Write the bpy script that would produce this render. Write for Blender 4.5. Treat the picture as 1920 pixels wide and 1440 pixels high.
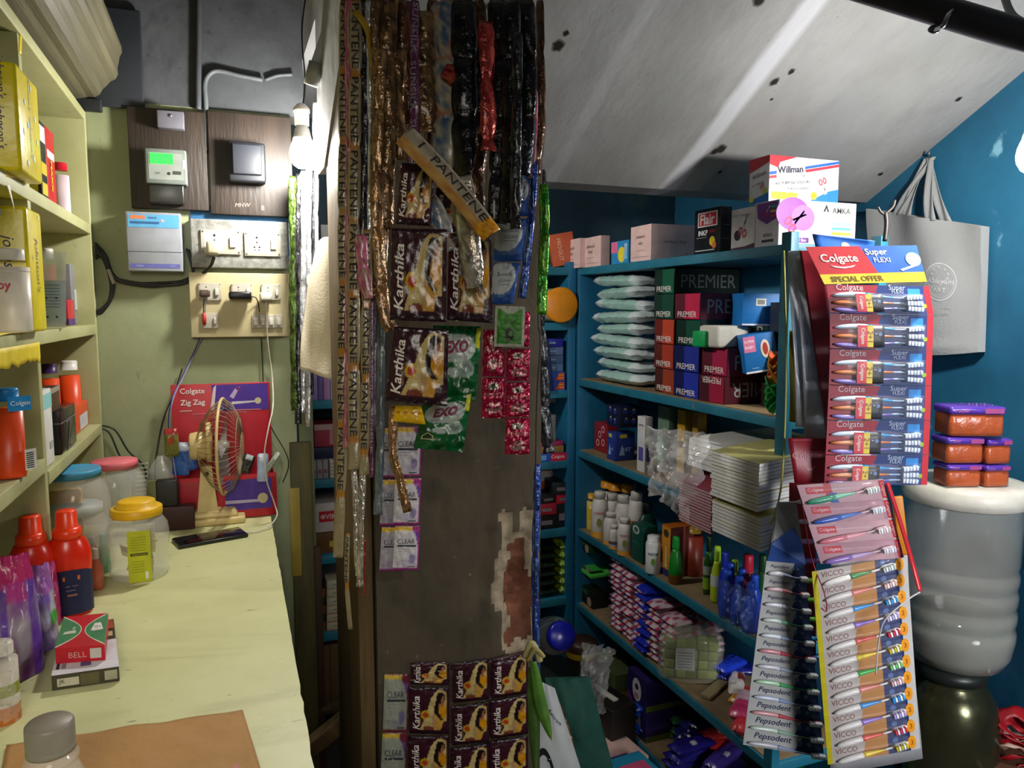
import bpy, bmesh, math, random
from mathutils import Vector, Matrix, noise
from mathutils.geometry import tessellate_polygon
from math import sin, cos, pi, radians, atan2, sqrt
random.seed(7)
for o in list(bpy.data.objects): bpy.data.objects.remove(o)
SC = bpy.context.scene; COL = SC.collection

# ---------------- camera ----------------
FPX = 1400.0; CH = 1.45
YAW = math.atan(535/1400*cos(radians(5.7))); PIT = radians(5.7)
cF = Vector((sin(YAW)*cos(PIT), cos(YAW)*cos(PIT), -sin(PIT)))
cR = Vector((cos(YAW), -sin(YAW), 0)); cU = cR.cross(cF)
cam = bpy.data.objects.new('camera', bpy.data.cameras.new('camera')); COL.objects.link(cam)
cam.location = (0, 0, CH)
cam.rotation_euler = Matrix((cR, cU, -cF)).transposed().to_euler()
cam.data.sensor_width = 36; cam.data.lens = 36*FPX/1920; cam.data.clip_start = .02
SC.camera = cam
# ---------------- look, world ----------------
SC.view_settings.view_transform = 'Standard'; SC.view_settings.look = 'None'
SC.view_settings.exposure = 0.0; SC.view_settings.gamma = 1; SC.view_settings.use_curve_mapping = False
w = bpy.data.worlds.new('world'); SC.world = w; w.use_nodes = True
w.node_tree.nodes['Background'].inputs[0].default_value = (.80, .88, 1, 1)
w.node_tree.nodes['Background'].inputs[1].default_value = .035
def area(name, loc, target, size, power, col, spread=180):
    l = bpy.data.lights.new(name, 'AREA'); l.energy = power; l.color = col; l.shape = 'DISK'; l.size = size
    l.spread = radians(spread)
    o = bpy.data.objects.new(name, l); COL.objects.link(o); o.location = loc
    o.rotation_euler = (Vector(target)-Vector(loc)).to_track_quat('-Z', 'Y').to_euler(); return o
area('counter_fill', (-.30, -1.0, 2.0), (-.35, 1.5, 1.0), .9, 3, (1, .94, .82), 55)  # added fill light out of view, brightens the counter and left shelves
area('card_fill', (1.15, -1.1, 1.5), (1.36, 1.2, .80), .7, 4.5, (.95, .96, 1), 46)  # added unseen fill for the toothbrush cards, narrow to spare the pillar

# ---------------- pixel to place ----------------
def ray(x, y): return cF + cR*((x-960)/FPX) + cU*((720-y)/FPX)
def P(x, y, **k):
    r = ray(x, y); a, c = list(k.items())[0]
    if a == 'D': t = c
    else:
        i = 'XYZ'.index(a); t = (c-(0, 0, CH)[i])/r[i]
    return Vector((0, 0, CH)) + r*t
def depth(p): return (Vector(p)-Vector((0, 0, CH))).dot(cF)
def PV(x, y, O, yaw):                      # on the upright plane through O whose normal has heading yaw
    n = Vector((sin(yaw), cos(yaw), 0)); r = ray(x, y)
    t = (Vector(O)-Vector((0, 0, CH))).dot(n)/r.dot(n)
    return Vector((0, 0, CH)) + r*t

# ---------------- materials ----------------
def lin(h):
    if isinstance(h, str):
        h = h.lstrip('#'); c = [int(h[i:i+2], 16)/255 for i in (0, 2, 4)]
    else: c = list(h[:3])
    return tuple(x/12.92 if x <= .04045 else ((x+.055)/1.055)**2.4 for x in c)
MATS = {}
def mat(name, col, rough=.5, metal=0, var=.12, scale=30, bump=0, bscale=60, alpha=1, trans=0, emit=0, coat=0, vc=False, ior=1.45, stretch=(1,1,1), spec=.5):
    if name in MATS: return MATS[name]
    m = bpy.data.materials.new(name); m.use_nodes = True; MATS[name] = m
    nt = m.node_tree; N = nt.nodes; L = nt.links; b = N['Principled BSDF']
    c = lin(col); b.inputs['Base Color'].default_value = (*c, 1)
    b.inputs['Roughness'].default_value = rough; b.inputs['Metallic'].default_value = metal
    b.inputs['IOR'].default_value = ior; b.inputs['Specular IOR Level'].default_value = spec
    if coat: b.inputs['Coat Weight'].default_value = coat; b.inputs['Coat Roughness'].default_value = .12
    if alpha < 1: b.inputs['Alpha'].default_value = alpha
    if trans: b.inputs['Transmission Weight'].default_value = trans
    if emit:
        b.inputs['Emission Color'].default_value = (*c, 1); b.inputs['Emission Strength'].default_value = emit
    tc = N.new('ShaderNodeTexCoord'); mp = N.new('ShaderNodeMapping'); mp.inputs['Scale'].default_value = stretch
    L.new(tc.outputs['Object'], mp.inputs[0])
    if var or vc:
        nz = N.new('ShaderNodeTexNoise'); nz.inputs['Scale'].default_value = scale; nz.inputs['Detail'].default_value = 5
        L.new(mp.outputs[0], nz.inputs['Vector'])
        mr = N.new('ShaderNodeMapRange'); mr.inputs[1].default_value = .3; mr.inputs[2].default_value = .7
        mr.inputs[3].default_value = 1-var; mr.inputs[4].default_value = 1+var*.6
        L.new(nz.outputs[0], mr.inputs[0])
        mx = N.new('ShaderNodeMix'); mx.data_type = 'RGBA'; mx.blend_type = 'MULTIPLY'; mx.inputs[0].default_value = 1
        mx.inputs[6].default_value = (*c, 1)
        if vc:
            at = N.new('ShaderNodeAttribute'); at.attribute_name = 'Col'; L.new(at.outputs['Color'], mx.inputs[6])
        L.new(mr.outputs[0], mx.inputs[7]); L.new(mx.outputs[2], b.inputs['Base Color'])
    if bump:
        n2 = N.new('ShaderNodeTexNoise'); n2.inputs['Scale'].default_value = bscale; n2.inputs['Detail'].default_value = 4
        L.new(mp.outputs[0], n2.inputs['Vector'])
        bp = N.new('ShaderNodeBump'); bp.inputs['Strength'].default_value = bump; bp.inputs['Distance'].default_value = .01
        L.new(n2.outputs[0], bp.inputs['Height']); L.new(bp.outputs[0], b.inputs['Normal'])
    return m
def C(h, r=.45, **k):                       # a plain printed or moulded colour
    return mat('paint_%s_%d%s' % (h.lstrip('#'), r*100, ''.join(sorted('%s%s' % (a[:2], v) for a, v in k.items()))), h, r, **k)
FILM = mat('printed_film', '#ffffff', .28, var=.08, scale=60, bump=.35, bscale=45, vc=True, coat=.3)
FOIL = mat('printed_foil', '#ffffff', .22, metal=.45, var=.1, scale=50, bump=.6, bscale=55, vc=True, coat=.4)
CARD = mat('printed_card', '#ffffff', .42, var=.04, vc=True)
CLEAR = mat('clear_plastic', '#f4f4f0', .08, trans=.95, ior=1.12, var=0, bump=.25, bscale=14)
def film_clear(name, col='#ffffff', a=.2, bump=.8, bs=22):
    return mat(name, col, .12, alpha=a, var=0, bump=bump, bscale=bs, coat=.6)
WRAP = film_clear('clear_wrapping_film')
STEEL = mat('dull_steel', '#9a9c9e', .3, metal=.9, var=.2)

# ---------------- mesh builder ----------------
TXT = {}
def glyphs(s, shear=0, fat=0):
    k = (s, shear, fat)
    if k in TXT: return TXT[k]
    cu = bpy.data.curves.new('t', 'FONT'); cu.body = s; cu.resolution_u = 2; cu.shear = shear; cu.offset = fat
    cu.align_x = 'CENTER'; cu.align_y = 'CENTER'; cu.fill_mode = 'FRONT'
    o = bpy.data.objects.new('t', cu); COL.objects.link(o)
    me = bpy.data.meshes.new_from_object(o.evaluated_get(bpy.context.evaluated_depsgraph_get()))
    v = [tuple(q.co[:2]) for q in me.vertices]; f = [tuple(q.vertices) for q in me.polygons]
    bpy.data.objects.remove(o); bpy.data.curves.remove(cu); bpy.data.meshes.remove(me)
    if v:
        xs = [q[0] for q in v]; ys = [q[1] for q in v]
        cx = (min(xs)+max(xs))/2; cy = (min(ys)+max(ys))/2; w_ = max(xs)-min(xs); h_ = max(ys)-min(ys)
        v = [(a-cx, b-cy) for a, b in v]
    else: w_ = h_ = 1
    TXT[k] = (v, f, w_, h_); return TXT[k]
def FR(o, U, V, w_=1, h_=1):                # flat frame: (0..w, 0..h) from corner o
    o = Vector(o); U = Vector(U).normalized(); V = Vector(V).normalized(); n = U.cross(V).normalized()
    def f(u, v, off=0): return o + U*(u*w_) + V*(v*h_) + n*off
    f.w = w_; f.h = h_; return f
def QF(tl, tr, bl, br):                     # frame on four real corners
    tl, tr, bl, br = map(Vector, (tl, tr, bl, br)); n = (tr-tl).cross(tl-bl).normalized()
    def f(u, v, off=0): return (bl*(1-u)+br*u)*(1-v)+(tl*(1-u)+tr*u)*v + n*off
    f.w = ((tr-tl).length+(br-bl).length)/2; f.h = ((tl-bl).length+(tr-br).length)/2; return f
class G:
    def __init__(s): s.v = []; s.f = []; s.m = []; s.sm = []; s.mats = []; s.c = {}
    def mi(s, m):
        if isinstance(m, str): m = C(m)
        if m not in s.mats: s.mats.append(m)
        return s.mats.index(m)
    def add(s, vs, fs, m, smooth=False, cols=None):
        n = len(s.v); s.v += [Vector(q) for q in vs]; i = s.mi(m)
        for q in fs: s.f.append([a+n for a in q]); s.m.append(i); s.sm.append(smooth)
        if cols:
            for k, c in enumerate(cols): s.c[n+k] = c
        return s
    def box(s, c, d, m, bev=0, rz=0, taper=1, M=None):
        x, y, z = [q/2 for q in d]; vs = []
        if bev:
            bm = bmesh.new(); bmesh.ops.create_cube(bm, size=1)
            for q in bm.verts: q.co = Vector((q.co.x*d[0]*(taper if q.co.z > 0 else 1), q.co.y*d[1]*(taper if q.co.z > 0 else 1), q.co.z*d[2]))
            bmesh.ops.bevel(bm, geom=bm.edges[:], offset=bev, segments=2, profile=.6, affect='EDGES')
            bm.verts.index_update(); vs = [q.co.copy() for q in bm.verts]; fs = [[a.index for a in q.verts] for q in bm.faces]; bm.free()
        else:
            vs = [Vector((a*x*(taper if e > 0 else 1), b*y*(taper if e > 0 else 1), e*z)) for e in (-1, 1) for b in (-1, 1) for a in (-1, 1)]
            fs = [(0, 2, 3, 1), (4, 5, 7, 6), (0, 1, 5, 4), (2, 6, 7, 3), (0, 4, 6, 2), (1, 3, 7, 5)]
        R = M if M else Matrix.Rotation(rz, 4, 'Z')
        return s.add([R @ q + Vector(c) for q in vs], fs, m, bool(bev))
    def lathe(s, pr, m, seg=24, c=(0, 0, 0), M=None, sx=1, sy=1, cap=True, squash=None):
        vs = []; fs = []
        for r, z in pr:
            for k in range(seg):
                a = 2*pi*k/seg; vs.append(Vector((r*cos(a)*sx, r*sin(a)*sy, z)))
        for i in range(len(pr)-1):
            for k in range(seg):
                j = (k+1) % seg; fs.append((i*seg+k, i*seg+j, (i+1)*seg+j, (i+1)*seg+k))
        if cap:
            if pr[0][0] > 1e-5: fs.append(tuple(reversed(range(seg))))
            if pr[-1][0] > 1e-5: fs.append(tuple(range((len(pr)-1)*seg, len(pr)*seg)))
        if M: vs = [M @ q for q in vs]
        return s.add([q+Vector(c) for q in vs], fs, m, True)
    def tube(s, pts, r, m, seg=8, closed=False):
        pts = [Vector(p) for p in pts]; vs = []; fs = []; n = len(pts); up = Vector((0, 0, 1))
        prev = None
        for i, p in enumerate(pts):
            if closed: d = pts[(i+1) % n]-pts[i-1]
            else: d = (pts[min(i+1, n-1)]-pts[max(i-1, 0)])
            d = d.normalized() if d.length > 1e-9 else up
            if prev is None: a = d.orthogonal().normalized()
            else: a = (prev-d*prev.dot(d)); a = a.normalized() if a.length > 1e-6 else d.orthogonal().normalized()
            prev = a; b = d.cross(a); rr = r(i/(n-1)) if callable(r) else r
            for k in range(seg): t = 2*pi*k/seg; vs.append(p+a*(rr*cos(t))+b*(rr*sin(t)))
        for i in range(n if closed else n-1):
            j2 = (i+1) % n
            for k in range(seg):
                j = (k+1) % seg; fs.append((i*seg+k, i*seg+j, j2*seg+j, j2*seg+k))
        if not closed: fs.append(tuple(reversed(range(seg)))); fs.append(tuple(range((n-1)*seg, n*seg)))
        return s.add(vs, fs, m, True)
    def poly(s, pts, m, fr, off=.0006):
        vs = [fr(u, v, off) for u, v in pts]
        t = tessellate_polygon([[Vector((u, v, 0)) for u, v in pts]])
        a = sum(pts[i][0]*pts[(i+1) % len(pts)][1]-pts[(i+1) % len(pts)][0]*pts[i][1] for i in range(len(pts)))
        fs = []
        for q in t:
            p = [pts[i] for i in q]; ar = (p[1][0]-p[0][0])*(p[2][1]-p[0][1])-(p[2][0]-p[0][0])*(p[1][1]-p[0][1])
            fs.append(tuple(q) if ar > 0 else tuple(reversed(q)))
        return s.add(vs, fs, m)
    def rect(s, u0, v0, u1, v1, m, fr, off=.0006): return s.poly([(u0, v0), (u1, v0), (u1, v1), (u0, v1)], m, fr, off)
    def disc(s, u, v, r, m, fr, off=.0008, n=20, ry=None):
        ry = ry if ry else r*fr.w/fr.h
        return s.poly([(u+r*cos(2*pi*k/n), v+ry*sin(2*pi*k/n)) for k in range(n)], m, fr, off)
    def text(s, t, u, v, w_, m, fr, off=.001, rot=0, shear=0, fat=0, h=None):
        vs, fs, tw, th = glyphs(t, shear, fat); k = w_/tw; ky = (h/th) if h else k    # w_, h in metres
        ca, sa = cos(rot), sin(rot); o = []
        for a, b in vs:
            a *= k; b *= ky; o.append(fr(u+(a*ca-b*sa)/fr.w, v+(a*sa+b*ca)/fr.h, off))
        return s.add(o, fs, m)
    def grid(s, fn, nu, nv, m, art=None, two=False, smooth=True):
        vs = []; cs = []
        for j in range(nv+1):
            for i in range(nu+1):
                u, v = i/nu, j/nv; vs.append(fn(u, v)); cs.append(art(u, v) if art else None)
        fs = [(j*(nu+1)+i, j*(nu+1)+i+1, (j+1)*(nu+1)+i+1, (j+1)*(nu+1)+i) for j in range(nv) for i in range(nu)]
        return s.add(vs, fs, m, smooth, cs if art else None)
    def build(s, name, parent=None, loc=(0, 0, 0), rz=0, rot=None, thick=0, shadow=True):
        me = bpy.data.meshes.new(name); me.from_pydata([tuple(q) for q in s.v], [], s.f)
        for m in s.mats: me.materials.append(m)
        me.polygons.foreach_set('material_index', s.m); me.polygons.foreach_set('use_smooth', s.sm)
        if s.c:
            at = me.color_attributes.new('Col', 'FLOAT_COLOR', 'POINT')
            buf = [1.0]*(4*len(s.v))
            for k, c in s.c.items(): buf[4*k:4*k+3] = c
            at.data.foreach_set('color', buf)
        me.validate(); me.update()
        o = bpy.data.objects.new(name, me); COL.objects.link(o); o.location = loc
        o.rotation_euler = rot if rot else (0, 0, rz)
        if parent: o.parent = parent
        if thick:
            sd = o.modifiers.new('s', 'SOLIDIFY'); sd.thickness = thick; sd.offset = 0
        return o
def tag(o, label=None, cat=None, group=None, kind=None):
    if label: o['label'] = label
    if cat: o['category'] = cat
    if group: o['group'] = group
    if kind: o['kind'] = kind
    return o
def thing(name, label, cat, loc=(0, 0, 0), rz=0, group=None, rot=None):
    o = bpy.data.objects.new(name, None); COL.objects.link(o); o.location = loc; o.rotation_euler = rot if rot else (0, 0, rz)
    o.empty_display_size = .02
    return tag(o, label, cat, group)
def struct(g, name, **k): return tag(g.build(name, **k), kind='structure')
def dup(root, loc, rz=None, label=None, rot=None):
    r = root.copy(); COL.objects.link(r); r.location = loc
    if rz is not None: r.rotation_euler = (0, 0, rz)
    if rot is not None: r.rotation_euler = rot
    if label: r['label'] = label
    for ch in list(root.children):
        c = ch.copy(); COL.objects.link(c); c.parent = r
        for q in list(ch.children):
            d = q.copy(); COL.objects.link(d); d.parent = c
    return r
def mix(a, b, t): return tuple(x+(y-x)*t for x, y in zip(a, b))
def smooth_pts(pts, n=6):                   # Catmull-Rom through points
    pts = [Vector(p) for p in pts]; out = []
    for i in range(len(pts)-1):
        p0, p1, p2, p3 = pts[max(i-1, 0)], pts[i], pts[i+1], pts[min(i+2, len(pts)-1)]
        for k in range(n):
            t = k/n; out.append(.5*((2*p1)+(p2-p0)*t+(2*p0-5*p1+4*p2-p3)*t*t+(3*p1-p0-3*p2+p3)*t**3))
    out.append(pts[-1]); return out
ORD = ['topmost', 'second from the top', 'third from the top', 'fourth from the top', 'fifth from the top', 'sixth from the top', 'seventh from the top', 'eighth from the top', 'ninth from the top', 'tenth from the top', 'eleventh from the top', 'twelfth from the top', 'thirteenth from the top', 'fourteenth from the top', 'fifteenth from the top', 'sixteenth from the top']
ORDL = ['leftmost', 'second from the left', 'third from the left', 'fourth from the left', 'fifth from the left', 'sixth from the left', 'seventh from the left', 'eighth from the left', 'ninth from the left', 'tenth from the left', 'eleventh from the left', 'twelfth from the left', 'thirteenth from the left', 'fourteenth from the left']
# ================= THE SETTING =================
def noisy(name, cols, scale, rough=.7, bump=.4, bscale=40, stretch=(1, 1, 1), spots=None, stripes=None, drips=None):
    """layered grime: colour ramp over noise, optional spots (scale,col,thr) and stripes along an axis"""
    m = bpy.data.materials.new(name); m.use_nodes = True; nt = m.node_tree; N = nt.nodes; L = nt.links; b = N['Principled BSDF']
    b.inputs['Roughness'].default_value = rough
    tc = N.new('ShaderNodeTexCoord'); mp = N.new('ShaderNodeMapping'); mp.inputs['Scale'].default_value = stretch; L.new(tc.outputs['Object'], mp.inputs[0])
    nz = N.new('ShaderNodeTexNoise'); nz.inputs['Scale'].default_value = scale; nz.inputs['Detail'].default_value = 9; nz.inputs['Roughness'].default_value = .62
    L.new(mp.outputs[0], nz.inputs['Vector'])
    rp = N.new('ShaderNodeValToRGB'); L.new(nz.outputs[0], rp.inputs[0]); e = rp.color_ramp.elements
    while len(e) < len(cols): e.new(.5)
    for i, (p, c) in enumerate(cols): e[i].position = p; e[i].color = (*lin(c), 1)
    cur = rp.outputs[0]
    def over(fac, col):
        nonlocal cur
        mx = N.new('ShaderNodeMix'); mx.data_type = 'RGBA'; L.new(fac, mx.inputs[0]); L.new(cur, mx.inputs[6]); mx.inputs[7].default_value = (*lin(col), 1); cur = mx.outputs[2]
    for sc, col, lo, hi, amt, st in (spots or []):
        m2 = N.new('ShaderNodeMapping'); m2.inputs['Scale'].default_value = st; m2.inputs['Location'].default_value = (sc*.37, sc*.11, 3.1); L.new(tc.outputs['Object'], m2.inputs[0])
        q = N.new('ShaderNodeTexNoise'); q.inputs['Scale'].default_value = sc; q.inputs['Detail'].default_value = 7; L.new(m2.outputs[0], q.inputs['Vector'])
        r = N.new('ShaderNodeMapRange'); r.inputs[1].default_value = lo; r.inputs[2].default_value = hi; r.inputs[4].default_value = amt; L.new(q.outputs[0], r.inputs[0]); over(r.outputs[0], col)
    if stripes:
        sp = N.new('ShaderNodeSeparateXYZ'); L.new(tc.outputs['Object'], sp.inputs[0])
        for ax, pos, wid, col, amt in stripes:
            a = N.new('ShaderNodeMath'); a.operation = 'SUBTRACT'; a.inputs[1].default_value = pos; L.new(sp.outputs[ax], a.inputs[0])
            wob = N.new('ShaderNodeMath'); wob.operation = 'MULTIPLY_ADD'; wob.inputs[1].default_value = wid*1.2; L.new(nz.outputs[0], wob.inputs[0]); L.new(a.outputs[0], wob.inputs[2])
            ab = N.new('ShaderNodeMath'); ab.operation = 'ABSOLUTE'; L.new(wob.outputs[0], ab.inputs[0])
            r = N.new('ShaderNodeMapRange'); r.inputs[1].default_value = wid; r.inputs[2].default_value = wid*.5; r.inputs[4].default_value = amt; L.new(ab.outputs[0], r.inputs[0]); over(r.outputs[0], col)
    L.new(cur, b.inputs['Base Color'])
    n2 = N.new('ShaderNodeTexNoise'); n2.inputs['Scale'].default_value = bscale; n2.inputs['Detail'].default_value = 6; L.new(mp.outputs[0], n2.inputs['Vector'])
    bp = N.new('ShaderNodeBump'); bp.inputs['Strength'].default_value = bump; bp.inputs['Distance'].default_value = .006
    L.new(n2.outputs[0], bp.inputs['Height']); L.new(bp.outputs[0], b.inputs['Normal'])
    return m
M_GREEN = noisy('pale_green_paint', [(.3, '#828b67'), (.55, '#949b76'), (.75, '#a0a682')], 4, .55, .15, 30, spots=[(34, '#5c634c', .68, .76, .6, (1, 1, .5)), (7, '#7c8464', .55, .8, .5, (1, 1, .3)), (80, '#2f3428', .71, .77, .7, (1, 1, .6))])
M_UNIT = noisy('cream_green_paint', [(.3, '#9c9c6c'), (.55, '#adad7e'), (.75, '#bab88e')], 5, .5, .12, 40, spots=[(30, '#6e6a4a', .66, .78, .7, (1, 1, 1)), (9, '#a29c64', .55, .8, .6, (1, 1, 1))])
M_COUNTER = noisy('worn_counter_paint', [(.3, '#c6c68f'), (.55, '#d6d6a0'), (.8, '#e0e0b0')], 3.5, .42, .12, 40, spots=[(45, '#77724a', .69, .74, .85, (.5, 1.5, 1)), (12, '#a7a878', .58, .8, .5, (.4, 1.4, 1)), (110, '#8a845a', .68, .74, .5, (1, .4, 1))])
M_PLASTER = noisy('grey_cement_plaster', [(.25, '#333639'), (.5, '#484b4f'), (.75, '#595c60')], 4, .8, .5, 40, spots=[(10, '#2c2e32', .56, .72, .8, (1, 1, 1)), (40, '#24262a', .66, .74, .6, (1, 1, 1))])
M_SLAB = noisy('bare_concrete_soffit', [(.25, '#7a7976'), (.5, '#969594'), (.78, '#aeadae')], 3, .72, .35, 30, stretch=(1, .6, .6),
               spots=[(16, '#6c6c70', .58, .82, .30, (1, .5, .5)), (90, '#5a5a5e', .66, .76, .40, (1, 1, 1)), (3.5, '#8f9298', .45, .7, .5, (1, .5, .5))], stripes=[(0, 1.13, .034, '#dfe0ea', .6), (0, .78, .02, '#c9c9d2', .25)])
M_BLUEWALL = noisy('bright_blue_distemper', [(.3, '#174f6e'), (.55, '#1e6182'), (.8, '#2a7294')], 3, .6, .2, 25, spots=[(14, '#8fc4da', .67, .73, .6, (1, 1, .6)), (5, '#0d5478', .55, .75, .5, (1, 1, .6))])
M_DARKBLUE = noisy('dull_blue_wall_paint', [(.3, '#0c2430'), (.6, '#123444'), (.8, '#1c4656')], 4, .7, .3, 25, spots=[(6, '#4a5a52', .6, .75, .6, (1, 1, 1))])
M_PILLAR = noisy('grimy_cement_pillar', [(.25, '#3a3226'), (.5, '#4f4433'), (.78, '#635642')], 6, .8, .7, 34, stretch=(1, 1, .6), spots=[(13, '#2b241b', .56, .72, .8, (1, 1, .7)), (5, '#3c352b', .5, .7, .55, (1, 1, .4)), (50, '#b0a084', .68, .74, .5, (1, 1, 1))])
M_FLOOR = noisy('dark_dirty_floor', [(.3, '#2a2622'), (.6, '#3a342d'), (.8, '#4a4238')], 5, .8, .5)
M_TEAL = noisy('teal_shelf_paint', [(.3, '#155a70'), (.55, '#1f7088'), (.8, '#2f8298')], 6, .5, .2, 40, spots=[(40, '#8a7f68', .68, .76, .7, (1, 1, 1)), (12, '#0f4254', .58, .78, .6, (1, 1, 1))])
M_TEALD = noisy('deep_blue_panel_paint', [(.3, '#0f5478'), (.6, '#186a90'), (.8, '#227a9c')], 5, .5, .15)
M_LINER = noisy('dusty_cardboard_liner', [(.3, '#6e5b42'), (.6, '#8a7454'), (.8, '#a28c6a')], 12, .8, .3)
M_WOOD = noisy('old_plank_wood', [(.3, '#4c3c26'), (.55, '#6c5636'), (.8, '#846c46')], 9, .6, .4, 50, stretch=(3, 3, .25), spots=[(14, '#3a2c1c', .6, .75, .6, (3, 3, .3))])
M_BOARD = noisy('dark_varnished_board', [(.3, '#1f1813'), (.55, '#2e241d'), (.8, '#3a2d24')], 7, .55, .3, 40, stretch=(3, 1, .4), spots=[(9, '#1c1512', .58, .74, .7, (1, 1, 1))])
YW = 2.156
def slab_box(x0, y0, z0, x1, y1, z1, m): return G().box(((x0+x1)/2, (y0+y1)/2, (z0+z1)/2), (x1-x0, y1-y0, z1-z0), m)
struct(slab_box(-1.6, -1.2, -.1, 2.2, 3.0, 0, M_FLOOR), 'floor')
struct(slab_box(-1.0, YW, 0, .172, YW+.1, 1.97, M_GREEN), 'wall_left')
struct(slab_box(-1.0, YW, 1.97, .214, YW+.1, 2.7, M_PLASTER), 'wall_upper_left')
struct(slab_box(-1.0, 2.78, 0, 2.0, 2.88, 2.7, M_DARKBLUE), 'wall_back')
struct(slab_box(1.80, .2, 0, 1.90, 2.78, 2.7, M_BLUEWALL), 'wall_right')
struct(slab_box(-.9, -.3, 0, -.8, YW, 2.7, M_PLASTER), 'wall_side')
struct(slab_box(-.08, YW-.004, 1.57, .172, YW, 1.722, C('#1f5a86', .5)), 'trim_1')
# the sloping underside of the stair, then the flat landing behind it
SY, SZ, SL = 1.75, 1.768, .545
def soffit(y): return SZ+(SY-y)*SL
g = G(); x0, x1 = .215, 1.80
ys = [SY+.10, SY, .1]; zs = [SZ, SZ, soffit(.1)]
vs = [(x, y, z) for x in (x0, x1) for y, z in zip(ys, zs)] + [(x, y, 2.75) for x in (x0, x1) for y, z in zip(ys, zs)]
g.add(vs, [(0, 1, 4, 3), (1, 2, 5, 4), (6, 9, 10, 7), (7, 10, 11, 8), (0, 6, 7, 1), (1, 7, 8, 2), (3, 4, 10, 9), (4, 5, 11, 10), (2, 8, 11, 5), (0, 3, 9, 6)], M_SLAB)
g.add([(x, y, z) for x in (x0, x1) for y, z in ((SY+.10, 2.12), (2.78, 2.12), (2.78, 2.75), (SY+.10, 2.75))], [(0, 1, 5, 4), (1, 2, 6, 5), (2, 3, 7, 6), (0, 3, 2, 1), (4, 5, 6, 7)], M_SLAB)
# holes knocked into the concrete
n = Vector((0, -SL, -1)).normalized()
for px, py, r in [(1047, 85, .011), (1062, 62, .005), (1452, 153, .0085), (1484, 134, .006), (1797, 186, .006), (1352, 279, .011), (1340, 284, .009), (1651, 326, .006), (1447, 186, .003), (1423, 0, .01), (1350, 322, .005)]:
    rr = ray(px, py); t = (SZ+SL*SY-CH)/(rr.z+SL*rr.y); c = Vector((0, 0, CH))+rr*t+n*.0008
    k = 13; ring = [c+(Vector((1, 0, 0))*cos(a)+Vector((0, 1, -SL)).normalized()*sin(a)*1.2)*r*random.uniform(.75, 1.15) for a in [2*pi*i/k for i in range(k)]]
    ring2 = [c+(q-c)*1.4 for q in ring]
    g.add([c]+ring, [(0, 1+(i+1) % k, 1+i) for i in range(k)], C('#1b1a1a', .9))
    g.add([q-n*.0004 for q in ring+ring2], [(i, (i+1) % k, k+(i+1) % k, k+i) for i in range(k)], C('#6c6864', .9))
struct(g, 'ceiling')
# upper left: ceiling above the counter
struct(slab_box(-1.0, .0, 2.62, .215, YW, 2.7, M_PLASTER), 'ceiling_left')
# pillar with broken corner
g = G()
def pil(u, v):
    x = .255+.350*u; z = v*2.62; y = 1.42
    cx, cz = .56, .86
    d = sqrt(((x-cx)/.05)**2+((z-cz)/.14)**2)+noise.noise(Vector((x*30, z*18, 1)))*.55
    y += .028*max(0, min(1, 1.25-d))*(1+.5*noise.noise(Vector((x*80, z*80, 0))))
    y += .003*noise.noise(Vector((x*12, z*12, 5)))
    return Vector((x, y, z))
def pilart(u, v):
    x = .255+.350*u; z = v*2.62; cx, cz = .56, .86
    d = sqrt(((x-cx)/.05)**2+((z-cz)/.14)**2)+noise.noise(Vector((x*30, z*18, 1)))*.55
    return d
nu, nv = 44, 300; vs = [pil(i/nu, j/nv) for j in range(nv+1) for i in range(nu+1)]
fa, fb, fc = [], [], []
M_BRICK = noisy('exposed_red_brick', [(.3, '#4a2a1c'), (.55, '#6d3f2a'), (.8, '#8c5a40')], 20, .9, .8)
M_CHIP = noisy('chipped_plaster_edge', [(.3, '#6f6250'), (.55, '#9a8a72'), (.8, '#bba98e')], 30, .9, .9)
for j in range(nv):
    for i in range(nu):
        d = pilart((i+.5)/nu, (j+.5)/nv); (fc if d < .75 else fb if d < 1.2 else fa).append((j*(nu+1)+i, j*(nu+1)+i+1, (j+1)*(nu+1)+i+1, (j+1)*(nu+1)+i))
g.add(vs, fa, M_PILLAR, True); k = len(g.v)
g.add(vs, fb, M_CHIP, True); g.add(vs, fc, M_BRICK, True)
a, b_ = .255, .605
g.add([(a, 1.42, 0), (a, 1.68, 0), (a, 1.68, 2.62), (a, 1.42, 2.62), (b_, 1.42, 0), (b_, 1.68, 0), (b_, 1.68, 2.62), (b_, 1.42, 2.62)], [(0, 3, 2, 1), (4, 5, 6, 7), (1, 2, 6, 5)], M_PILLAR)
struct(g, 'wall_pillar')
# wooden plank fixed on the pillar's left face, and a thin board behind
g = G().box((.237, 1.60, 1.3), (.030, .33, 2.6), M_WOOD, bev=.003)
tag(g.build('wooden_post'), 'long brown wooden post fixed against the left side of the cement pillar', 'post')

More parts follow.
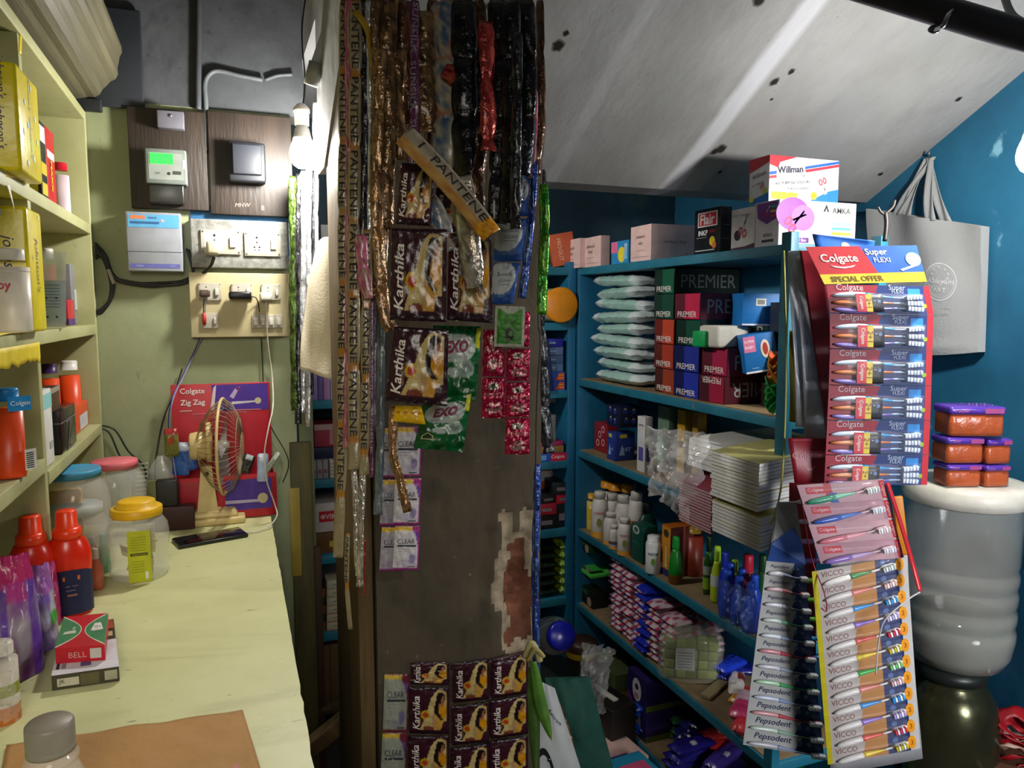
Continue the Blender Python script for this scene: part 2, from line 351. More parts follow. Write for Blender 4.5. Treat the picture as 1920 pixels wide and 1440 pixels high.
# ================= COUNTER AND LEFT SHELVES =================
t = thing('counter', 'pale yellow green painted counter with a worn chipped top', 'counter', (-.25, 1.4, 0))
g = G()
def topedge(u, v):
    return Vector((0, 0, 0))
nx = 60; L0 = .60; L1 = YW-.004
pts = []
for i in range(nx+1):
    y = L0+(L1-L0)*i/nx; x = .079+(y-.88)*.010+.0022*noise.noise(Vector((y*40, 0, 0)))
    pts.append((x, y))
lo = [(x+.25, y-1.4, .868) for x, y in pts]; hi = [(x+.25, y-1.4, .900) for x, y in pts]
hl = [(-.55+.25, y-1.4, .900) for x, y in pts]
g.add(hi+hl, [(i, i+1, nx+2+i, nx+1+i) for i in range(nx)], M_COUNTER)
g.add(lo+hi, [(i, i+1, nx+2+i, nx+1+i) for i in range(nx)], noisy('raw_ply_edge', [(.3, '#8f8a5a'), (.6, '#b8b680'), (.8, '#cfcfa0')], 20, .6, .4))
g.add([lo[0], hi[0], hl[0], (-.3, L0-1.4, .868)], [(0, 1, 2, 3)], M_COUNTER)
g.build('counter_top', t)
G().box((.0, 0, .434), (.50, 1.5, .868), M_UNIT).build('cabinet_body', t, loc=(-.02, .0, 0))
t = thing('wall_shelf_unit', 'cream green painted open wooden shelves standing over the counter on the left', 'shelf', (-.39, 1.5, .9))
def lb(x0, y0, z0, x1, y1, z1, m, nm, bev=.0015):
    G().box(((x0+x1)/2+.39, (y0+y1)/2-1.5, (z0+z1)/2-.9), (x1-x0, y1-y0, z1-z0), m, bev=bev).build(nm, t)
XS = -.309; XB = -.55
for z in (1.660, 1.412): lb(XB, .70, z-.024, XS, YW-.024, z, M_UNIT, 'shelf')
lb(XB, 1.531, 1.136, XS, YW-.024, 1.160, M_UNIT, 'shelf'); lb(XB, .70, 1.164, XS, 1.507, 1.188, M_UNIT, 'shelf')
lb(XB, .70, 1.913, XS, YW-.024, 1.935, M_UNIT, 'top_board')
lb(XB, 1.508, .902, XS-.002, 1.530, 1.911, M_UNIT, 'divider')
lb(XB, YW-.022, .902, XS, YW-.003, 1.935, M_UNIT, 'side_panel')
lb(XB-.012, .70, .902, XB, YW-.003, 1.935, M_UNIT, 'back_panel')
# rolled shop shutter under the ceiling
t = thing('rolling_shutter', 'rolled up ribbed metal shutter above the left shelves', 'shutter', (-.33, 1.6, 2.1))
M_SH = noisy('dusty_beige_metal', [(.3, '#4c4838'), (.6, '#68634c'), (.8, '#7c775e')], 6, .5, .2, stretch=(4, .3, 4))
g = G(); R_ = .125; k = 60; vs = []
for y in (-1.2, .535):
    for i in range(k):
        a = 2*pi*i/k; r = R_+(.006 if i % 5 < 2 else 0); vs.append((r*cos(a), y, r*sin(a)))
g.add(vs, [(i, (i+1) % k, k+(i+1) % k, k+i) for i in range(k)]+[tuple(range(k, 2*k))], M_SH, False)
g.build('rolled_curtain', t, loc=(-.02, 0, -.018))
G().box((-.13, -.32, -.14), (.02, 1.7, .03), C('#2a2c2a', .6), bev=.002).box((-.15, -.32, -.155), (.04, 1.7, .02), M_UNIT, bev=.002).build('guide_rail', t)
G().box((.035, .545, -.03), (.24, .010, .24), C('#22262c', .7), bev=.004).box((.0, .54, -.15), (.12, .02, .03), C('#1c1e20', .7), bev=.004).build('end_bracket', t)
# ================= LAMPS =================
def led_bulb(loc, label, power, col=(1, .97, .9)):
    t = thing('led_bulb', label, 'light bulb', loc)
    gm = mat('lit_bulb_globe', '#ffffff', .4, var=0); b = gm.node_tree.nodes['Principled BSDF']
    b.inputs['Emission Color'].default_value = (*col, 1); b.inputs['Emission Strength'].default_value = power
    G().lathe([(.001, -.062), (.012, -.060), (.022, -.053), (.029, -.040), (.031, -.028), (.029, -.014), (.024, 0)], gm, 28).build('globe', t)
    G().lathe([(.024, 0), (.022, .012), (.017, .034), (.014, .036), (.014, .044)], '#e8e6e0', 24).build('heat_sink', t)
    G().lathe([(.0165, .040), (.0175, .044), (.0175, .07), (.020, .072), (.020, .080), (.013, .088), (.009, .092)], '#cfc9bd', 24).build('holder', t)
    return t
B1 = P(567, 268, Y=1.93); B2 = P(1944, 262, D=1.36)
led_bulb(B1, 'glowing round light bulb hanging beside the foil sachet strips', 255)
led_bulb(B2, 'glowing light bulb at the right edge by the blue wall', 560)
# ================= SOLVERS: a coordinate from one picture coordinate =================
def solve(axis, p, px=None, py=None):
    n = (cR-cF*((px-960)/FPX)) if px is not None else (cU-cF*((720-py)/FPX))
    d = Vector(p)-Vector((0, 0, CH)); i = 'XYZ'.index(axis); d[i] = 0
    v = -d.dot(n)/n[i]; return v+(CH if axis == 'Z' else 0)
def yat(px, X, z): return solve('Y', (X, 0, z), px=px)
def xat(px, Y, z): return solve('X', (0, Y, z), px=px)
def zat(py, X, Y): return solve('Z', (X, Y, 0), py=py)
# ================= TEAL SHELVING =================
XF = 1.182; ZR = [1.60, 1.203, .942, .647, .365, .077]
t = thing('shelving_unit', 'teal painted wooden shelving along the right side filled with soaps, books and bottles', 'shelf', (XF, 1.9, 0))
def sb(g, x0, y0, z0, x1, y1, z1, m, bev=.0015): return g.box(((x0+x1)/2-XF, (y0+y1)/2-1.9, (z0+z1)/2), (x1-x0, y1-y0, z1-z0), m, bev=bev)
for i, z in enumerate(ZR):
    sb(G(), XF, 1.36, z-.028, XF+.25, 2.43, z-.003, M_TEAL).build('shelf', t)
    if i: sb(G(), XF+.006, 1.37, z-.003, XF+.245, 2.42, z, M_LINER, 0).build('shelf_liner', t)
sb(G(), XF, 2.43, 0, XF+.25, 2.452, 1.62, M_TEALD).build('side_panel', t)
sb(G(), XF+.25, 1.36, 0, XF+.262, 2.44, 1.60, M_TEALD).build('back_panel', t)
for x in (XF-.024, XF+.235): sb(G(), x, 1.33, 0, x+.022, 1.36, 1.62, M_TEAL).build('upright', t)
t = thing('shelving_unit', 'teal painted shelving at the back, seen on both sides of the cement pillar', 'shelf', (XF, 1.9, 0))
ZB = [1.403, 1.158, .898, .642, .378]
for z in ZB+[1.60]: sb(G(), .215, 2.452, z-.028, XF-.03, 2.76, z, M_TEAL).build('shelf', t)
for x in (.186, XF-.032, .66): sb(G(), x, 2.452, 0, x+.030, 2.765, 1.62, M_TEALD).build('upright', t)
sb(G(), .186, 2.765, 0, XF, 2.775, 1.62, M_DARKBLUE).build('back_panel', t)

# ================= CARTON AND BOTTLE MAKERS =================
def carton_g(ly, lx, h, col, fa=None, na=None, top=None, rough=.45, bev=.0008, side=None):
    g = G(); m = C(col, rough) if isinstance(col, str) else col
    g.box((lx/2, ly/2, h/2), (lx, ly, h), m, bev=bev)
    ff = FR((0, ly, 0), (0, -1, 0), (0, 0, 1), ly, h); nf = FR((0, 0, 0), (1, 0, 0), (0, 0, 1), lx, h); tf = FR((0, 0, h), (1, 0, 0), (0, 1, 0), lx, ly)
    if side: g.rect(0.01, .01, .99, .99, side, nf, .0005)
    if top: g.rect(.01, .01, .99, .99, top, tf, .0004)
    if fa: fa(g, ff)
    if na: na(g, nf)
    return g
def carton(name, label, cat, L, E, R, z, T, X, col, fa=None, na=None, group=None, **k):
    yE = yat(E, X, z); ly = yat(L, X, z)-yE; h = zat(T, X, yE)-z; lx = xat(R, yE, z+h/2)-X
    lx = min(lx, .235) if lx > .01 else .1
    g = carton_g(ly, lx, h, col, fa, na, **k); o = g.build(name, loc=(X, yE, z)); tag(o, label, cat, group)
    o['h'] = h; return o
def ln(g, f, v, u0=.12, u1=.88, m='#333333', t=.012, off=.0009): g.rect(u0, v, u1, v+t, m, f, off)
PINK = '#e3c0bb'
def pinkbox(g, f):
    g.text("johnson's", .5, .68, f.w*.42, '#5b5560', f, shear=.2); g.text('baby', .5, .5, f.w*.2, '#6b6570', f); ln(g, f, .3, .3, .7, '#8d8088'); ln(g, f, .12, .1, .9, '#8d8088')
def pinkside(g, f):
    g.text("johnson's baby", .55, .52, f.w*.55, '#54465e', f, shear=.2); g.rect(.42, .16, .8, .4, '#c9b2b2', f)
def flair(g, f):
    g.rect(.14, .6, .9, .93, '#f2eeee', f); g.rect(.18, .63, .86, .9, '#d8343c', f, .0009); g.text('Flair', .52, .765, f.w*.56, '#ffffff', f, .0012, fat=.02)
    g.text('INKP', .36, .47, f.w*.36, '#ffffff', f, fat=.02); g.text('XERO', .72, .49, f.w*.26, '#c22f3a', f); g.disc(.72, .27, .11, '#e8c62c', f); g.disc(.8, .18, .08, '#e07a3c', f, .0012); ln(g, f, .07, .06, .8, '#cfcfcf', .02); ln(g, f, .36, .1, .5, '#999999', .015)
def scissors(g, f, u, v, s, col, ang=0, blade='#c9c9cf'):
    ca, sa = cos(ang), sin(ang); k = f.w/f.h
    def q(a, b): return (u+(a*ca-b*sa)*s, v+(a*sa+b*ca)*s*k)
    for sgn in (-1, 1):
        out = [q(.35*cos(a)-.45, sgn*.28+.24*sin(a)) for a in [2*pi*i/18 for i in range(18)]]
        inn = [q(.22*cos(a)-.45, sgn*.28+.13*sin(a)) for a in [2*pi*i/18 for i in range(18)]]
        n = 18; vs = [f(a, b, .001) for a, b in out+inn]
        g.add(vs, [(i, (i+1) % n, n+(i+1) % n, n+i) for i in range(n)], col)
        g.poly([q(-.15, sgn*.2), q(-.1, sgn*.05), q(1, -sgn*.2), q(.9, -sgn*.05)][::1 if sgn > 0 else -1], blade, f, .0008)
def scis_small(g, f):
    scissors(g, f, .55, .55, .34, '#c8404a', 1.2); g.disc(.28, .36, .14, '#2a2530', f); g.text('GoodLuck', .62, .84, f.w*.4, '#7a5a30', f); ln(g, f, .84, .08, .3, '#777777'); g.poly([(.0, 0), (1, 0), (1, .14), (.6, .08), (0, .06)], '#58304c', f)
def amka_small(g, f):
    g.poly([(.05, .98), (.95, .98), (.95, .62), (.5, .5), (.1, .66)], '#7d3f96', f); scissors(g, f, .5, .78, .2, '#c23a5c', .9); g.text('AMKA', .55, .26, f.w*.4, '#3a3a3a', f); g.rect(.3, .1, .8, .16, '#3d3d46', f)
    for i, c in enumerate(['#3fae9c', '#e8c23c', '#d24a4a']): g.rect(.66, .84-.1*i, .96, .89-.1*i, c, f, .0012)
def amka_big(g, f):
    n = 22; g.poly([(.17+.21*cos(2*pi*i/n), .70+.36*sin(2*pi*i/n)) for i in range(n)], '#8d45ac', f)
    n = 18; g.poly([(.30+.15*cos(2*pi*i/n), .62+.28*sin(2*pi*i/n)) for i in range(n)], '#a968c4', f, .0008)
    scissors(g, f, .2, .55, .16, '#c8324e', .6)
    g.poly([(.56, .78), (.60, .95), (.64, .78), (.615, .78), (.6, .86), (.585, .78)], '#222c28', f); g.text('AMKA', .80, .82, f.w*.24, '#4a4f4c', f, fat=.01); g.text('Your Creation Partner', .75, .70, f.w*.3, '#777c78', f)
    for i, c in enumerate(['#8fd6d0', '#5fb8c0', '#e8b83c', '#d8505a', '#2d3038']): g.rect(.68, .50-.11*i, .93, .56-.11*i, c, f)
    g.rect(.06, .08, .38, .19, '#7a4290', f, .001); g.text('12 Pieces / Box', .22, .135, f.w*.26, '#ffffff', f, .0014)
def will_big(g, f):
    g.poly([(0, 1), (0, .80), (.12, .74), (.14, .86), (.38, 1)], '#cc2333', f); g.poly([(.50, .75), (1, .93), (1, .99), (.5, .81)], '#2b5fb4', f); g.poly([(.52, .68), (1, .86), (1, .92), (.5, .74)], '#cc3344', f, .0008)
    g.poly([(0, .57), (.1, .6), (.1, .67), (0, .64)], '#2b5fb4', f); g.poly([(0, .49), (.1, .52), (.1, .58), (0, .55)], '#cc3344', f)
    g.text('Willman', .29, .72, f.w*.36, '#33334a', f, rot=.10, fat=.02); g.text('TOP', .47, .60, f.w*.07, '#4a4a60', f)
    g.text('ALL PURPOSE SCISSORS', .33, .44, f.w*.5, '#3c4a58', f, rot=.10); g.text('PLASTIC HANDLE', .42, .32, f.w*.32, '#3c4a58', f, rot=.08)
    scissors(g, f, .78, .42, .11, '#cc3a48', -1.2); g.poly([(.55, 0), (1, 0), (1, .36), (.86, .30), (.62, .10)], '#2a78cc', f)
    g.rect(.03, .06, .40, .22, '#e6cf2c', f); g.disc(.64, .18, .045, '#ecd22e', f, .0011); g.text('10', .64, .18, f.w*.04, '#3a3a20', f, .0015)
def will_small(g, f):
    g.poly([(0, 1), (0, .7), (1, .86), (1, 1)], '#b82030', f); g.text('Willman', .5, .62, f.w*.7, '#2c2c40', f, rot=.15); g.text('ALL PURPOSE', .45, .42, f.w*.6, '#3c4a58', f, rot=.1); scissors(g, f, .7, .3, .2, '#cc3a48', -1.2)
    g.poly([(0, 0), (1, 0), (1, .2), (0, .08)], '#2a78cc', f); g.disc(.15, .1, .1, '#ecd22e', f, .0011); g.disc(.8, .24, .1, '#c8d42e', f, .0011)
Z0 = 1.60-.003
# top of the shelving
carton('soap_carton', 'pale pink baby soap carton, leftmost of the pink cartons on top of the teal shelving', 'carton', 1055, 1087, 1100, Z0, 446, 1.17, PINK, pinkbox, None, side='#d3b2ae')
carton('soap_carton', 'pale pink baby soap carton, second pink one on top of the teal shelving', 'carton', 1089, 1126, 1143, Z0, 441, 1.19, PINK, pinkbox, None, side='#d3b2ae')
def bluepink(g, f): g.rect(.0, .5, .38, .98, '#e2719c', f); g.disc(.62, .4, .22, '#e8d53a', f); g.rect(.78, .3, .92, .85, '#d9e6ee', f); g.poly([(.7, .2), (.95, .2), (.85, .9)], '#8ec0e0', f, .001)
carton('small_carton', 'small sky blue carton with pink corner between pink cartons on top of the shelving', 'carton', 1146, 1178, 1184, Z0, 449, 1.20, '#2c8fc8', bluepink)
carton('soap_carton', 'large pale pink baby soap carton with torn open flap on top of the teal shelving', 'carton', 1182, 1220, 1302, Z0, 419, 1.195, PINK, pinkbox, pinkside)
carton('pen_ink_carton', 'black carton with red and white lettering standing on top of the teal shelving', 'carton', 1301, 1349, 1372, Z0, 386, 1.195, '#17171a', flair, lambda g, f: (ln(g, f, .6, .2, .8, '#55565c', .02), ln(g, f, .3, .2, .8, '#55565c', .02)), rough=.3)
carton('scissors_carton', 'small white carton with red handled scissors picture next to the black carton', 'carton', 1370, 1414, 1420, Z0, 386, 1.2, '#ded9da', scis_small)
a1 = carton('scissors_carton', 'wide white and purple scissors carton at the near end of the shelving top', 'carton', 1415, 1459, 1604, Z0, 373, 1.195, '#e4dde0', amka_small, amka_big)
carton('scissors_carton', 'white carton with red and blue stripes stacked highest on top of the shelving', 'carton', 1404, 1441, 1572, Z0+a1['h']+.001, 290, 1.20, '#e2e0e4', will_small, will_big, top='#c23040')
# tilted orange box and orange lid at far end
g = carton_g(.05, .09, .115, '#b5512c', lambda g, f: (g.text('HIOGUT', .5, .5, f.h*.6, '#e0b090', f, rot=-pi/2, fat=.01), g.rect(.05, .04, .95, .1, '#7a2c1c', f)), lambda g, f: g.text('HIOGUT', .4, .5, f.h*.7, '#d8a684', f, rot=-pi/2, fat=.01))
p = Vector((xat(1046, 2.46, 1.64), 2.50, 1.602)); tag(g.build('medicine_carton', loc=p, rot=(0, -.18, -.3)), 'orange red carton leaning at the far corner on top of the shelving', 'carton')
# ---------- bay 1: tissue boxes ----------
PB = [('#14382c', '#0f5a3c'), ('#0e3a2a', '#11553c'), ('#6a2418', '#a83a26'), ('#63211a', '#b04030'), ('#5c2418', '#9c3c22')]
def prem(fc, dk, lt, flip=False):
    def fa(g, f):
        g.rect(.02, .02, .42, .98, dk, f); g.rect(.42, .02, .98, .98, lt, f)
        g.text('PREMIER', .5, .82 if flip else .2, f.w*.74, '#e6ddd8', f, .0011, rot=pi if flip else 0, fat=.004, h=f.h*.22)
    def na(g, f): g.rect(.0, .0, 1, 1, dk, f, .0004); g.text('PREMIER', .52, .5, f.w*.84, '#8e9490', f, .0009, rot=pi if flip else 0, h=f.h*.52)
    return fa, na
h = .0725; cols = [(1226, 1263), (1264, 1312), (1313, 1362)]
grid_ = {(0, 0): ('#4c2118', '#9a3c20', 0), (0, 1): ('#5c2018', '#a83a24', 0), (0, 2): ('#6a2018', '#c0462c', 0), (0, 3): ('#0e3026', '#0f4634', 0), (0, 4): ('#0e2a22', '#0e5a3e', 0),
         (1, 0): ('#10154e', '#2434a8', 0), (1, 1): ('#10134a', '#222f94', 0), (1, 2): ('#08241a', '#0d4a36', 0), (1, 3): ('#5a1426', '#c01f48', 0),
         (2, 0): ('#4a1220', '#a0183c', 1), (2, 1): ('#5a1424', '#a81c48', 0)}
nm = {'#9a3c20': 'brick red', '#a83a24': 'red brown', '#c0462c': 'orange red', '#0f4634': 'dark green', '#0e5a3e': 'dark green', '#2434a8': 'bright blue', '#222f94': 'navy blue', '#0d4a36': 'dark green', '#c01f48': 'crimson', '#a0183c': 'crimson', '#a81c48': 'magenta'}
ctop = [5, 4, 2]
for (ci, r), (dk, lt, fl) in grid_.items():
    L_, E_ = cols[ci]; X = 1.205; yE = yat(E_, X, 1.3); ly = yat(L_, X, 1.3)-yE-.002
    fa, na = prem(lt, dk, lt, fl)
    o = carton_g(ly, .225, h, dk, fa, na, rough=.2).build('tissue_box', loc=(X+random.uniform(-.004, .004), yE, 1.203+r*(h+.0006)))
    tag(o, '%s tissue box, %s in the %s column%s' % (nm[lt], ORD[ctop[ci]-1-r], ['far', 'middle', 'near'][ci], ', printed upside down' if fl else ''), 'tissue box', 'tissue boxes piled on the upper shelf')
yc = yat(1362, 1.205, 1.3); z2 = 1.203+2*(h+.0006)
# handkerchief pack, clear bag, blue cartons
def bluecard(g, f):
    g.rect(.36, .62, .64, .84, '#e8e4dc', f); g.rect(.40, .66, .60, .80, '#8a8a86', f, .0009); ln(g, f, .02, 0, 1, '#e9e9ea', .05)
def bluecard2(g, f):
    g.rect(.02, .55, .38, .96, '#dd7ea8', f); g.text('SUPER', .2, .83, f.w*.3, '#ffffff', f, .001); g.text('BABY', .2, .68, f.w*.28, '#ffffff', f, .001); g.disc(.66, .6, .14, '#ead9c8', f, .0009, ry=.24); g.disc(.66, .6, .08, '#b4402e', f, .0012, ry=.16); ln(g, f, 0, 0, 1, '#e9e9ea', .05); ln(g, f, .12, .2, .4, '#bcd8ee')
yb = yc+.035
g = G().box((0, 0, .03), (.10, .085, .058), '#c9c8bd', bev=.008); tag(g.build('tissue_pack', loc=(xat(1362, yb+.01, 1.38), yb+.02, z2)), 'white soft tissue pack lying on the tissue boxes beneath the blue cartons', 'pack')
pk = G().box((0, 0, .022), (.07, .06, .044), '#0f9c54', bev=.006); tag(pk.build('tissue_pack', loc=(xat(1326, yb+.06, 1.38), yb+.05, z2)), 'small bright green pack in front of the dark green tissue box', 'pack')
def card_carton(pxs, O, yaw, w_, h_, dd, col, art, name, label, side, tilt=0):
    g = G().box((w_/2, dd/2, h_/2), (w_, dd, h_), col, bev=.0006); f = FR((0, 0, 0), (1, 0, 0), (0, 0, 1), w_, h_); art(g, f)
    g.rect(.0, .0, 1, 1, side, FR((w_, 0, 0), (0, 1, 0), (0, 0, 1), dd, h_), .0005)
    return tag(g.build(name, loc=O, rot=(0, tilt, -yaw)), label, 'carton')
Ob = P(1400, 702, D=1.90)
card_carton(0, P(1400, 702, D=1.90), .42, .082, .098, .10, '#1c6fb8', bluecard2, 'baby_product_carton', 'tilted blue carton with pink corner sticking out from the tissue boxes', '#381418', -.16)
card_carton(0, P(1391, 611, D=1.94), .42, .092, .085, .13, '#1c74c0', bluecard, 'baby_product_carton', 'blue carton with small white label sticking out above the tilted blue carton', '#12264a', .02)
# support for these: dark cartons behind
tag(G().box((0, 0, .07), (.14, .14, .145), '#2a1118', bev=.001).build('tissue_box', loc=(1.35, 1.49, 1.203)), 'dark maroon carton under the blue baby cartons at the near end of the upper shelf', 'carton')
tag(G().box((0, 0, .06), (.11, .12, .118), '#152238', bev=.001).build('tissue_box', loc=(1.355, 1.50, 1.349)), 'dark navy carton wedged behind the blue baby cartons on the upper shelf', 'carton')
# wet wipe packs
def wipe_pack(L=.21, D=.10, Hh=.036, seed=0, c1='#dfe8ea', c2='#9cc4ba', fold=.35):
    g = G(); rnd = random.Random(seed); ph = rnd.uniform(0, 9)
    W_, T_, B_, N_ = lin(c1), lin(c2), lin('#3b3f86'), lin('#6c7aa0')
    def surf(side):
        def fn(u, v):
            e = (max(0, 1-(abs(2*u-1))**7))**.5*(max(0, 1-(abs(2*v-1))**4))**.5
            x = (v-.5)*D*(1-.12*(abs(2*u-1))**6); y = (u-.5)*L
            z = Hh/2+side*e*Hh/2*(1+.22*noise.noise(Vector((u*9+ph, v*5, side*3))))+.004*noise.noise(Vector((u*14, v*8, ph)))
            return Vector((x, y, z))
        return fn
    def art(u, v):
        k = noise.noise(Vector((u*10+ph, v*6, 3)))
        if v < .24 or v > .8: return mix(W_, T_, .9 if .18 < u < .82 and v < .2 else 0.05)
        if .62 < u < .92 and .3 < v < .6: return B_ if (int(v*40) % 3) else W_
        return T_ if .25 < u < .6 and .28 < v < .66 else W_
    g.grid(surf(1), 26, 12, FILM, art); g.grid(surf(-1), 26, 12, FILM, art)
    return g
wp = [wipe_pack(seed=i).build('wipes', None) for i in range(4)]; wd = [w_.data for w_ in wp]
for o in wp: bpy.data.objects.remove(o)
for k in range(9):
    z = 1.207+k*.0400; X = 1.255+random.uniform(-.012, .012)
    yy = (yat(1096, 1.21, z)+yat(1224, 1.21, z))/2
    o = bpy.data.objects.new('wet_wipes_pack', wd[k % 4]); COL.objects.link(o); o.location = (X, yy+random.uniform(-.012, .012), z); o.rotation_euler = (random.uniform(-.04, .04), .04*random.uniform(-1, 1), random.uniform(-.12, .12)); o.scale = (1.15, 1.42, 1.0)
    tag(o, 'white and sea green wet wipes pack, %s in its pile' % ORD[8-k], 'wipes pack', 'wet wipes packs piled on the upper shelf')
# net bundles hanging at near end of upper shelf
def wad(name, label, cat, loc, r, cols, n=5, seed=0, flat=.6):
    """crumpled cloth-like bundle made of folded loops"""
    t = thing(name, label, cat, loc)
    rnd = random.Random(seed)
    for i in range(n):
        a0 = rnd.uniform(-.5, .5); zz = (i/(max(1, n-1))-.5)*r*2*flat
        def fn(u, v, zz=zz, a0=a0, s=i+seed*10):
            a = 2*pi*u; rr = r*(.55+.45*v)*(1+.25*noise.noise(Vector((cos(a)*2, sin(a)*2, s))))
            return Vector((rr*cos(a), rr*sin(a)*.7, zz+(v-.5)*.016+.010*sin(3*a+s)+.012*noise.noise(Vector((a*2, v*2, s)))))
        g = G().grid(fn, 26, 3, cols[i % len(cols)]); g.build('folded_layer', t, thick=.002)
    return t
wad('cloth_bundle', 'orange and yellow folded pouches at the near end of the upper shelf', 'bundle', P(1460, 695, D=1.72), .028, ['#c9861e', '#c8541e', '#c98a28'], 5, 1, 1.0)
wad('cloth_bundle', 'crumpled bright green folded pouches at the near end of the upper shelf', 'bundle', P(1458, 742, D=1.72), .032, ['#1f9a3c', '#157a30', '#23a044'], 6, 2, .8)
# ================= GOODS ON THE LOWER SHELVES =================
def pouch_g(L, D, H, col, art=None, seed=0, m=None, crimp=True, nu=16, nv=12, lump=.2):
    """pillow pack lying flat, long axis x"""
    g = G(); m = m or FILM; base = lin(col)
    def surf(sd):
        def fn(u, v):
            a, b = abs(2*u-1), abs(2*v-1)
            e = sqrt(max(0, 1-a**6))*sqrt(max(0, 1-b**3))
            w_ = 1-.10*(1-a**2 if False else a**8)
            k = noise.noise(Vector((u*6+seed, v*5, sd)))
            zz = H/2+sd*(e*H/2*(1+lump*k)+.0006)+.12*H*noise.noise(Vector((u*8, v*8, seed+9)))
            if crimp and a > .9: zz += .0018*sin(v*40)
            return Vector(((u-.5)*L, (v-.5)*D*w_, zz))
        return fn
    f = art if art else (lambda u, v: base)
    g.grid(surf(1), nu, nv, m, f); g.grid(surf(-1), nu, nv, m, f)
    return g
def put(o, px, py, z, label=None, cat=None, group=None, rz=0, rot=None, dx=0, dy=0):
    p = P(px, py, Z=z); p.x += dx; p.y += dy; o.location = p; o.rotation_euler = rot if rot else (0, 0, rz)
    return tag(o, label, cat, group)
PRF = {
 'talc': [(.0, 0), (.92, 0), (1, .02), (1, .62), (.93, .72), (.80, .80), (.62, .84), (.62, .86), (.68, .865), (.68, .97), (.60, 1), (0, 1)],
 'can': [(0, 0), (.95, 0), (1, .03), (1, .78), (.85, .86), (.80, .86), (.80, .98), (.72, 1), (0, 1)],
 'squat': [(0, 0), (.9, 0), (1, .04), (1, .5), (.85, .62), (.5, .74), (.35, .78), (.35, .8), (.42, .81), (.42, .98), (.36, 1), (0, 1)],
 'drop': [(0, 0), (.85, 0), (.98, .05), (1, .3), (.86, .55), (.6, .68), (.5, .74), (.52, .76), (.5, .97), (.42, 1), (0, 1)],
 'pump': [(0, 0), (.9, 0), (1, .04), (1, .6), (.9, .7), (.45, .78), (.3, .8), (.3, .86), (.16, .87), (.14, .96), (.3, .965), (.3, 1), (0, 1)],
}
def bottle(name, label, cat, loc, r, h, kind, body, cap, capat=None, band=None, text=None, group=None, sy=1, rz=0, tcol='#c83c5a', rough=.35, emblem=None):
    t = thing(name, label, cat, loc, rz, group); pr = [(a*r, b*h) for a, b in PRF[kind]]
    capat = capat or {'talc': .845, 'can': .855, 'squat': .79, 'drop': .745, 'pump': .79}[kind]
    lo = [p for p in pr if p[1] <= capat*h+1e-6]; hi = [p for p in pr if p[1] > capat*h-h*.02]
    g = G().lathe(lo, C(body, rough), 24, sy=sy)
    face = lambda u, v, off=0: Vector((sin((u-.5)*2.2)*(r+off), -cos((u-.5)*2.2)*(r+off)*sy, v*h))
    face.w = 2.2*r; face.h = h
    M = Matrix.Rotation(-.55, 4, 'Z')
    ff = lambda u, v, off=0: M @ face(u, v, off)
    ff.w = face.w; ff.h = h
    if band:
        for v0, v1, c in band:
            rr = [(r*1.004, v0*h), (r*1.004, v1*h)]; g.lathe(rr, c, 24, sy=sy, cap=False)
    if text: g.text(text, .5, .55, r*1.3, tcol, ff, .0012, fat=.01)
    if emblem:
        n = 16; g.poly([(.5+.12*cos(2*pi*i/n), .34+.10*sin(2*pi*i/n)) for i in range(n)], emblem, ff, .001)
    g.build('bottle_body', t); G().lathe(hi, C(cap, rough), 24, sy=sy).build('cap', t)
    return t
# ---- bay 2 (below the tissue boxes) ----
z = .942
def circ(g, f):
    for a, b in ((.3, .3), (.7, .35), (.45, .6), (.7, .8)): g.disc(a, b, .13, '#d9a0a0', f); g.disc(a, b, .08, '#9c2028', f, .0012)
carton('toothpaste_carton', 'small red carton with pale rings at the far end of the second shelf', 'carton', 1114, 1138, 1160, z, 797, 1.235, '#8c2029', circ)
def blueart(g, f):
    g.poly([(.2, .2), (.35, .6), (.5, .2)], '#9fb6e0', f); g.rect(.22, .82, .6, .95, '#c9c24a', f); g.text('HIT', .6, .4, f.w*.4, '#9fb6e0', f, fat=.02)
carton('repellent_carton', 'blue carton below the dark navy cartons on the second shelf', 'carton', 1138, 1153, 1190, z, 813, 1.20, '#243a8c', blueart, blueart)
def navyart(g, f):
    for a, b in ((.3, .8), (.7, .75), (.35, .35), (.7, .3)): g.disc(a, b, .12, '#2a3c8c', f); g.rect(a-.06, b+.05, a+.04, b+.12, '#c2b84a', f, .0012)
carton('repellent_carton', 'dark navy carton with yellow marks standing on the blue carton', 'carton', 1138, 1160, 1200, z+.115, 763, 1.205, '#131a3c', navyart, navyart)
def whiteart(g, f): g.text('amrut', .5, .85, f.w*.6, '#555577', f); g.rect(.2, .2, .8, .45, '#5a55a0', f)
carton('medicine_carton', 'slim white and violet carton beside the dark navy cartons', 'carton', 1194, 1208, 1223, z, 783, 1.20, '#d2d0d0', whiteart, whiteart)
carton('tea_carton', 'grey green carton standing behind the plastic wrapped books', 'carton', 1232, 1252, 1268, z, 764, 1.30, '#6f8c78', lambda g, f: g.rect(0, .1, 1, .5, '#8fc0a0', f), lambda g, f: g.rect(.1, .2, .9, .4, '#b8d0a0', f))
for i, (a, b, c) in enumerate(((1268, 1282, 1300), (1296, 1306, 1324))):
    carton('spice_carton', ['bright yellow carton behind the plastic wrapped books', 'ochre yellow carton at the back of the book shelf'][i], 'carton', a, b, c, z, 770+i*4, 1.31, ['#c9a020', '#a8862c'][i], lambda g, f: g.rect(0, .4, 1, .5, '#7a5410', f))
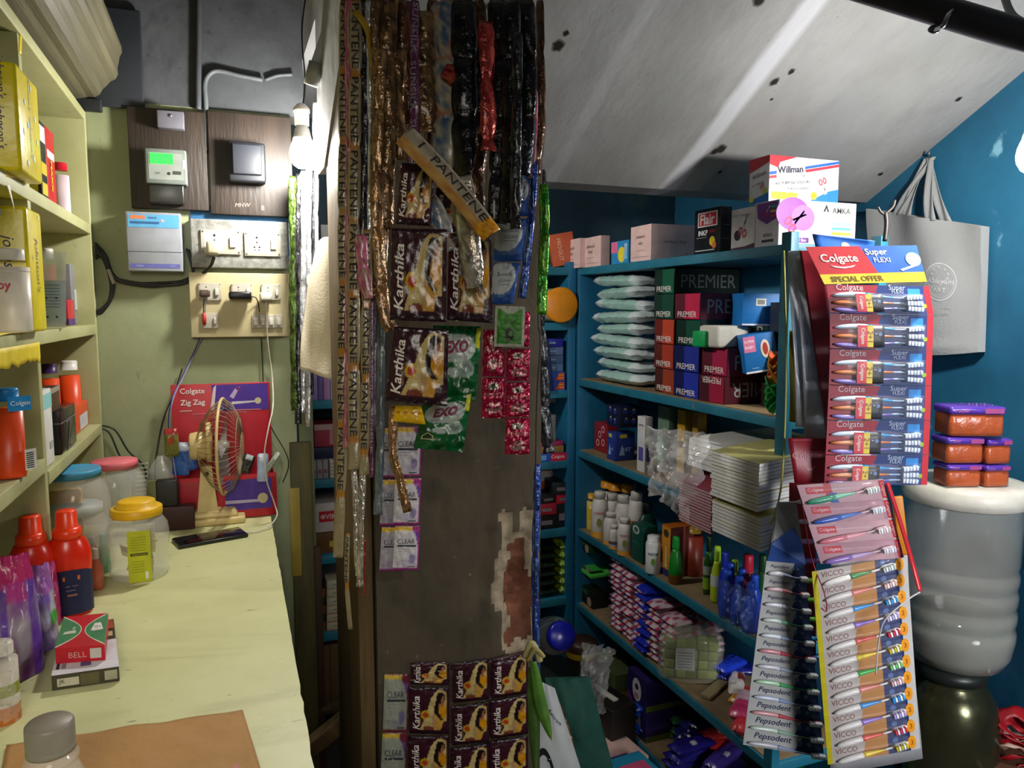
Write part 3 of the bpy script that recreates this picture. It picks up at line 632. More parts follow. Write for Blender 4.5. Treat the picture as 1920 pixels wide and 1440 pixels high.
# exercise books: piles of individual books, edges of pages facing the room
def book_mesh(W, L, T, cover, page='#f0efee', sag=0, seed=0, splay=0):
    g = G(); rnd = random.Random(seed)
    def bend(x, y): return -sag*max(0, (-x)/L)**2
    nn = 8
    for (z0, z1, inset, m) in ((0, .0005, 0, cover), (.0005, T-.0005, .0008, page), (T-.0005, T, 0, cover)):
        m = C(m, .6)
        vs = []; 
        for i in range(nn+1):
            x = -L+L*i/nn; x0 = x+(inset if i == 0 else 0)
            for (y, zz) in ((inset, z0), (W-inset, z0), (W-inset, z1), (inset, z1)): vs.append((x0, y, zz+bend(x, y)))
        fs = []
        for i in range(nn):
            a = i*4; b = a+4
            for k in range(4): fs.append((a+k, a+(k+1) % 4, b+(k+1) % 4, b+k))
        fs += [(3, 2, 1, 0), tuple(nn*4+k for k in (0, 1, 2, 3))]
        g.add(vs, fs, m)
    return g
def pile(n, px, z, L, W, T, X1, sag, grp, where, covers, page='#f0efee', jit=.004, ydir=1, rz=0, zfun=None):
    """books lying flat, long side running into the shelf (X), fore-edges towards the room"""
    y0 = yat(px, X1-L, z); out = []
    for i in range(n):
        c = covers[i % len(covers)]
        o = book_mesh(W, L, T, c, page, sag, i).build('exercise_book', loc=(X1+random.uniform(-jit, jit), y0+random.uniform(-jit, jit)*.7, z+i*(T+.0003)), rz=rz)
        tag(o, '%s white paged exercise book, %s' % (('thick' if T > .012 else 'thin'), where % (ORD[n-1-i] if n-1-i < 16 else 'near the bottom')), 'book', grp); out.append(o)
    return out
# near pile: upper and lower bundles
CV = ['#b4b2a8', '#c8c4b8', '#a8a49a', '#b8b070', '#bcbab2']
ya = 1.44
def bpile(n, zb, zt, X0, X1, y0, y1, sag, grp, where, covers, page='#f0efee', lean=0):
    T = (zt-zb)/n-.0004
    for i in range(n):
        o = book_mesh(y1-y0, X1-X0, T, covers[i % len(covers)], page, sag, i).build('exercise_book', loc=(X1+random.uniform(-.0018, .0018)+lean*i, y0+random.uniform(-.002, .002), zb+i*(T+.0004)))
        tag(o, where % (ORD[n-1-i]), 'book', grp)
YB0, YB1 = yat(1424, 1.085, 1.0), yat(1335, 1.085, 1.0)
bpile(9, .945, 1.022, 1.085, 1.40, YB0-.005, YB1, .03, 'books in the lower near bundle', 'white paged exercise book, %s in the lower right bundle', CV)
bpile(13, 1.026, 1.135, 1.08, 1.40, YB0, YB1, .022, 'books in the upper near bundle', 'white paged exercise book, %s in the upper right bundle', CV[1:]+['#b5a43a'])
bpile(14, .945, 1.05, 1.09, 1.38, YB1+.01, YB1+.15, .045, 'pinkish books in the plastic wrapped pile', 'pink edged exercise book, %s in the plastic wrapped pile', ['#7a2c3a', '#8c3444'], page='#c9a4a8')
bpile(5, 1.052, 1.125, 1.13, 1.40, YB1+.01, YB1+.17, .012, 'white books on the plastic wrapped pile', 'white edged exercise book, %s on the wrapped pile', CV)
# clear crumpled bag hanging over the far pile
def crumple(name, label, cat, pts, m, seed=0, amp=.02, nu=34, nv=30, thick=0, parent=None, grp=None):
    tl, tr, bl, br = map(Vector, pts); n = (tr-tl).cross(tl-bl).normalized()
    def fn(u, v):
        p = (bl*(1-u)+br*u)*(1-v)+(tl*(1-u)+tr*u)*v
        q = Vector((u*7+seed, v*7, seed)); k = noise.noise(q)+.5*noise.noise(q*2.3)+.25*noise.noise(q*5)
        edge = .012*noise.noise(Vector((u*9, v*9, seed+5)))
        return p+n*(amp*k+amp*1.6*sin(pi*u)*sin(pi*v))+(tr-tl).normalized()*edge+(tl-bl).normalized()*edge
    g = G().grid(fn, nu, nv, m); o = g.build(name, parent); return tag(o, label, cat, grp)
BAGF = mat('crumpled_clear_film', '#e4e2e0', .16, alpha=.3, var=0, bump=1.0, bscale=30, coat=1)
crumple('plastic_bag', 'crumpled clear plastic bag wrapped around the far pile of exercise books', 'plastic bag',
        [P(1212, 800, D=1.98), P(1335, 812, D=1.78), P(1222, 925, D=1.90), P(1290, 980, D=1.70)], BAGF, 4, .022)
# ---- bay 3: powders and shampoos ----
z = .647
def bt(px, py, T, X, wpx, kind, body, cap, label, cat='bottle', grp=None, nm='talcum_powder_bottle', **k):
    y = yat(px, X, z); d = depth((X, y, z)); r = wpx/2*d/FPX*1.18; h = zat(T, X, y)-z
    return bottle(nm, label, cat, (X, y, z), r, h, kind, body, cap, group=grp, **k)
W1, O1 = '#d8d2cc', '#dfa040'
bd = [(.0, .13, O1)]
bt(1097, 0, 922, 1.225, 17, 'can', '#dca8b4', '#d0557c', 'pink and white powder bottle at the far end of the powder row', band=[(.3, .5, '#d0557c')])
bt(1109, 0, 925, 1.225, 16, 'can', '#dcc05a', '#d9a030', 'yellow powder bottle second from the far end of the row', band=[(.3, .6, '#e0c02c')])
bt(1124, 0, 921, 1.215, 27, 'talc', W1, '#cfcac4', 'tall white powder bottle with round green emblem, nearest the yellow ones', text='GOKUL', band=bd, emblem='#8a8a3c')
bt(1138, 0, 902, 1.30, 26, 'can', W1, '#e0951c', 'powder bottle with bright orange lid standing behind the white ones')
bt(1153, 0, 906, 1.305, 28, 'can', W1, '#dd8f18', 'powder bottle with orange lid, second of those at the back')
bt(1176, 0, 908, 1.31, 24, 'can', W1, '#c88a20', 'powder bottle with dull orange lid, nearest of those at the back')
bt(1147, 0, 925, 1.26, 25, 'talc', W1, '#cfcac4', 'white powder bottle in the middle row below the orange lids', text='GOKUL')
bt(1168, 0, 928, 1.25, 26, 'talc', W1, '#cfcac4', 'white powder bottle with grey cap in the middle row', text='GOKUL')
bt(1192, 0, 921, 1.275, 27, 'talc', W1, '#cfcac4', 'white powder bottle with an orange carton at its foot', band=[(.1, .5, '#b8782c')])
bt(1145, 0, 960, 1.21, 24, 'talc', W1, '#cfcac4', 'short white powder bottle in the front row, farthest', band=bd)
bt(1152, 0, 984, 1.198, 18, 'talc', '#d4cdc8', '#cfcac4', 'small white powder bottle with barcode in front', band=[(.2, .34, '#55555a'), (0, .1, O1)])
bt(1171, 0, 970, 1.20, 24, 'talc', W1, '#cfcac4', 'short white powder bottle with round emblem near the green carton', text='GOKUL', band=bd, emblem='#8a8a3c')
def greenart(g, f): g.disc(.42, .86, .28, '#b9c4b8', f, ry=.12); g.disc(.42, .86, .16, '#2c5c50', f, .0012, ry=.07); g.text('Himalaya', .5, .5, f.w*.7, '#3e7c6c', f); ln(g, f, .4, .2, .8, '#2c6858')
carton('shampoo_carton', 'dark green carton with pale oval mark beside the white powder bottles', 'carton', 1183, 1205, 1232, z, 990, 1.20, '#0f4a3e', greenart)
bt(1212, 0, 942, 1.275, 38, 'squat', '#103c30', '#0a1c18', 'large dark green bottle with black cap behind the green carton', nm='shampoo_bottle', sy=.6)
bt(1224, 0, 1004, 1.195, 24, 'can', '#dcdcdc', '#d4d4d4', 'plain white bottle with green leaf in front of the dark green bottle', nm='lotion_bottle', capat=.86, text='NEEM', tcol='#2c5c50', emblem='#6c9c3c')
def orart(g, f): g.rect(0, 0, 1, .14, '#2c2a6c', f); g.disc(.5, .85, .3, '#3a2a10', f, ry=.08); g.poly([(.4, .18), (.6, .18), (.55, .6), (.45, .6)], '#d8d0b0', f)
carton('hair_oil_carton', 'orange yellow and brown carton behind the bright green oil bottle', 'carton', 1240, 1256, 1300, z, 990, 1.215, '#b8621c', lambda g, f: (g.rect(.02, .02, .98, .98, '#d08c20', f, .0005), orart(g, f)), lambda g, f: (g.rect(0, 0, 1, 1, '#5a1c10', f, .0004), g.rect(.55, 0, .62, 1, '#a85038', f)), rough=.2)
bt(1266, 0, 1006, 1.21, 22, 'drop', '#1c7c24', '#1a9430', 'bright green oil bottle standing in front of the orange carton', nm='oil_bottle', band=[(.02, .2, '#6c4418')])
bt(1300, 0, 985, 1.30, 28, 'can', '#7a2c1c', '#8c6a20', 'dark red brown jar at the back of the third shelf', nm='oil_bottle')
bt(1328, 0, 1005, 1.25, 20, 'drop', '#2c5a2c', '#0c2814', 'dark green bottle with yellow green label, far one of the shampoos', nm='shampoo_bottle', band=[(.1, .3, '#8cae2c'), (.35, .5, '#9aa69c')], sy=.7)
bt(1343, 0, 1024, 1.235, 20, 'drop', '#b4c82c', '#a0cc24', 'yellow green bottle with white label beside the blue bottle', nm='shampoo_bottle', band=[(.3, .5, '#c8d0c8')])
bt(1357, 0, 1035, 1.225, 22, 'drop', '#1a2a9c', '#182a90', 'bright blue bottle on the third shelf', nm='shampoo_bottle', sy=.7)
bt(1376, 0, 1050, 1.27, 20, 'drop', '#8ab428', '#98c42c', 'lime green bottle behind the clear blue pack', nm='shampoo_bottle')
bt(1400, 0, 1040, 1.26, 32, 'drop', '#a83c4c', '#b02438', 'large dusty red bottle behind the clear blue pack', nm='shampoo_bottle', emblem='#5c1020')
bt(1428, 0, 1040, 1.29, 26, 'drop', '#1c4a28', '#143c20', 'dark green bottle at the near end of the third shelf', nm='shampoo_bottle')
# blue bottles shrink wrapped
for i in range(6):
    a, b = divmod(i, 3); lab_ = 'blue bottle in shrink wrap, %s of the %s row' % (['far', 'middle', 'near'][b], ['front', 'back'][a]); X = 1.20+.045*a; y = yat(1362+b*22+a*6, X, z); b = 2-b; lab_ = 'blue bottle in shrink wrap, %s of the %s row' % (['far', 'middle', 'near'][b], ['front', 'back'][a])
    bottle('blue_bottle', lab_, 'bottle', (X, y, z), .021, .125, 'drop', '#2346c4', '#2a50c0', group='shrink wrapped blue bottles', rough=.2)
crumple('shrink_wrap', 'clear shiny shrink wrap over the six blue bottles', 'plastic wrap', [P(1345, 1085, D=1.62), P(1425, 1110, D=1.50), P(1345, 1180, D=1.62), P(1425, 1200, D=1.5)], mat('blue_tinted_wrap', '#9ab4ee', .1, alpha=.25, var=0, bump=.9, bscale=26, coat=1), 8, .006, 20, 16)
# ---- bay 4: soaps, pink packs, blue packs ----
z = .365
def gsoap(g, f): g.rect(0, 0, 1, .5, '#10120f', f); g.disc(.75, .3, .14, '#a08a7c', f); g.text('soap', .4, .7, f.w*.5, '#3c7c3c', f)
for i, (L_, E_, R_, zz, T_, cc, ll) in enumerate([(1084, 1112, 1135, .365, 1112, '#14180f', 'black and green soap carton at the bottom of the far pile'), (1084, 1108, 1130, .365+.13, 1072, '#20381a', 'black soap carton with green flap in the far pile'), (1082, 1107, 1128, .365+.20, 1020, '#174a1c', 'dark green carton on top of the far soap pile')]):
    carton('soap_carton', ll, 'carton', L_, E_, R_, zz, T_, 1.205, cc, gsoap, top='#3aa83c' if i == 1 else None)
tag(G().box((0, 0, .006), (.10, .08, .012), '#4fc04a', bev=.001).build('soap_leaflet', loc=(1.25, yat(1108, 1.22, .5), .478)), 'bright green leaf shaped card lying on the far soap cartons', 'card')
def dots(c1, c2, c3):
    c1, c2, c3 = map(lin, (c1, c2, c3))
    return lambda u, v: c2 if (int(u*9)+int(v*6)) % 3 == 0 else (c3 if (int(u*9)*3+int(v*6)) % 5 == 0 else c1)
pk = [pouch_g(.20, .085, .020, '#d8b8c4', dots('#d9c2cc', '#b0385c', '#5c5a80'), s).build('x').data for s in (1, 2, 3)]
for o in [o for o in bpy.data.objects if o.name.startswith('x')]: bpy.data.objects.remove(o)
# rows of small pink sachet packs, stacked: ends facing the room
na_ = 5; nb = 12
for a in range(na_):
    for b in range(nb-a):
        X = 1.285; y = 2.16-a*.078; zz = .366+b*.0208
        if b > 9 and a > 1: continue
        o = bpy.data.objects.new('pink_soap_pack', pk[(a+b) % 3]); COL.objects.link(o); o.location = (X+random.uniform(-.006, .006), y+random.uniform(-.003, .003), zz); o.rotation_euler = (0, random.uniform(-.03, .03), random.uniform(-.05, .05)); o.scale = (.95, 1, 1)
        tag(o, 'pink white dotted soap pack, %s in %s stack' % (ORD[nb-a-1-b], ['the farthest', 'the second', 'the third', 'the fourth', 'the nearest'][a]), 'soap pack', 'pink dotted soap packs on the fourth shelf')
bl = pouch_g(.18, .07, .030, '#2233b4', lambda u, v: lin('#5f7ae0') if .35 < u < .6 and .3 < v < .6 else lin('#1e2cb0'), 4).build('x').data; bpy.data.objects.remove(bpy.data.objects['x'])
k = 0
for a, nb2 in ((0, 8), (1, 5)):
    for b in range(nb2):
        o = bpy.data.objects.new('blue_soap_pack', bl); COL.objects.link(o); o.location = (1.275+random.uniform(-.01, .01)+a*.02, yat(1216, 1.2, .45)+.02-a*.075, .366+b*.0275); o.rotation_euler = (0, random.uniform(-.05, .05), random.uniform(-.15, .15))
        tag(o, 'blue soap pack, %s in the %s blue stack' % (ORD[nb2-1-b], ['far', 'near'][a]), 'soap pack', 'blue soap packs on the fourth shelf')
gr_ = pouch_g(.15, .075, .030, '#1fae2c', lambda u, v: lin('#62e04c') if .3 < u < .5 else lin('#18a428'), 5).build('x').data; bpy.data.objects.remove(bpy.data.objects['x'])
for i, (px, py, zz, rz) in enumerate([(1240, 1228, .366, .2), (1243, 1216, .393, .1), (1246, 1204, .420, .25), (1266, 1176, .447, -.5)]):
    o = bpy.data.objects.new('green_soap_pack', gr_); COL.objects.link(o); put(o, px, py, zz, 'bright green soap pack, %s of the green ones' % ORD[3-i], 'soap pack', 'green soap packs on the fourth shelf', rz, dx=.03)
# bag of olive soaps
p0 = P(1295, 1270, Z=.366)
t = thing('soap_bag', 'clear bag full of olive green soap cakes with a white label', 'bag', p0)
gg = G(); rnd = random.Random(3)
for i in range(5):
    for j in range(4):
        for kk in range(2): gg.box((-.062+.031*i+rnd.uniform(-.003, .003), kk*.03, .016+.029*j), (.029, .028, .026), ['#74802c', '#8a9434', '#667224'][(i+j) % 3], bev=.004, rz=rnd.uniform(-.15, .15))
gg.build('soap_cakes', t, rz=-.5)
def bagf(u, v):
    a = 2*pi*u; r = (.095-.05*max(0, v-.72)*3.2)*(1+.06*noise.noise(Vector((cos(a)*2, sin(a)*2, v*5))))
    return Vector((r*cos(a), r*.55*sin(a)+.012, .002+v*.165))
G().grid(bagf, 30, 14, film_clear('soap_bag_film', '#dfe4c8', .22)).build('bag_film', t, rz=-.5)
gl = G(); f = FR((-.05, -.048, .045), (1, 0, 0), (0, -.1, 1), .055, .07); gl.rect(0, 0, 1, 1, '#d6d6cf', f, .001)
for q in range(6): ln(gl, f, .12+.13*q, .12, .88, '#7e7e7a', .03, .0016)
gl.build('paper_label', t, rz=-.5)
for i, (px, py, zz, rz, c) in enumerate([(1365, 1270, .366, .6, '#1a2a9c'), (1362, 1255, .394, .3, '#2240c8'), (1386, 1262, .366, -.4, '#161c78')]):
    o = pouch_g(.11, .06, .027, c, None, 20+i).build('blue_sachet_pack'); put(o, px, py, zz, ['dark blue small pack right of the olive soap bag', 'bright blue pack on top, right of the olive soap bag', 'navy pack behind the red and white tube carton'][i], 'pack', None, rz, dx=.01)
def tubeart(u, v): return lin('#7a2c20') if v < .5 and .5 < u < .85 else lin('#d8cfc8')
put(pouch_g(.13, .045, .026, '#d8cfc8', tubeart, 31).build('cream_pack'), 1370, 1292, .375, 'cream white slim pack with brown print lying over the pink packs', 'pack', None, .9, dx=.02)
put(pouch_g(.10, .055, .026, '#dc9022', lambda u, v: lin('#c83024') if u > .5 else lin('#e09c24'), 32).build('orange_pack'), 1378, 1318, .366, 'orange and red pack between cream and pink packs', 'pack', None, .5, dx=.03)
put(pouch_g(.14, .07, .035, '#d84c80', lambda u, v: lin('#d8b4c4') if u > .45 else lin('#d03c70'), 33).build('pink_pack'), 1388, 1338, .38, 'bright pink and pale pink pack near the grey toothbrush card', 'pack', None, .7, dx=.02)
put(pouch_g(.13, .07, .035, '#c81f28', lambda u, v: lin('#e04048') if u < .3 else lin('#c41c24'), 34).build('red_pack'), 1392, 1366, .366, 'red pack at the near edge of the fourth shelf', 'pack', None, .7, dx=.02)
tag(G().box((0, 0, .012), (.20, .03, .010), '#8d7c5c', bev=.001).build('cardboard_strip', loc=P(1330, 1290, Z=.366)+Vector((.04, 0, -.006)), rz=.5), 'folded strip of brown cardboard lying on the fourth shelf', 'cardboard')
# ---- bay 5 ----
z = .077
tag(carton_g(.10, .16, .125, '#4c5a38', None, lambda g, f: (g.rect(.1, .1, .9, .5, '#7a8c34', f), g.disc(.6, .75, .08, '#b08a78', f)), rough=.2).build('soap_carton', loc=(1.20, 2.16, z)), 'olive soap carton inside clear wrap at the far end of the fifth shelf', 'carton')
for i in range(5):
    tag(carton_g(.022, .12, .10, '#5a5f44', lambda g, f: g.rect(.2, .7, .8, .95, '#9a9c88', f), rough=.2).build('soap_carton', loc=(1.20, 2.27+i*.024, z)), 'thin grey green soap carton, %s in the wrapped far row' % ORDL[4-i], 'carton', 'wrapped grey green soap cartons')
crumple('plastic_wrap', 'torn clear plastic wrap bulging from the grey green soap cartons', 'plastic wrap', [P(1095, 1205, D=2.25), P(1150, 1215, D=2.1), P(1085, 1330, D=2.15), P(1130, 1340, D=2.0)], mat('thin_torn_film', '#dcdcdc', .1, alpha=.22, var=0, bump=1, bscale=30, coat=1), 15, .02, 26, 22)
def oval(g, f):
    g.rect(0, 0, 1, 1, '#231a52', f, .0004); g.disc(.5, .5, .24, '#c9c4cc', f, .0009, ry=.38); g.disc(.5, .6, .09, '#2a2040', f, .0012, ry=.1); g.disc(.5, .3, .12, '#b07c8c', f, .0012, ry=.09); g.poly([(0, 0), (.3, 0), (0, .3)], '#7a2a7c', f, .0008)
for i in range(2):
    tag(carton_g(.115, .16, .10, '#2b1e5c', oval, lambda g, f: g.rect(0, .0, 1, .2, '#6c7c2c', f)).build('detergent_carton', loc=(1.195, 1.95, z+i*.102)), ['deep violet carton with white oval emblem, the lower of two', 'deep violet carton with white oval emblem, the upper of two'][i], 'carton')
cols5 = [('#c8281c', 'red', 4, 1236, 1335, .02), ('#1848b4', 'bright blue', 5, 1205, 1350, .0), ('#1c4424', 'dark green', 3, 1275, 1360, .03), ('#1a1c5c', 'dark navy', 6, 1290, 1385, .03), ('#241f78', 'violet blue', 4, 1262, 1420, .0), ('#b42828', 'deep red', 4, 1330, 1395, .02), ('#3c2c7c', 'purple', 3, 1350, 1425, .0)]
for c, nme, n_, px, py, dx in cols5:
    hi = lin(c)
    me = pouch_g(.15, .062, .024, c, lambda u, v, hi=hi: mix(hi, (.8, .8, .8), .7) if .42 < u < .55 and .2 < v < .45 else hi, px).build('x').data; bpy.data.objects.remove(bpy.data.objects['x'])
    for i in range(n_):
        o = bpy.data.objects.new('sachet_pack', me); COL.objects.link(o)
        p = P(px, py, Z=z+.03); p.x = max(p.x, 1.255)+dx
        o.location = (p.x, p.y-.01*i, z+i*.022); o.rotation_euler = (random.uniform(-.08, .08), random.uniform(-.1, .1), random.uniform(-.5, .5))
        tag(o, '%s pouch, %s of the %s pouches on the lowest shelf' % (nme, ORD[n_-1-i], nme), 'pouch', '%s pouches on the lowest shelf' % nme)
g = G(); f = FR((-.10, -.14, 0), (1, 0, 0), (0, 1, 0), .2, .28); g.box((0, 0, -.0006), (.2, .28, .001), '#8e8a72')
for q in range(9): ln(g, f, .2+.05*q, .15, .85, '#6a6650', .006, .0006)
tag(g.build('newspaper_sheet', loc=(1.29, 1.66, z+.0015)), 'printed newspaper sheet lining the lowest shelf', 'paper')
tag(G().box((0, 0, .07), (.2, .16, .14), '#0f8a24', bev=.004).poly([(.2, 0), (.8, 0), (.8, .9)], '#c82c24', FR((-.1, -.0805, 0), (1, 0, 0), (0, 0, 1), .2, .14)).build('detergent_carton', loc=(1.32, 1.44, z)), 'bright green carton with a red triangle at the near end of the lowest shelf', 'carton')
# ---- floor under the shelf ----
def floorcarton(px, py, T, D, w_, d_, h_, c, label, art=None, rz=0):
    p = P(px, py, D=D); g = G().box((0, 0, h_/2), (w_, d_, h_), c, bev=.002)
    if art: art(g, FR((-w_/2, -d_/2, h_), (1, 0, 0), (0, 1, 0), w_, d_))
    return p, g
z = .03
tag(G().box((0, 0, .05), (.18, .26, .10), '#c9a49a', bev=.002).rect(.3, .1, .7, .16, '#4a3c84', FR((-.09, -.13, .10), (1, 0, 0), (0, 1, 0), .18, .26), .0008).build('soap_carton', loc=(1.05, 1.98, 0), rz=.1), 'pale pink carton on the floor beside the lowest shelf', 'carton')
tag(G().box((0, 0, .07), (.17, .22, .14), '#2688a8', bev=.002).rect(.3, .3, .9, .8, '#c04c6c', FR((-.085, -.11, .14), (1, 0, 0), (0, 1, 0), .17, .22), .0008).build('soap_carton', loc=(1.03, 1.72, 0), rz=.1), 'sky blue and pink carton on the floor in front of the pale pink one', 'carton')
tag(G().lathe([(0, 0), (.05, 0), (.055, .01), (.055, .30), (.05, .31), (0, .31)], '#3a2418', 24).lathe([(.056, .26), (.056, .28)], '#c8a820', 24, cap=False).build('oil_tin', loc=(1.11, 2.24, 0)), 'brown cylindrical tin with yellow band on the floor behind the cartons', 'tin')
tag(G().box((0, 0, .1), (.10, .3, .2), '#1c1712', bev=.003).box((0, -.05, .204), (.02, .12, .006), '#c8c4b8', bev=.001).build('dark_box', loc=(1.10, 2.12, 0), rz=.2), 'dark box with white strip on the floor under the shelves', 'box')
# ================= GOODS ON THE BACK SHELVING (front plane Y = 2.452) =================
YB = 2.458
def bbox(name, label, cat, x0p, x1p, z, Tp, col, art=None, Y=None, d=.16, group=None, h=None, rz=0, rough=.45, top=None):
    Y = Y or YB; x0 = xat(x0p, Y, z); x1 = xat(x1p, Y, z); hh = h or zat(Tp, x0, Y)-z; w_ = x1-x0
    g = G().box((w_/2, d/2, hh/2), (w_, d, hh), col if not isinstance(col, str) else C(col, rough), bev=.001)
    if art: art(g, FR((0, 0, 0), (1, 0, 0), (0, 0, 1), w_, hh))
    if top: g.rect(0, 0, 1, 1, top, FR((0, 0, hh), (1, 0, 0), (0, 1, 0), w_, d), .0006)
    o = tag(g.build(name, loc=(x0, Y, z), rz=rz), label, cat, group); o['h'] = hh; return o
# right of the pillar
zc = 1.403+.063; cx = xat(1047, YB, zc)
t = thing('orange_lid_jar', 'jar lying on its side showing a round bright orange lid beside the pillar', 'jar', (cx, YB, zc))
M = Matrix.Rotation(pi/2, 4, 'X')
G().lathe([(0, 0), (.055, 0), (.061, .004), (.063, .010), (.063, .030), (.058, .032)], C('#e08a14', .35), 40, M=M).box((0, -.002-.001, 0), (.010, .003, .022), '#b8a080', bev=.001).build('lid', t)
G().lathe([(.056, -.002), (.060, -.02), (.060, -.17), (.05, -.18), (0, -.18)], C('#b9b48c', .3), 32, M=M).build('jar_body', t)
def hitart(g, f):
    g.rect(0, 0, 1, 1, '#1c48a4', f, .0004)
    g.poly([(.25, .1), (.95, .1), (.95, .9), (.6, .9), (.45, .5)], '#c8441c', f); g.rect(.5, .3, .9, .4, '#e0a030', f, .001); g.rect(.55, .6, .9, .7, '#e0a030', f, .001)
z = 1.158
for i in range(2): bbox('incense_carton', ['lower', 'upper'][i]+' blue carton with orange flame mark on the back shelf right of the pillar', 'carton', 1033, 1059, z+i*.034, 0, '#1c48a4', hitart, h=.033)
for i, c in enumerate(['#4c6c90', '#44587c', '#586c94', '#1c1c8c']):
    bbox('soap_carton', ['grey blue', 'slate blue', 'pale blue grey', 'deep royal blue'][i]+' carton stacked above the orange flame cartons', 'carton', 1027, 1056, z+.068+i*.030, 0, c, lambda g, f: g.rect(.1, .4, .5, .6, '#8ca4c0', f), h=.029)
tag(G().box((0, 0, .09), (.035, .12, .185), '#14224c', bev=.001).build('carton', loc=(xat(1027, 2.46, 1.25), 2.50, z+.002), rot=(0, -.12, 0)), 'tall dark navy carton leaning beside the pale blue cartons', 'carton')
bbox('carton', 'royal blue carton half hidden by the pillar edge on the back shelf', 'carton', 1001, 1016, z, 0, '#1c4cc0', h=.11)
z = .898
def cg(g, f): g.rect(.45, 0, 1, 1, '#c01c3c', f); g.text('Colgate', .7, .5, f.w*.45, '#e8c8c8', f, .001, fat=.01); g.rect(.05, .2, .3, .8, '#6ca4d8', f)
bbox('toothpaste_carton', 'blue and red toothpaste carton lying lowest on the back shelf by the pillar', 'carton', 1008, 1062, z, 0, '#1c4cb4', cg, h=.030)
bbox('carton', 'tan brown flat carton lying above the toothpaste carton', 'carton', 1008, 1057, z+.031, 0, '#8c6c34', h=.025)
bbox('carton', 'magenta flat carton lying above the tan brown carton', 'carton', 1012, 1056, z+.057, 0, '#a0285c', h=.016)
bbox('carton', 'grey carton on top of the magenta one', 'carton', 1010, 1042, z+.0745, 0, '#64706c', h=.03)
bbox('medicine_carton', 'white printed upright carton at the back behind the grey carton', 'carton', 1030, 1050, z+.0745, 778, '#9c9c98', lambda g, f: [ln(g, f, .1+.12*i, .15, .85, '#6c6c70', .03) for i in range(6)], Y=2.56, d=.06)
bbox('carton', 'small brown grey carton at the top of the back shelf pile', 'carton', 1028, 1050, z+.0745+.128, 0, '#4c4840', Y=2.56, d=.06, h=.035)
z = .642
bottle('cream_jar', 'orange and white jar behind the red and black cartons', 'jar', (xat(1020, 2.60, z), 2.60, z+.125), .034, .09, 'can', '#c8582c', '#c8481c', band=[(.35, .8, '#b8b0a8')])
for i, (a, b, zz, hh, c, rz, ll) in enumerate([(1004, 1046, 0, .055, '#141416', .0, 'black flat carton at the bottom of the back shelf jumble'), (1007, 1042, .056, .04, '#a01c30', -.1, 'crimson carton lying askew among black cartons'), (1042, 1066, 0, .09, '#1a1a1e', .1, 'black upright carton at the right of the jumble'), (1012, 1046, .097, .03, '#1c1e20', .08, 'black flat carton on the crimson one'), (1044, 1064, .091, .035, '#b81c30', 0, 'bright red small carton at the right of the jumble'), (1036, 1066, .127, .045, '#142224', -.1, 'dark teal carton topmost of the jumble')]):
    bbox('carton', ll, 'carton', a, b, z+zz, 0, c, lambda g, f: g.rect(.25, .3, .75, .6, '#7c7078', f) , h=hh, rz=rz, Y=2.47, d=.12)
z = .378
for i in range(6):
    x0 = xat(1050, YB, z); o = pouch_g(.068, .10, .038, '#94ac1c', lambda u, v: lin('#5c7c14') if (int(u*7)+int(v*5)) % 4 == 0 else lin('#9cb824'), i).build('noodle_pack')
    o.location = (x0+.038, YB+.06, z+i*.0335); tag(o, 'yellow green small pack, %s in the column right of the pillar' % ORD[5-i], 'pack', 'yellow green packs on the back shelf')
    o = pouch_g(.10, .12, .036, '#0c2418', lambda u, v: lin('#2c5c40') if .3 < u < .7 and .4 < v < .6 else lin('#0c1c14'), i+20).build('tea_pack')
    o.location = (x0-.052, YB+.07, z+i*.0345); tag(o, 'black green pack, %s in the column at the pillar edge' % ORD[5-i], 'pack', 'black green packs on the back shelf')
# blue lidded container on the floor side
p = P(1052, 1192, D=2.35)
t = thing('blue_lid_jar', 'dark clear jar with a round deep blue lid below the back shelves', 'jar', (p.x, p.y, p.z))
R2 = Matrix.Rotation(1.15, 4, 'X') @ Matrix.Rotation(-.1, 4, 'Y')
G().lathe([(.03, .01), (.0, .012)], '#15189a', 32, M=R2, cap=False).lathe([(0, .016), (.038, .015), (.045, .010), (.046, -.012), (.042, -.014)], C('#14178c', .25), 36, M=R2).build('lid', t)
G().lathe([(.040, -.014), (.058, -.04), (.062, -.08), (.062, -.2), (.05, -.21), (0, -.21)], CLEAR, 32, M=R2).build('jar_body', t)
tag(G().box((0, 0, (p.z-.15)/2), (.16, .20, p.z-.15), '#1a1c1e', bev=.003).build('dark_carton', loc=(p.x, p.y+.10, 0)), 'dark carton under the blue lid jar beside the back shelves', 'carton')
# left of the pillar
z = 1.158
for i, (a, b, c, ll) in enumerate([(583, 596, '#8c74a8', 'lilac'), (597, 606, '#6c5c98', 'violet'), (607, 619, '#b484b0', 'rose'), (620, 636, '#a4a8c8', 'pale blue'), (640, 662, '#c084a4', 'pink')]):
    bbox('napkin_pack', '%s soft pack on the highest open shelf left of the pillar' % ll, 'pack', a, b, z, 0, c, (lambda g, f: g.disc(.5, .55, .3, '#2c7cc0', f)) if i == 3 else None, h=.10, Y=2.47)
z = .898
bbox('plastic_tub', 'dark red and pale pink rounded box on a shelf left of the pillar', 'box', 590, 637, z+.10, 0, '#8c2c40', lambda g, f: (g.rect(0, .75, 1, 1, '#a88888', f), g.rect(.6, .1, 1, .75, '#a87078', f)), h=.075, Y=2.50)
bbox('carton', 'dark blue flat carton beneath the dark red box', 'carton', 575, 640, z+.062, 0, '#141c3c', h=.036, Y=2.50)
bbox('carton', 'red orange small carton beside hanging strips on the back shelf', 'carton', 636, 664, z+.062, 0, '#b03418', h=.03, Y=2.50)
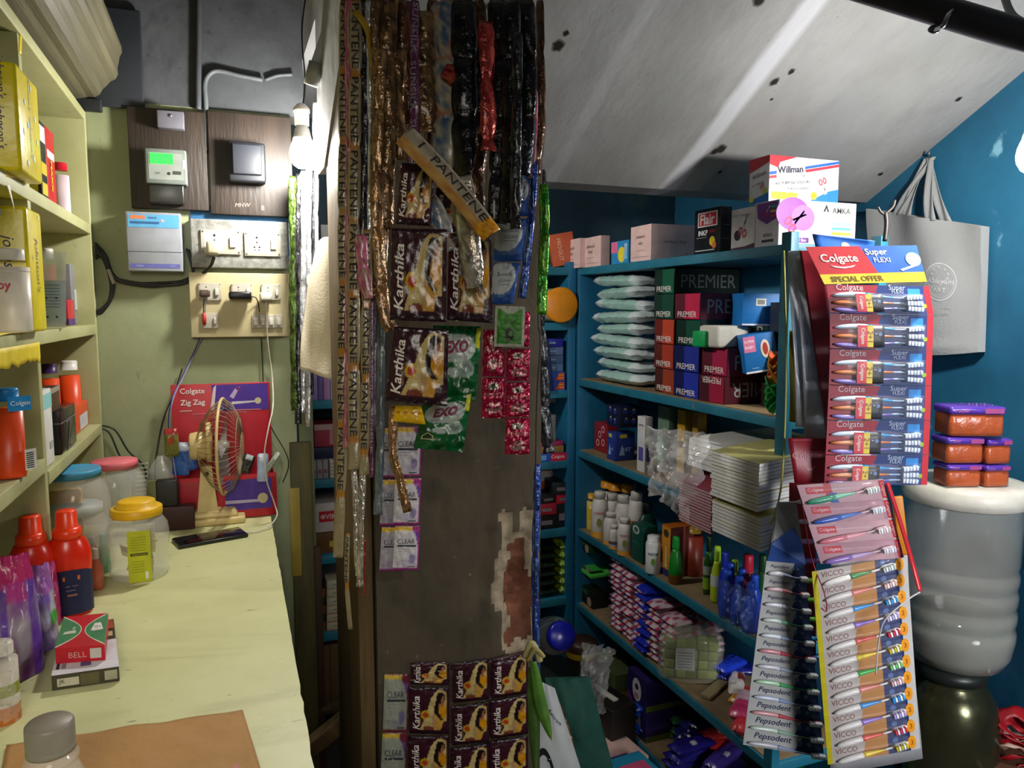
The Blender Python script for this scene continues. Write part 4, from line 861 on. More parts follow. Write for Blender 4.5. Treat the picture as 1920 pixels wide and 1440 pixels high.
for i in range(3): bbox('soap_carton', 'small pale wrapped carton, %s of three' % ORDL[i], 'carton', 584+i*11, 594+i*11, z, 0, '#8c8488', lambda g, f: g.rect(.2, .3, .8, .5, '#7c4458', f), h=.06, Y=2.47, d=.1)
bbox('soap_carton', 'white small carton stack right of the pale wrapped cartons', 'carton', 619, 650, z, 0, '#b4b0a8', lambda g, f: [ln(g, f, .2+.2*i, 0, 1, '#5c5c58', .03) for i in range(4)], h=.058, Y=2.47, d=.1)
z = .642
bbox('parcel', 'brown taped parcel with yellow print under the white box', 'parcel', 576, 652, z, 0, '#5c3c1c', lambda g, f: (g.rect(.55, .3, .7, .6, '#b09c30', f), g.rect(.75, .35, .9, .6, '#b09c30', f)), h=.068, Y=2.48)
bbox('white_box', 'white box with red printed label on the brown parcel left of the pillar', 'box', 574, 662, z+.070, 0, '#b8aeac', lambda g, f: (g.rect(.28, .35, 1.0, .72, '#b0202c', f), g.text('VIKING', .66, .53, f.w*.5, '#d8c0bc', f, .001, fat=.02), g.disc(.36, .53, .05, '#d0a8a8', f, .001)), h=.098, Y=2.49)
z = .378
for i in range(6):
    bbox('soap_carton', 'cream soap carton, %s in the column by the wooden post' % ORD[5-i], 'carton', 613, 652, z+i*.0285, 0, '#b0a890', lambda g, f, i=i: (ln(g, f, .0, 0, 1, '#a85c34' if i < 3 else '#8c9464', .12), g.rect(.3, .4, .75, .6, '#8c8878', f)), h=.0275, Y=2.47, d=.1, group='cream soap cartons')
for i in range(5):
    bbox('soap_carton', 'dull brown soap carton, %s beside the cream column' % ORD[4-i], 'carton', 581, 612, z+i*.0285, 0, ['#7c4c34', '#2c3420'][i % 2], h=.0275, Y=2.48, d=.1, group='brown soap cartons')
bbox('tin_sheet', 'grey blue panel with red border behind the soap cartons', 'sign', 586, 655, z+.012, 1050, '#5c6070', lambda g, f: (g.rect(.1, .38, 1, .44, '#7c1c2c', f), g.rect(.1, .0, .16, .44, '#7c1c2c', f)), Y=2.62, d=.01)
bbox('brown_carton', 'plain brown carton standing on the floor level behind the wooden post', 'carton', 588, 660, .08, 1214, '#5a452c', lambda g, f: g.rect(.45, 0, .47, 1, '#3c2c1c', f), Y=2.48, d=.2)
def plank(a, b, w_, th, label, col=None, name='wooden_plank'):
    a, b = Vector(a), Vector(b); L = (b-a).length; g = G().box((L/2, 0, 0), (L, w_, th), col or M_WOOD, bev=.002); o = g.build(name, loc=a); o.rotation_euler = (b-a).to_track_quat('X', 'Z').to_euler(); return tag(o, label, 'plank')
plank(P(583, 1332, D=2.15), P(655, 1316, D=2.05), .05, .012, 'thin wooden plank lying level near the floor behind the counter', name='wooden_batten')
plank(P(572, 1408, D=1.95), P(655, 1342, D=1.95), .06, .035, 'pale wooden batten leaning at an angle near the floor behind the counter', name='wooden_batten')
# door plank and leaning boards between the green wall and the back shelving
t = thing('folded_door', 'dark greenish wooden door edge with yellow strap, beside the end of the counter', 'door', (.15, 2.0, 0))
G().box((.02, .03, .55), (.055, .02, 1.10), noisy('old_green_brown_wood', [(.3, '#3c3820'), (.6, '#5c552e'), (.8, '#736a3c')], 8, .6, .3, stretch=(2, 2, .3)), bev=.003).build('door_leaf', t)
G().box((.001, .017, .86), (.026, .006, .24), '#a08c3c', bev=.001).build('yellow_strap', t)
tag(G().box((0, 0, .40), (.03, .02, .80), C('#3a2414', .6), bev=.003).build('wooden_batten', loc=(.205, 2.06, 0)), 'dark red brown batten standing right of the greenish door edge', 'plank')
tag(G().box((0, 0, .62), (.040, .03, 1.24), noisy('mossy_green_frame', [(.3, '#4c5434'), (.6, '#6c7450'), (.8, '#7c8460')], 6, .6, .2), bev=.002).build('door_frame_post', loc=(.198, 2.175, 0)), 'dull green door frame post at the right end of the green wall', 'post')
# cream cloth hanging from the strips
def cloth(u, v):
    tl, tr, bl, br = P(592, 452, D=1.9), P(648, 440, D=1.75), P(563, 692, D=1.9), P(625, 712, D=1.78)
    p = (bl*(1-u)+br*u)*(1-v)+(tl*(1-u)+tr*u)*v
    p += cF*(.018*sin(u*7+v*2)+.012*noise.noise(Vector((u*3, v*3, 2)))*(1-v))
    p -= cR*(.012*sin(pi*v)*(1-u)); return p
tag(G().grid(cloth, 30, 40, mat('cream_cotton_cloth', '#d9cdb6', .85, var=.05, scale=8, bump=.15, bscale=200)).build('cloth_bag', thick=.002), 'cream cotton cloth hanging between the foil strips and the shampoo strips', 'cloth')
bbox('white_carton', 'white carton on the highest back shelf above the cream cloth', 'carton', 606, 665, 1.603-.2, 421, '#a8a8a8', lambda g, f: g.rect(.1, .5, .9, .55, '#70707a', f), Y=2.5, d=.1)
# ================= GOODS ON THE LEFT SHELVES AND COUNTER =================
ZC = .900; ZL = [1.660, 1.412, 1.160]
def txt_johnson(g, f, u, v, s, rot=-pi/2): g.text("johnson's", u, v, s, '#2b2a60', f, .0012, rot=rot, shear=.25)
def yellow_pack(x1p, Tp, Bz, Y0, Y1, label, dots_, texts, nm='baby_product_pack'):
    z1 = zat(Tp, -.27, Y0); h = z1-Bz; w_ = .16
    g = G(); t_ = None
    g.box((-w_/2, (Y1-Y0)/2, h/2), (w_, Y1-Y0, h), C('#e3cf12', .3, bump=.25, bscale=18), bev=.006)
    f = FR((0, 0, 0), (0, 1, 0), (0, 0, 1), Y1-Y0, h); f2 = FR((-w_, 0, 0), (1, 0, 0), (0, 0, 1), w_, h)
    for u, v, s in texts: (txt_johnson(g, f2, u, v, s), txt_johnson(g, f, .5, v, s))
    for u, v, c in dots_: g.disc(u, v, .035, c, f, ry=.035*(Y1-Y0)/h); g.disc(u, v, .05, c, f2, ry=.05*w_/h)
    return tag(g.build(nm, loc=(P(x1p, (Tp+380)/2, Y=Y1).x, Y0, Bz)), label, 'pack')
DD = [(.62, .9, '#cfd2c0'), (.3, .7, '#a8c4c0'), (.75, .62, '#cfd2c0'), (.4, .5, '#8cc0c8'), (.2, .4, '#d2d0b8'), (.8, .4, '#a8c4c0'), (.6, .2, '#cfd2c0'), (.3, .12, '#a8c4c0')]
yellow_pack(75, 118, 1.661, 1.36, 1.50, 'tall bright yellow baby product pack on the top left shelf', DD, [(.86, .86, .066), (.84, .40, .066)])
yellow_pack(75, 388, 1.413, 1.40, 1.50, 'yellow baby product pack with grey dots on the middle left shelf', [(.6, .75, '#cfd2c0'), (.25, .6, '#cfd2c0'), (.75, .95, '#cfd2c0')], [(.82, .55, .09)])
# torn yellow paper shelf lining and bits
g = G().grid(lambda u, v: Vector((-.306+.002*sin(9*u), .9+.60*u, 1.394-.030*v*(1+.35*noise.noise(Vector((u*22, 0, 0)))))), 40, 4, C('#dfc61e', .5)); g.grid(lambda u, v: Vector((-.40+.095*v, .9+.60*u, 1.4135+.001*sin(u*20))), 30, 3, C('#dfc61e', .5))
tag(g.build('shelf_paper', thick=.0008), 'torn yellow paper lining hanging from the edge of the middle left shelf', 'paper')
g = G().grid(lambda u, v: Vector((-.307+.003*sin(7*u), 1.20+.22*u, 1.662-.030*v*(1.1-u))), 16, 4, C('#e3cf12', .4)); tag(g.build('yellow_wrapper', thick=.0008), 'yellow wrapper edge folded over the top left shelf board', 'wrapper')
p = P(36, 84, X=-.312); tag(G().grid(lambda u, v: Vector((.003*sin(u*5), (u-.5)*.03+v*.012, (v-.5)*.035)), 6, 6, C('#e6cc20', .4)).build('paper_scrap', loc=p, thick=.001), 'small yellow paper scrap stuck near the top of the left shelf', 'paper')
p = P(19, 372, X=-.306); tag(G().add([(0, -.012, .018), (0, .002, .02), (.002, .014, -.018)], [(0, 1, 2)], '#d8d4c0').build('paper_scrap', loc=p, thick=.0006), 'small white triangular paper scrap below the top left shelf', 'paper')
def lbox(name, label, L, R, z, T, X, d, col, art=None, rough=.4, cat='carton', side=None):
    """carton whose room-side face (x = X) and near face are seen; L..R are picture columns of the room-side face"""
    y0 = yat(L, X, z); y1 = yat(R, X, z); h = zat(T, X, y0)-z
    if y1 < y0: y0, y1 = y1, y0
    g = G().box((-d/2, (y1-y0)/2, h/2), (d, y1-y0, h), C(col, rough), bev=.0012)
    f = FR((0, 0, 0), (0, 1, 0), (0, 0, 1), y1-y0, h); f2 = FR((-d, 0, 0), (1, 0, 0), (0, 0, 1), d, h)
    if side: g.rect(0, 0, 1, 1, side, f2, .0005)
    if art: art(g, f); art(g, f2)
    return tag(g.build(name, loc=(X, y0, z)), label, cat)
z = ZL[0]+.001
def blackart(g, f): g.rect(.1, .75, .9, .95, '#c8c8c4', f); g.rect(.1, .35, .9, .5, '#c8a820', f); g.rect(.1, .1, .9, .25, '#c8b030', f)
lbox('repellent_carton', 'black and yellow upright carton next to the tall yellow pack', 80, 92, z, 222, -.330, .06, '#16161a', blackart)
def redart(g, f): g.text('MAXX', .5, .4, f.h*.4, '#e0c020', f, rot=-pi/2, fat=.03); g.rect(.1, .62, .9, .72, '#d8d4d0', f)
lbox('repellent_carton', 'red and black upright carton beside the black and yellow one', 92, 108, z, 234, -.332, .07, '#b01c20', redart)
def talc(px, py, T, X, wpx, kind, body, cap, label, z, cat='bottle', nm='powder_bottle', **k):
    y = yat(px, X, z); d = depth((X, y, z)); return bottle(nm, label, cat, (X, y, z), wpx/2*d/FPX, zat(T, X, y)-z, kind, body, cap, **k)
talc(119, 0, 305, -.352, 27, 'can', '#dcc4cc', '#c81c30', 'white and pink bottle with red cap on the top left shelf', z, capat=.80, band=[(.0, .12, '#c02840')], sy=.7, rz=.3)
lbox('cosmetic_carton', 'pale carton with lime green side on the top left shelf', 146, 166, z, 328, -.36, .09, '#b4dc3c', lambda g, f: None, side='#c4d0bc')
z = ZL[1]+.002
def jbart(b): pass
talc(25, 0, 466, -.318, 66, 'can', '#ded6c8', '#e0dacc', 'large white baby powder bottle on the middle left shelf', z, nm='talcum_powder_bottle', band=[(.72, .735, '#c8c0b4')], text="baby", tcol='#c0364c', sy=.75)
# clear tub with blue printed label
y0 = yat(88, -.335, z); d = depth((-.335, y0, z))
t = thing('plastic_tub', 'square translucent plastic tub with pale blue printed sticker', 'tub', (-.335, y0, z), .25)
g = G(); w0, w1, h = .030, .037, .148; v8 = [(-w0, -w0, .001), (w0, -w0, .001), (w0, w0, .001), (-w0, w0, .001), (-w1, -w1, h), (w1, -w1, h), (w1, w1, h), (-w1, w1, h)]
g.add(v8, [(0, 3, 2, 1), (0, 1, 5, 4), (1, 2, 6, 5), (2, 3, 7, 6), (3, 0, 4, 7)], film_clear('tub_plastic', '#e6ebe6', .35, .1)); g.build('tub_wall', t, thick=.0015)
lb_ = G(); f = QF((-.034, -.0372, .092), (.034, -.0372, .092), (-.031, -.0335, .012), (.031, -.0335, .012)); lb_.rect(0, 0, 1, 1, '#b4c4dc', f, .0015)
for q in range(8): ln(lb_, f, .35+.075*q, .15, .85, '#6c84c4', .02, .002)
for q in range(3): lb_.disc(.25+.25*q, .12, .035, '#30447c', f, .002); lb_.disc(.25+.25*q, .58, .03, '#203070', f, .002)
lb_.build('printed_sticker', t)
talc(97, 0, 466, -.385, 24, 'can', '#c83c48', '#d0c8c0', 'red bottle with pale cap standing inside the square tub', z, capat=.80)
tag(G().box((0, .03, .073), (.02, .08, .146), '#7c7c80', bev=.002).box((.011, .03, .06), (.002, .03, .05), '#b8b8bc').build('hair_dye_carton', loc=(-.36, yat(135, -.36, z)-.03, z)), 'grey upright carton at the far end of the middle left shelf', 'carton')
lbox('toothpaste_carton', 'small red and violet upright carton beside the grey carton', 129, 141, z, 562, -.340, .03, '#b82838', lambda g, f: (g.rect(0, 0, 1, .25, '#4c2c70', f), g.text('Close', .5, .6, f.h*.5, '#e0a040', f, rot=-pi/2)))
z = ZL[2]+.002
def orange_b(px, T, X, wpx, cap, label, body='#e0481a', sy=.7, rz=.2):
    t = talc(px, 0, T, X, wpx, 'can', body, cap, label, z, capat=.845, band=None, sy=sy, rz=rz)
    return t
z = 1.190
t = orange_b(22, 728, -.322, 50, '#1c7cc0', 'orange powder bottle with blue cap at the near end of the lower left shelf')
y = yat(22, -.322, z); g = G(); fr = lambda u, v, off=0: Vector((sin((u-.5)*2.2+.6)*(.036+off), -cos((u-.5)*2.2+.6)*(.026+off), v*.16))
fr.w = .08; fr.h = .16
for q in range(8): g.rect(.50, .10+.02*q, .66, .11+.02*q, '#2a2a2a', fr, .0016)
g.rect(.48, .08, .78, .28, '#e0dcd4', fr, .0008); g.build('barcode_label', t); g = G(); g.rect(.25, .66, .7, .8, '#1c84c8', fr, .0008); g.text('Colgate', .48, .73, .03, '#e8f0f4', fr, .0014); g.build('brand_label', t)
z = ZL[2]+.002
lbox('cosmetic_carton', 'slim white and pale blue carton on the lower left shelf', 84, 103, z, 736, -.318, .03, '#d8d8d4', lambda g, f: (g.rect(0, .75, 1, .95, '#8cc8c8', f), ln(g, f, .2, .6, .9, '#a8a8a8', .1)))
lbox('cosmetic_carton', 'dark brown slim carton behind the white and pale blue one', 100, 118, z, 730, -.332, .03, '#4a3024', lambda g, f: g.rect(0, .92, 1, 1, '#a09484', f))
lbox('cosmetic_carton', 'small black carton with a silver letter in front of the orange bottles', 117, 144, z, 772, -.318, .05, '#141216', lambda g, f: (g.text('Z', .5, .35, f.w*.4, '#5c5860', f), ln(g, f, .70, .0, 1, '#7c7880', .03)), rough=.2)
orange_b(136, 676, -.365, 34, '#d8d4cc', 'tall orange powder bottle with white cap, nearest of the pair')
orange_b(158, 676, -.372, 28, '#d0ccc8', 'tall orange powder bottle with grey white cap, farther of the pair')
orange_b(100, 682, -.395, 30, '#3c2458', 'orange bottle with dark violet cap behind the slim cartons')
orange_b(170, 683, -.352, 16, '#c01c58', 'orange bottle with magenta cap nearest the green wall')
lbox('powder_carton', 'short orange carton with white panel under the orange bottles', 143, 167, z, 765, -.335, .02, '#d8502a', lambda g, f: g.rect(.3, .05, .9, .6, '#c8c8d0', f))
# ---------- counter ----------
def jar(name, label, px, py, Tp, r, body_prof, lidcol, lid_prof, m=CLEAR, X=None):
    p = P(px, py, Z=ZC); h = zat(Tp, p.x, p.y)-ZC
    t = thing(name, label, 'jar', (p.x, p.y, ZC+.0005)); G().lathe([(a*r, b*h) for a, b in body_prof], m, 40).build('jar_body', t)
    G().lathe([(a*r, b*h) for a, b in lid_prof], C(lidcol, .4), 40).build('lid', t); t['h'] = h; return t, p, h
JB = [(0, .004), (.88, .004), (.97, .02), (1, .06), (.985, .30), (1, .34), (.985, .38), (1, .66), (.95, .76), (.82, .84), (.68, .88), (.68, .93)]
JM = mat('clear_pet_plastic', '#f2f2ee', .05, alpha=.27, var=0, bump=.6, bscale=9, coat=1)
t, p, h = jar('plastic_jar', 'big clear plastic jar with blue lid on the counter', 148, 1075, 872, .068, JB, '#4a9cc8', [(.72, .90), (.76, .895), (.76, .955), (.73, .965), (.70, .958), (0, .962)], JM)
G().lathe([(.72*.068, .0), (.75*.068, .004), (.75*.068, .018), (0, .02)], '#b0b8b4', 32).lathe([(.06*.9, -.12), (.06, -.10), (.06, -.02), (.045, 0)], JM, 32, cap=False).build('inner_jar', t, loc=(0, 0, .128))
t, p, h = jar('plastic_jar', 'clear plastic jar with pink lid beside the green wall', 222, 1010, 860, .066, JB, '#e0707c', [(.72, .90), (.77, .895), (.77, .97), (.74, .98), (0, .98)], JM)
t, p, h = jar('plastic_jar', 'jar with crimson lid half hidden behind the blue lid jar', 140, 960, 846, .06, JB, '#c83058', [(.72, .90), (.77, .895), (.77, .97), (.74, .98), (0, .98)], JM)
YJ = [(0, .004), (.84, .004), (.93, .03), (.93, .16), (.86, .22), (.98, .40), (1, .55), (.96, .68), (.80, .77), (.70, .80), (.70, .84)]
t, p, h = jar('plastic_jar', 'square clear jar with yellow lid and yellow sticker holding sachets', 262, 1078, 937, .060, YJ, '#e6b41a', [(.74, .80), (.80, .80), (.82, .82), (.82, .90), (.76, .915), (.62, .92), (.60, .985), (.5, 1), (0, 1)], JM)
g = G(); fl = FR((-.013, -.0605, .004), (1, 0, 0), (.0, 0, 1), .042, h*.66); fl2 = lambda u, v, off=0: fl(u, v, off)+Vector((0, .006*(abs(u-.5)*2)**2, 0)); fl2.w = fl.w; fl2.h = fl.h
g.rect(0, 0, 1, 1, '#b8c01a', fl, .0); g.rect(.12, .52, .86, .57, '#1c1c10', fl, .0006); g.text('KNOWMORE', .5, .545, .026, '#c8c84c', fl, .001)
for q in range(6): ln(g, fl, .62+.05*q, .15, .8, '#8a9414', .012, .0006)
for q in range(5): ln(g, fl, .2+.05*q, .15, .7, '#8a9414', .010, .0006)
g.rect(.72, .06, .86, .2, '#e0e0c8', fl, .0006); g.build('sticker', t)
rnd = random.Random(5)
for i in range(9):
    o = pouch_g(.05, .03, .006, '#b09a2c', lambda u, v: lin('#c8b848') if v < .3 else lin('#9c7c24'), i, nu=8, nv=6).build('sachet', t, loc=(rnd.uniform(-.018, .018), rnd.uniform(-.02, .02), .012+.008*i), rot=(rnd.uniform(-.8, .8), rnd.uniform(.3, 1.4), rnd.uniform(0, 3)))
# detergent bottles
def detergent(px, py, Tp, r, label, X0=None):
    p = P(px, py, Z=ZC); h = zat(Tp, p.x, p.y)-ZC
    t = thing('detergent_bottle', label, 'bottle', (p.x, p.y, ZC+.0005), .2)
    G().lathe([(0, 0), (.92*r, 0), (r, .02), (r*.98, h*.38), (r*1.02, h*.52), (r*.98, h*.62), (r*.78, h*.72), (r*.6, h*.76)], C('#d8280e', .25), 32, sy=.72).build('bottle_body', t)
    G().lathe([(r*.66, h*.74), (r*.66, h*.79), (r*.62, h*.83), (r*.56, h*.835), (r*.50, h*.845), (r*.46, h*.985), (r*.42, h), (0, h)], C('#e83c14', .3), 32).build('cap', t)
    g = G(); fr = lambda u, v, off=0: Vector((sin((u-.5)*2.6)*(r*1.005+off), -cos((u-.5)*2.6)*(r*1.005*.72+off), v*h)); fr.w = 2.6*r; fr.h = h
    n = 14; ed = [(i/n, .46-.05*(2*i/n-1)**2) for i in range(n+1)]
    for i in range(n): g.poly([(i/n, .03), ((i+1)/n, .03), ed[i+1], ed[i]], '#161a44', fr, .0008)
    g.rect(.38, .36, .66, .40, '#c8642c', fr, .0016); ln(g, fr, .30, .42, .62, '#6c5468', .012, .0016); ln(g, fr, .26, .42, .58, '#6c5468', .012, .0016); ln(g, fr, .21, .44, .6, '#8c5a50', .02, .0016); g.build('label', t); return t
detergent(135, 1150, 957, .036, 'orange red detergent bottle with navy label, right one of the pair')
detergent(68, 1165, 967, .036, 'orange red detergent bottle, left one of the pair, behind the pink pouch')
g = G().box((0, 0, .085), (.14, .04, .17), C('#c88c14', .3, bump=.2, bscale=20), bev=.006); f = FR((-.07, -.0205, 0), (1, 0, 0), (0, 0, 1), .14, .17); g.text('ok', .22, .42, .03, '#e8e0c8', f, .002, fat=.03)
tag(g.build('snack_pack', loc=(P(62, 1120, Z=ZC).x-.005, P(62, 1075, Z=ZC).y, ZC+.001), rz=.1), 'orange yellow flexible pack behind the orange red bottles', 'pack')
p = P(5, 1130, Z=ZC)
bottle('cleaner_bottle', 'blue bottle with lime green cap at the left edge of the counter', 'bottle', (p.x-.005, p.y, ZC+.0005), .028, zat(960, p.x, p.y)-ZC, 'drop', '#1c2494', '#a4c81c', capat=.74)
# little bottles
for px, py, T, r, b_, c_, ll in ((182, 1104, 1028, .0135, '#c06850', '#b8a8a0', 'small rust coloured bottle with pale cap beside the detergent bottle'), (196, 1072, 1002, .0135, '#2c9c5c', '#78b894', 'small green bottle standing behind the rust coloured one'), (175, 1062, 1006, .013, '#b8404c', '#b0a4a8', 'small dark red bottle behind the rust coloured one')):
    p = P(px, py, Z=ZC); bottle('small_bottle', ll, 'bottle', (p.x, p.y, ZC+.0005), r, zat(T, p.x, p.y)-ZC, 'drop', b_, c_, rough=.15)
tag(G().box((0, 0, .021), (.006, .02, .042), '#dcdcd8', bev=.0005).build('white_card', loc=P(170, 1098, Z=ZC)+Vector((0, 0, .0005))), 'narrow white carton edge between detergent bottle and small bottles', 'carton')
# soft pouches at left: standing sanitary packs
def stand_pouch(px, py, Tp, w_, d_, label, art, rz, seed, lean=0, m=None):
    p = P(px, py, Z=ZC); h = zat(Tp, p.x, p.y)-ZC; g = G()
    def fn(sd):
        def q(u, v):
            e = sqrt(max(0, 1-abs(2*u-1)**3))*(1-.93*v**2.2); k = noise.noise(Vector((u*4+seed, v*5, sd)))
            ww = w_*(1-.25*v**2+.05*noise.noise(Vector((v*6, seed, 1))))
            return Vector(((u-.5)*ww, sd*d_/2*e*(1+.4*k)+.006*noise.noise(Vector((u*6, v*6, seed))), v*h*(1+.03*noise.noise(Vector((u*5, seed, 2))))))
        return q
    g.grid(fn(-1), 26, 26, FILM, art); g.grid(fn(1), 26, 26, FILM, art)
    return tag(g.build('soft_pouch', loc=(p.x, p.y, ZC+.001), rot=(lean, 0, rz)), label, 'pouch')
def A1(u, v):
    if v > .8: return lin('#c02c70')
    if u > .82: return lin('#7040b0')
    if .35 < u < .5 and v < .75: return lin('#6c48a8')
    if v > .62: return lin('#b83c8c')
    return mix(lin('#b0a4b4'), lin('#8c50a0'), max(0, min(1, .5+noise.noise(Vector((u*5, v*4, 2)))*1.6)))
def A2(u, v):
    if v > .68: return lin('#a868b8')
    if .28 < v < .45 and u > .7: return lin('#3c9c34')
    if u < .3: return lin('#6840a8')
    return mix(lin('#b8b4c0'), lin('#7850b4'), max(0, min(1, .35+noise.noise(Vector((u*4, v*4, 7)))*1.5)))
def A3(u, v): return mix(lin('#c8306c'), lin('#d84c94'), .5+noise.noise(Vector((u*6, v*6, 1))))
stand_pouch(75, 1215, 1062, .055, .05, 'violet and silver standing pouch with small green mark', A2, .5, 4)
stand_pouch(22, 1265, 1045, .085, .06, 'pink and violet standing pouch at the left edge of the counter', A1, .3, 2)
stand_pouch(88, 1168, 1055, .045, .04, 'deep pink pouch squeezed between detergent bottles and violet pouch', A3, .2, 9)
# honey / sauce bottle in film
p = P(8, 1350, Z=ZC); hh = zat(1205, p.x, p.y)-ZC
bottle('sauce_bottle', 'white bottle with orange base and yellow print at the lower left edge', 'bottle', (p.x, p.y, ZC+.0005), .020, hh, 'can', '#c8bfae', '#cfc8ba', band=[(0, .22, '#b4641c'), (.35, .5, '#8c9434')], text='AMIS', tcol='#4c4438')
crumple('bottle_wrap', 'crumpled clear wrap around the white and orange bottle', 'plastic wrap', [Vector((p.x-.03, p.y-.026, ZC+hh+.01)), Vector((p.x+.022, p.y-.03, ZC+hh+.012)), Vector((p.x-.03, p.y-.03, ZC+.012)), Vector((p.x+.026, p.y-.03, ZC+.012))], mat('netted_clear_wrap', '#d8d4cc', .15, alpha=.22, var=0, bump=.8, bscale=60, coat=1), 3, .004, 20, 20)
# card box and magazine-like box
def qbox(name, label, cat, corners, z0, h, col, art, side=None, sideart=None):
    """flat box given by four counter pixels of its top face TL TR BL BR"""
    tl, tr, bl, br = [P(x, y, Z=z0+h) for x, y in corners]; g = G(); m = C(col, .4); o = bl.copy(); o.z = z0
    top = [q-o for q in (bl, br, tr, tl)]; bot = [Vector((q.x, q.y, 0)) for q in top]
    g.add(bot+top, [(0, 1, 5, 4), (1, 2, 6, 5), (2, 3, 7, 6), (3, 0, 4, 7), (4, 5, 6, 7), (3, 2, 1, 0)], m)
    f = QF(top[3], top[2], top[0], top[1]); art(g, f)
    if sideart: sideart(g, QF(top[0], top[1], bot[0], bot[1]))
    return tag(g.build(name, loc=o), label, cat)
def book_art(g, f):
    g.rect(0, 0, 1, .55, '#d8d6de', f, .0004); g.rect(.05, .1, .1, .3, '#303040', f, .0008); g.rect(.13, .1, .2, .42, '#8c8c98', f, .0008); g.rect(.42, .1, .58, .3, '#5c5488', f, .0008); g.rect(.72, .78, .98, .98, '#a84c34', f, .0008); g.rect(.76, .62, .95, .72, '#c8b088', f, .0008)
qbox('toy_box', 'low box with white top and dark printed sides under the red and green box', 'box', [(116, 1178), (213, 1160), (96, 1268), (223, 1250)], ZC+.0006, .022, '#3c3a28', book_art, None,
     lambda g, f: (g.rect(.08, .2, .4, .75, '#c0bca8', f), g.text('JK', .15, .5, .008, '#202020', f, .001), g.rect(.42, .1, .7, .9, '#5c5638', f), g.rect(.78, .2, .97, .85, '#a8a490', f)))
def bell_art(g, f):
    n = 16; L_ = [(0, 1)]+[(.5*sin(pi/2*i/n)*.98, .5+.5*cos(pi/2*i/n)) for i in range(n+1)]; 
    def arc(sx): return [(.5+sx*.5, 1)]+[(.5+sx*(.5-.47*sin(pi*i/n)), 1-i/n) for i in range(1, n)]+[(.5+sx*.5, 0)]
    for sx in (-1, 1):
        a = arc(sx); a = a if sx < 0 else a[::-1]; g.poly(a, '#e0d8c0', f, .0005)
        b = [(.5+(u-.5)*1.0+sx*.02, v) for u, v in arc(sx)]; b = [(min(1, max(0, u)), .5+(v-.5)*.94) for u, v in b]; b = b if sx < 0 else b[::-1]; g.poly(b, '#3c8458', f, .0009)
    g.text('BELL', .30, .55, f.w*.16, '#dce4d4', f, .0014, rot=-pi/2, fat=.02); g.poly([(.08, .38), (.36, .40), (.34, .5), (.12, .46)], '#c8ccb8', f, .0013)
    for i, (a, c) in enumerate(((-.3, '#e8e4dc'), (0, '#e0dcd0'), (.3, '#e8e4dc'))):
        ca, sa = cos(a), sin(a); q = [(-.05, -.12), (.05, -.12), (.05, .12), (-.05, .12)]; g.poly([(.80+.05*(i-1)+x*ca-y*sa, .55+x*sa+y*ca) for x, y in q], c, f, .0013+.0002*i); g.disc(.80+.05*(i-1), .55, .018, '#30303c', f, .0022)
qbox('playing_card_box', 'red and green card box with lettering on its side lying on the white topped box', 'box', [(120, 1157), (203, 1149), (103, 1216), (196, 1209)], ZC+.0232, .024, '#c01c2c', bell_art, None,
     lambda g, f: (g.text('BELL', .45, .5, f.w*.36, '#d8a8a0', f), g.rect(.7, .2, .93, .85, '#c8c0b8', f)))
# brown paper envelope
tl, tr, bl, br = [P(x, y, Z=ZC+.003) for x, y in ((12, 1398), (455, 1331), (-8, 1500), (512, 1520))]
tl.y = min(tl.y, tr.y+.03)
def env(u, v):
    p = (bl*(1-u)+br*u)*(1-v)+(tl*(1-u)+tr*u)*v; p = p.copy(); p.z = ZC+.003+.004*max(0, noise.noise(Vector((u*3, v*2, 4))))+.002*noise.noise(Vector((u*7+v*3, v*5, 4))); return p
g = G().grid(env, 40, 24, mat('brown_kraft_paper', '#b98a52', .7, var=.06, scale=20, bump=.15, bscale=60)); 
f = lambda u, v, off=0: env(u, v)+Vector((0, 0, off)); f.w = .3; f.h = .12
g.poly([(.78, .0), (.92, .0), (.92, .42), (.86, .34), (.80, .30)], '#b85a48', f, .001)
tag(g.build('paper_envelope', thick=.001), 'brown kraft paper envelope with a faint red stamp at the front of the counter', 'envelope')
# clear bottle with grey cap in front
bp = P(98, 1500, Z=ZC+.0); d_ = .62
t = thing('water_bottle', 'clear plastic bottle with a grey screw cap standing on the brown envelope', 'bottle', (P(98, 1440, D=.80).x, P(98, 1440, D=.80).y, ZC+.008))
p = Vector(t.location); r = .0235; zt = zat(1352, p.x, p.y)-p.z; s_ = depth((p.x, p.y, 1.1))/FPX; zb = zt-.033
G().lathe([(0, zt), (r*.90, zt), (r*.98, zt-.002), (r, zt-.005), (r, zb+.010), (r*1.0, zb+.009), (r*.97, zb+.006), (r*1.0, zb+.005), (r, zb)][::-1], C('#8d8578', .45), 40).build('cap', t)
G().lathe([(0, .002), (.032, .002), (.034, .01), (.034, zb-.06), (.030, zb-.03), (.024, zb-.016), (.0225, zb-.012), (.026, zb-.010), (.026, zb-.006), (.022, zb-.004), (.0215, zb+.008)], JM, 40).build('bottle_body', t)
# phone and cable
c0, c1, c2, c3 = [P(x, y, Z=ZC+.008) for x, y in ((334, 1008), (437, 992), (345, 1024), (454, 1003))]
t = thing('mobile_phone', 'black smartphone lying on the counter, charging', 'phone', (c0+c3)/2); o = (c0+c3)/2; o.z = ZC+.0008; t.location = o
U_ = (c3+c1-c0-c2)/2; L_ = .158; ang = atan2(U_.y, U_.x); 
G().box((0, 0, .004), (L_, .074, .0082), C('#1c1e1c', .3), bev=.003).build('phone_body', t, rz=ang)
G().box((0, 0, .0085), (L_-.006, .068, .0008), C('#0b0a0c', .06), bev=.0003).build('screen', t, rz=ang)
for q in range(3): pass
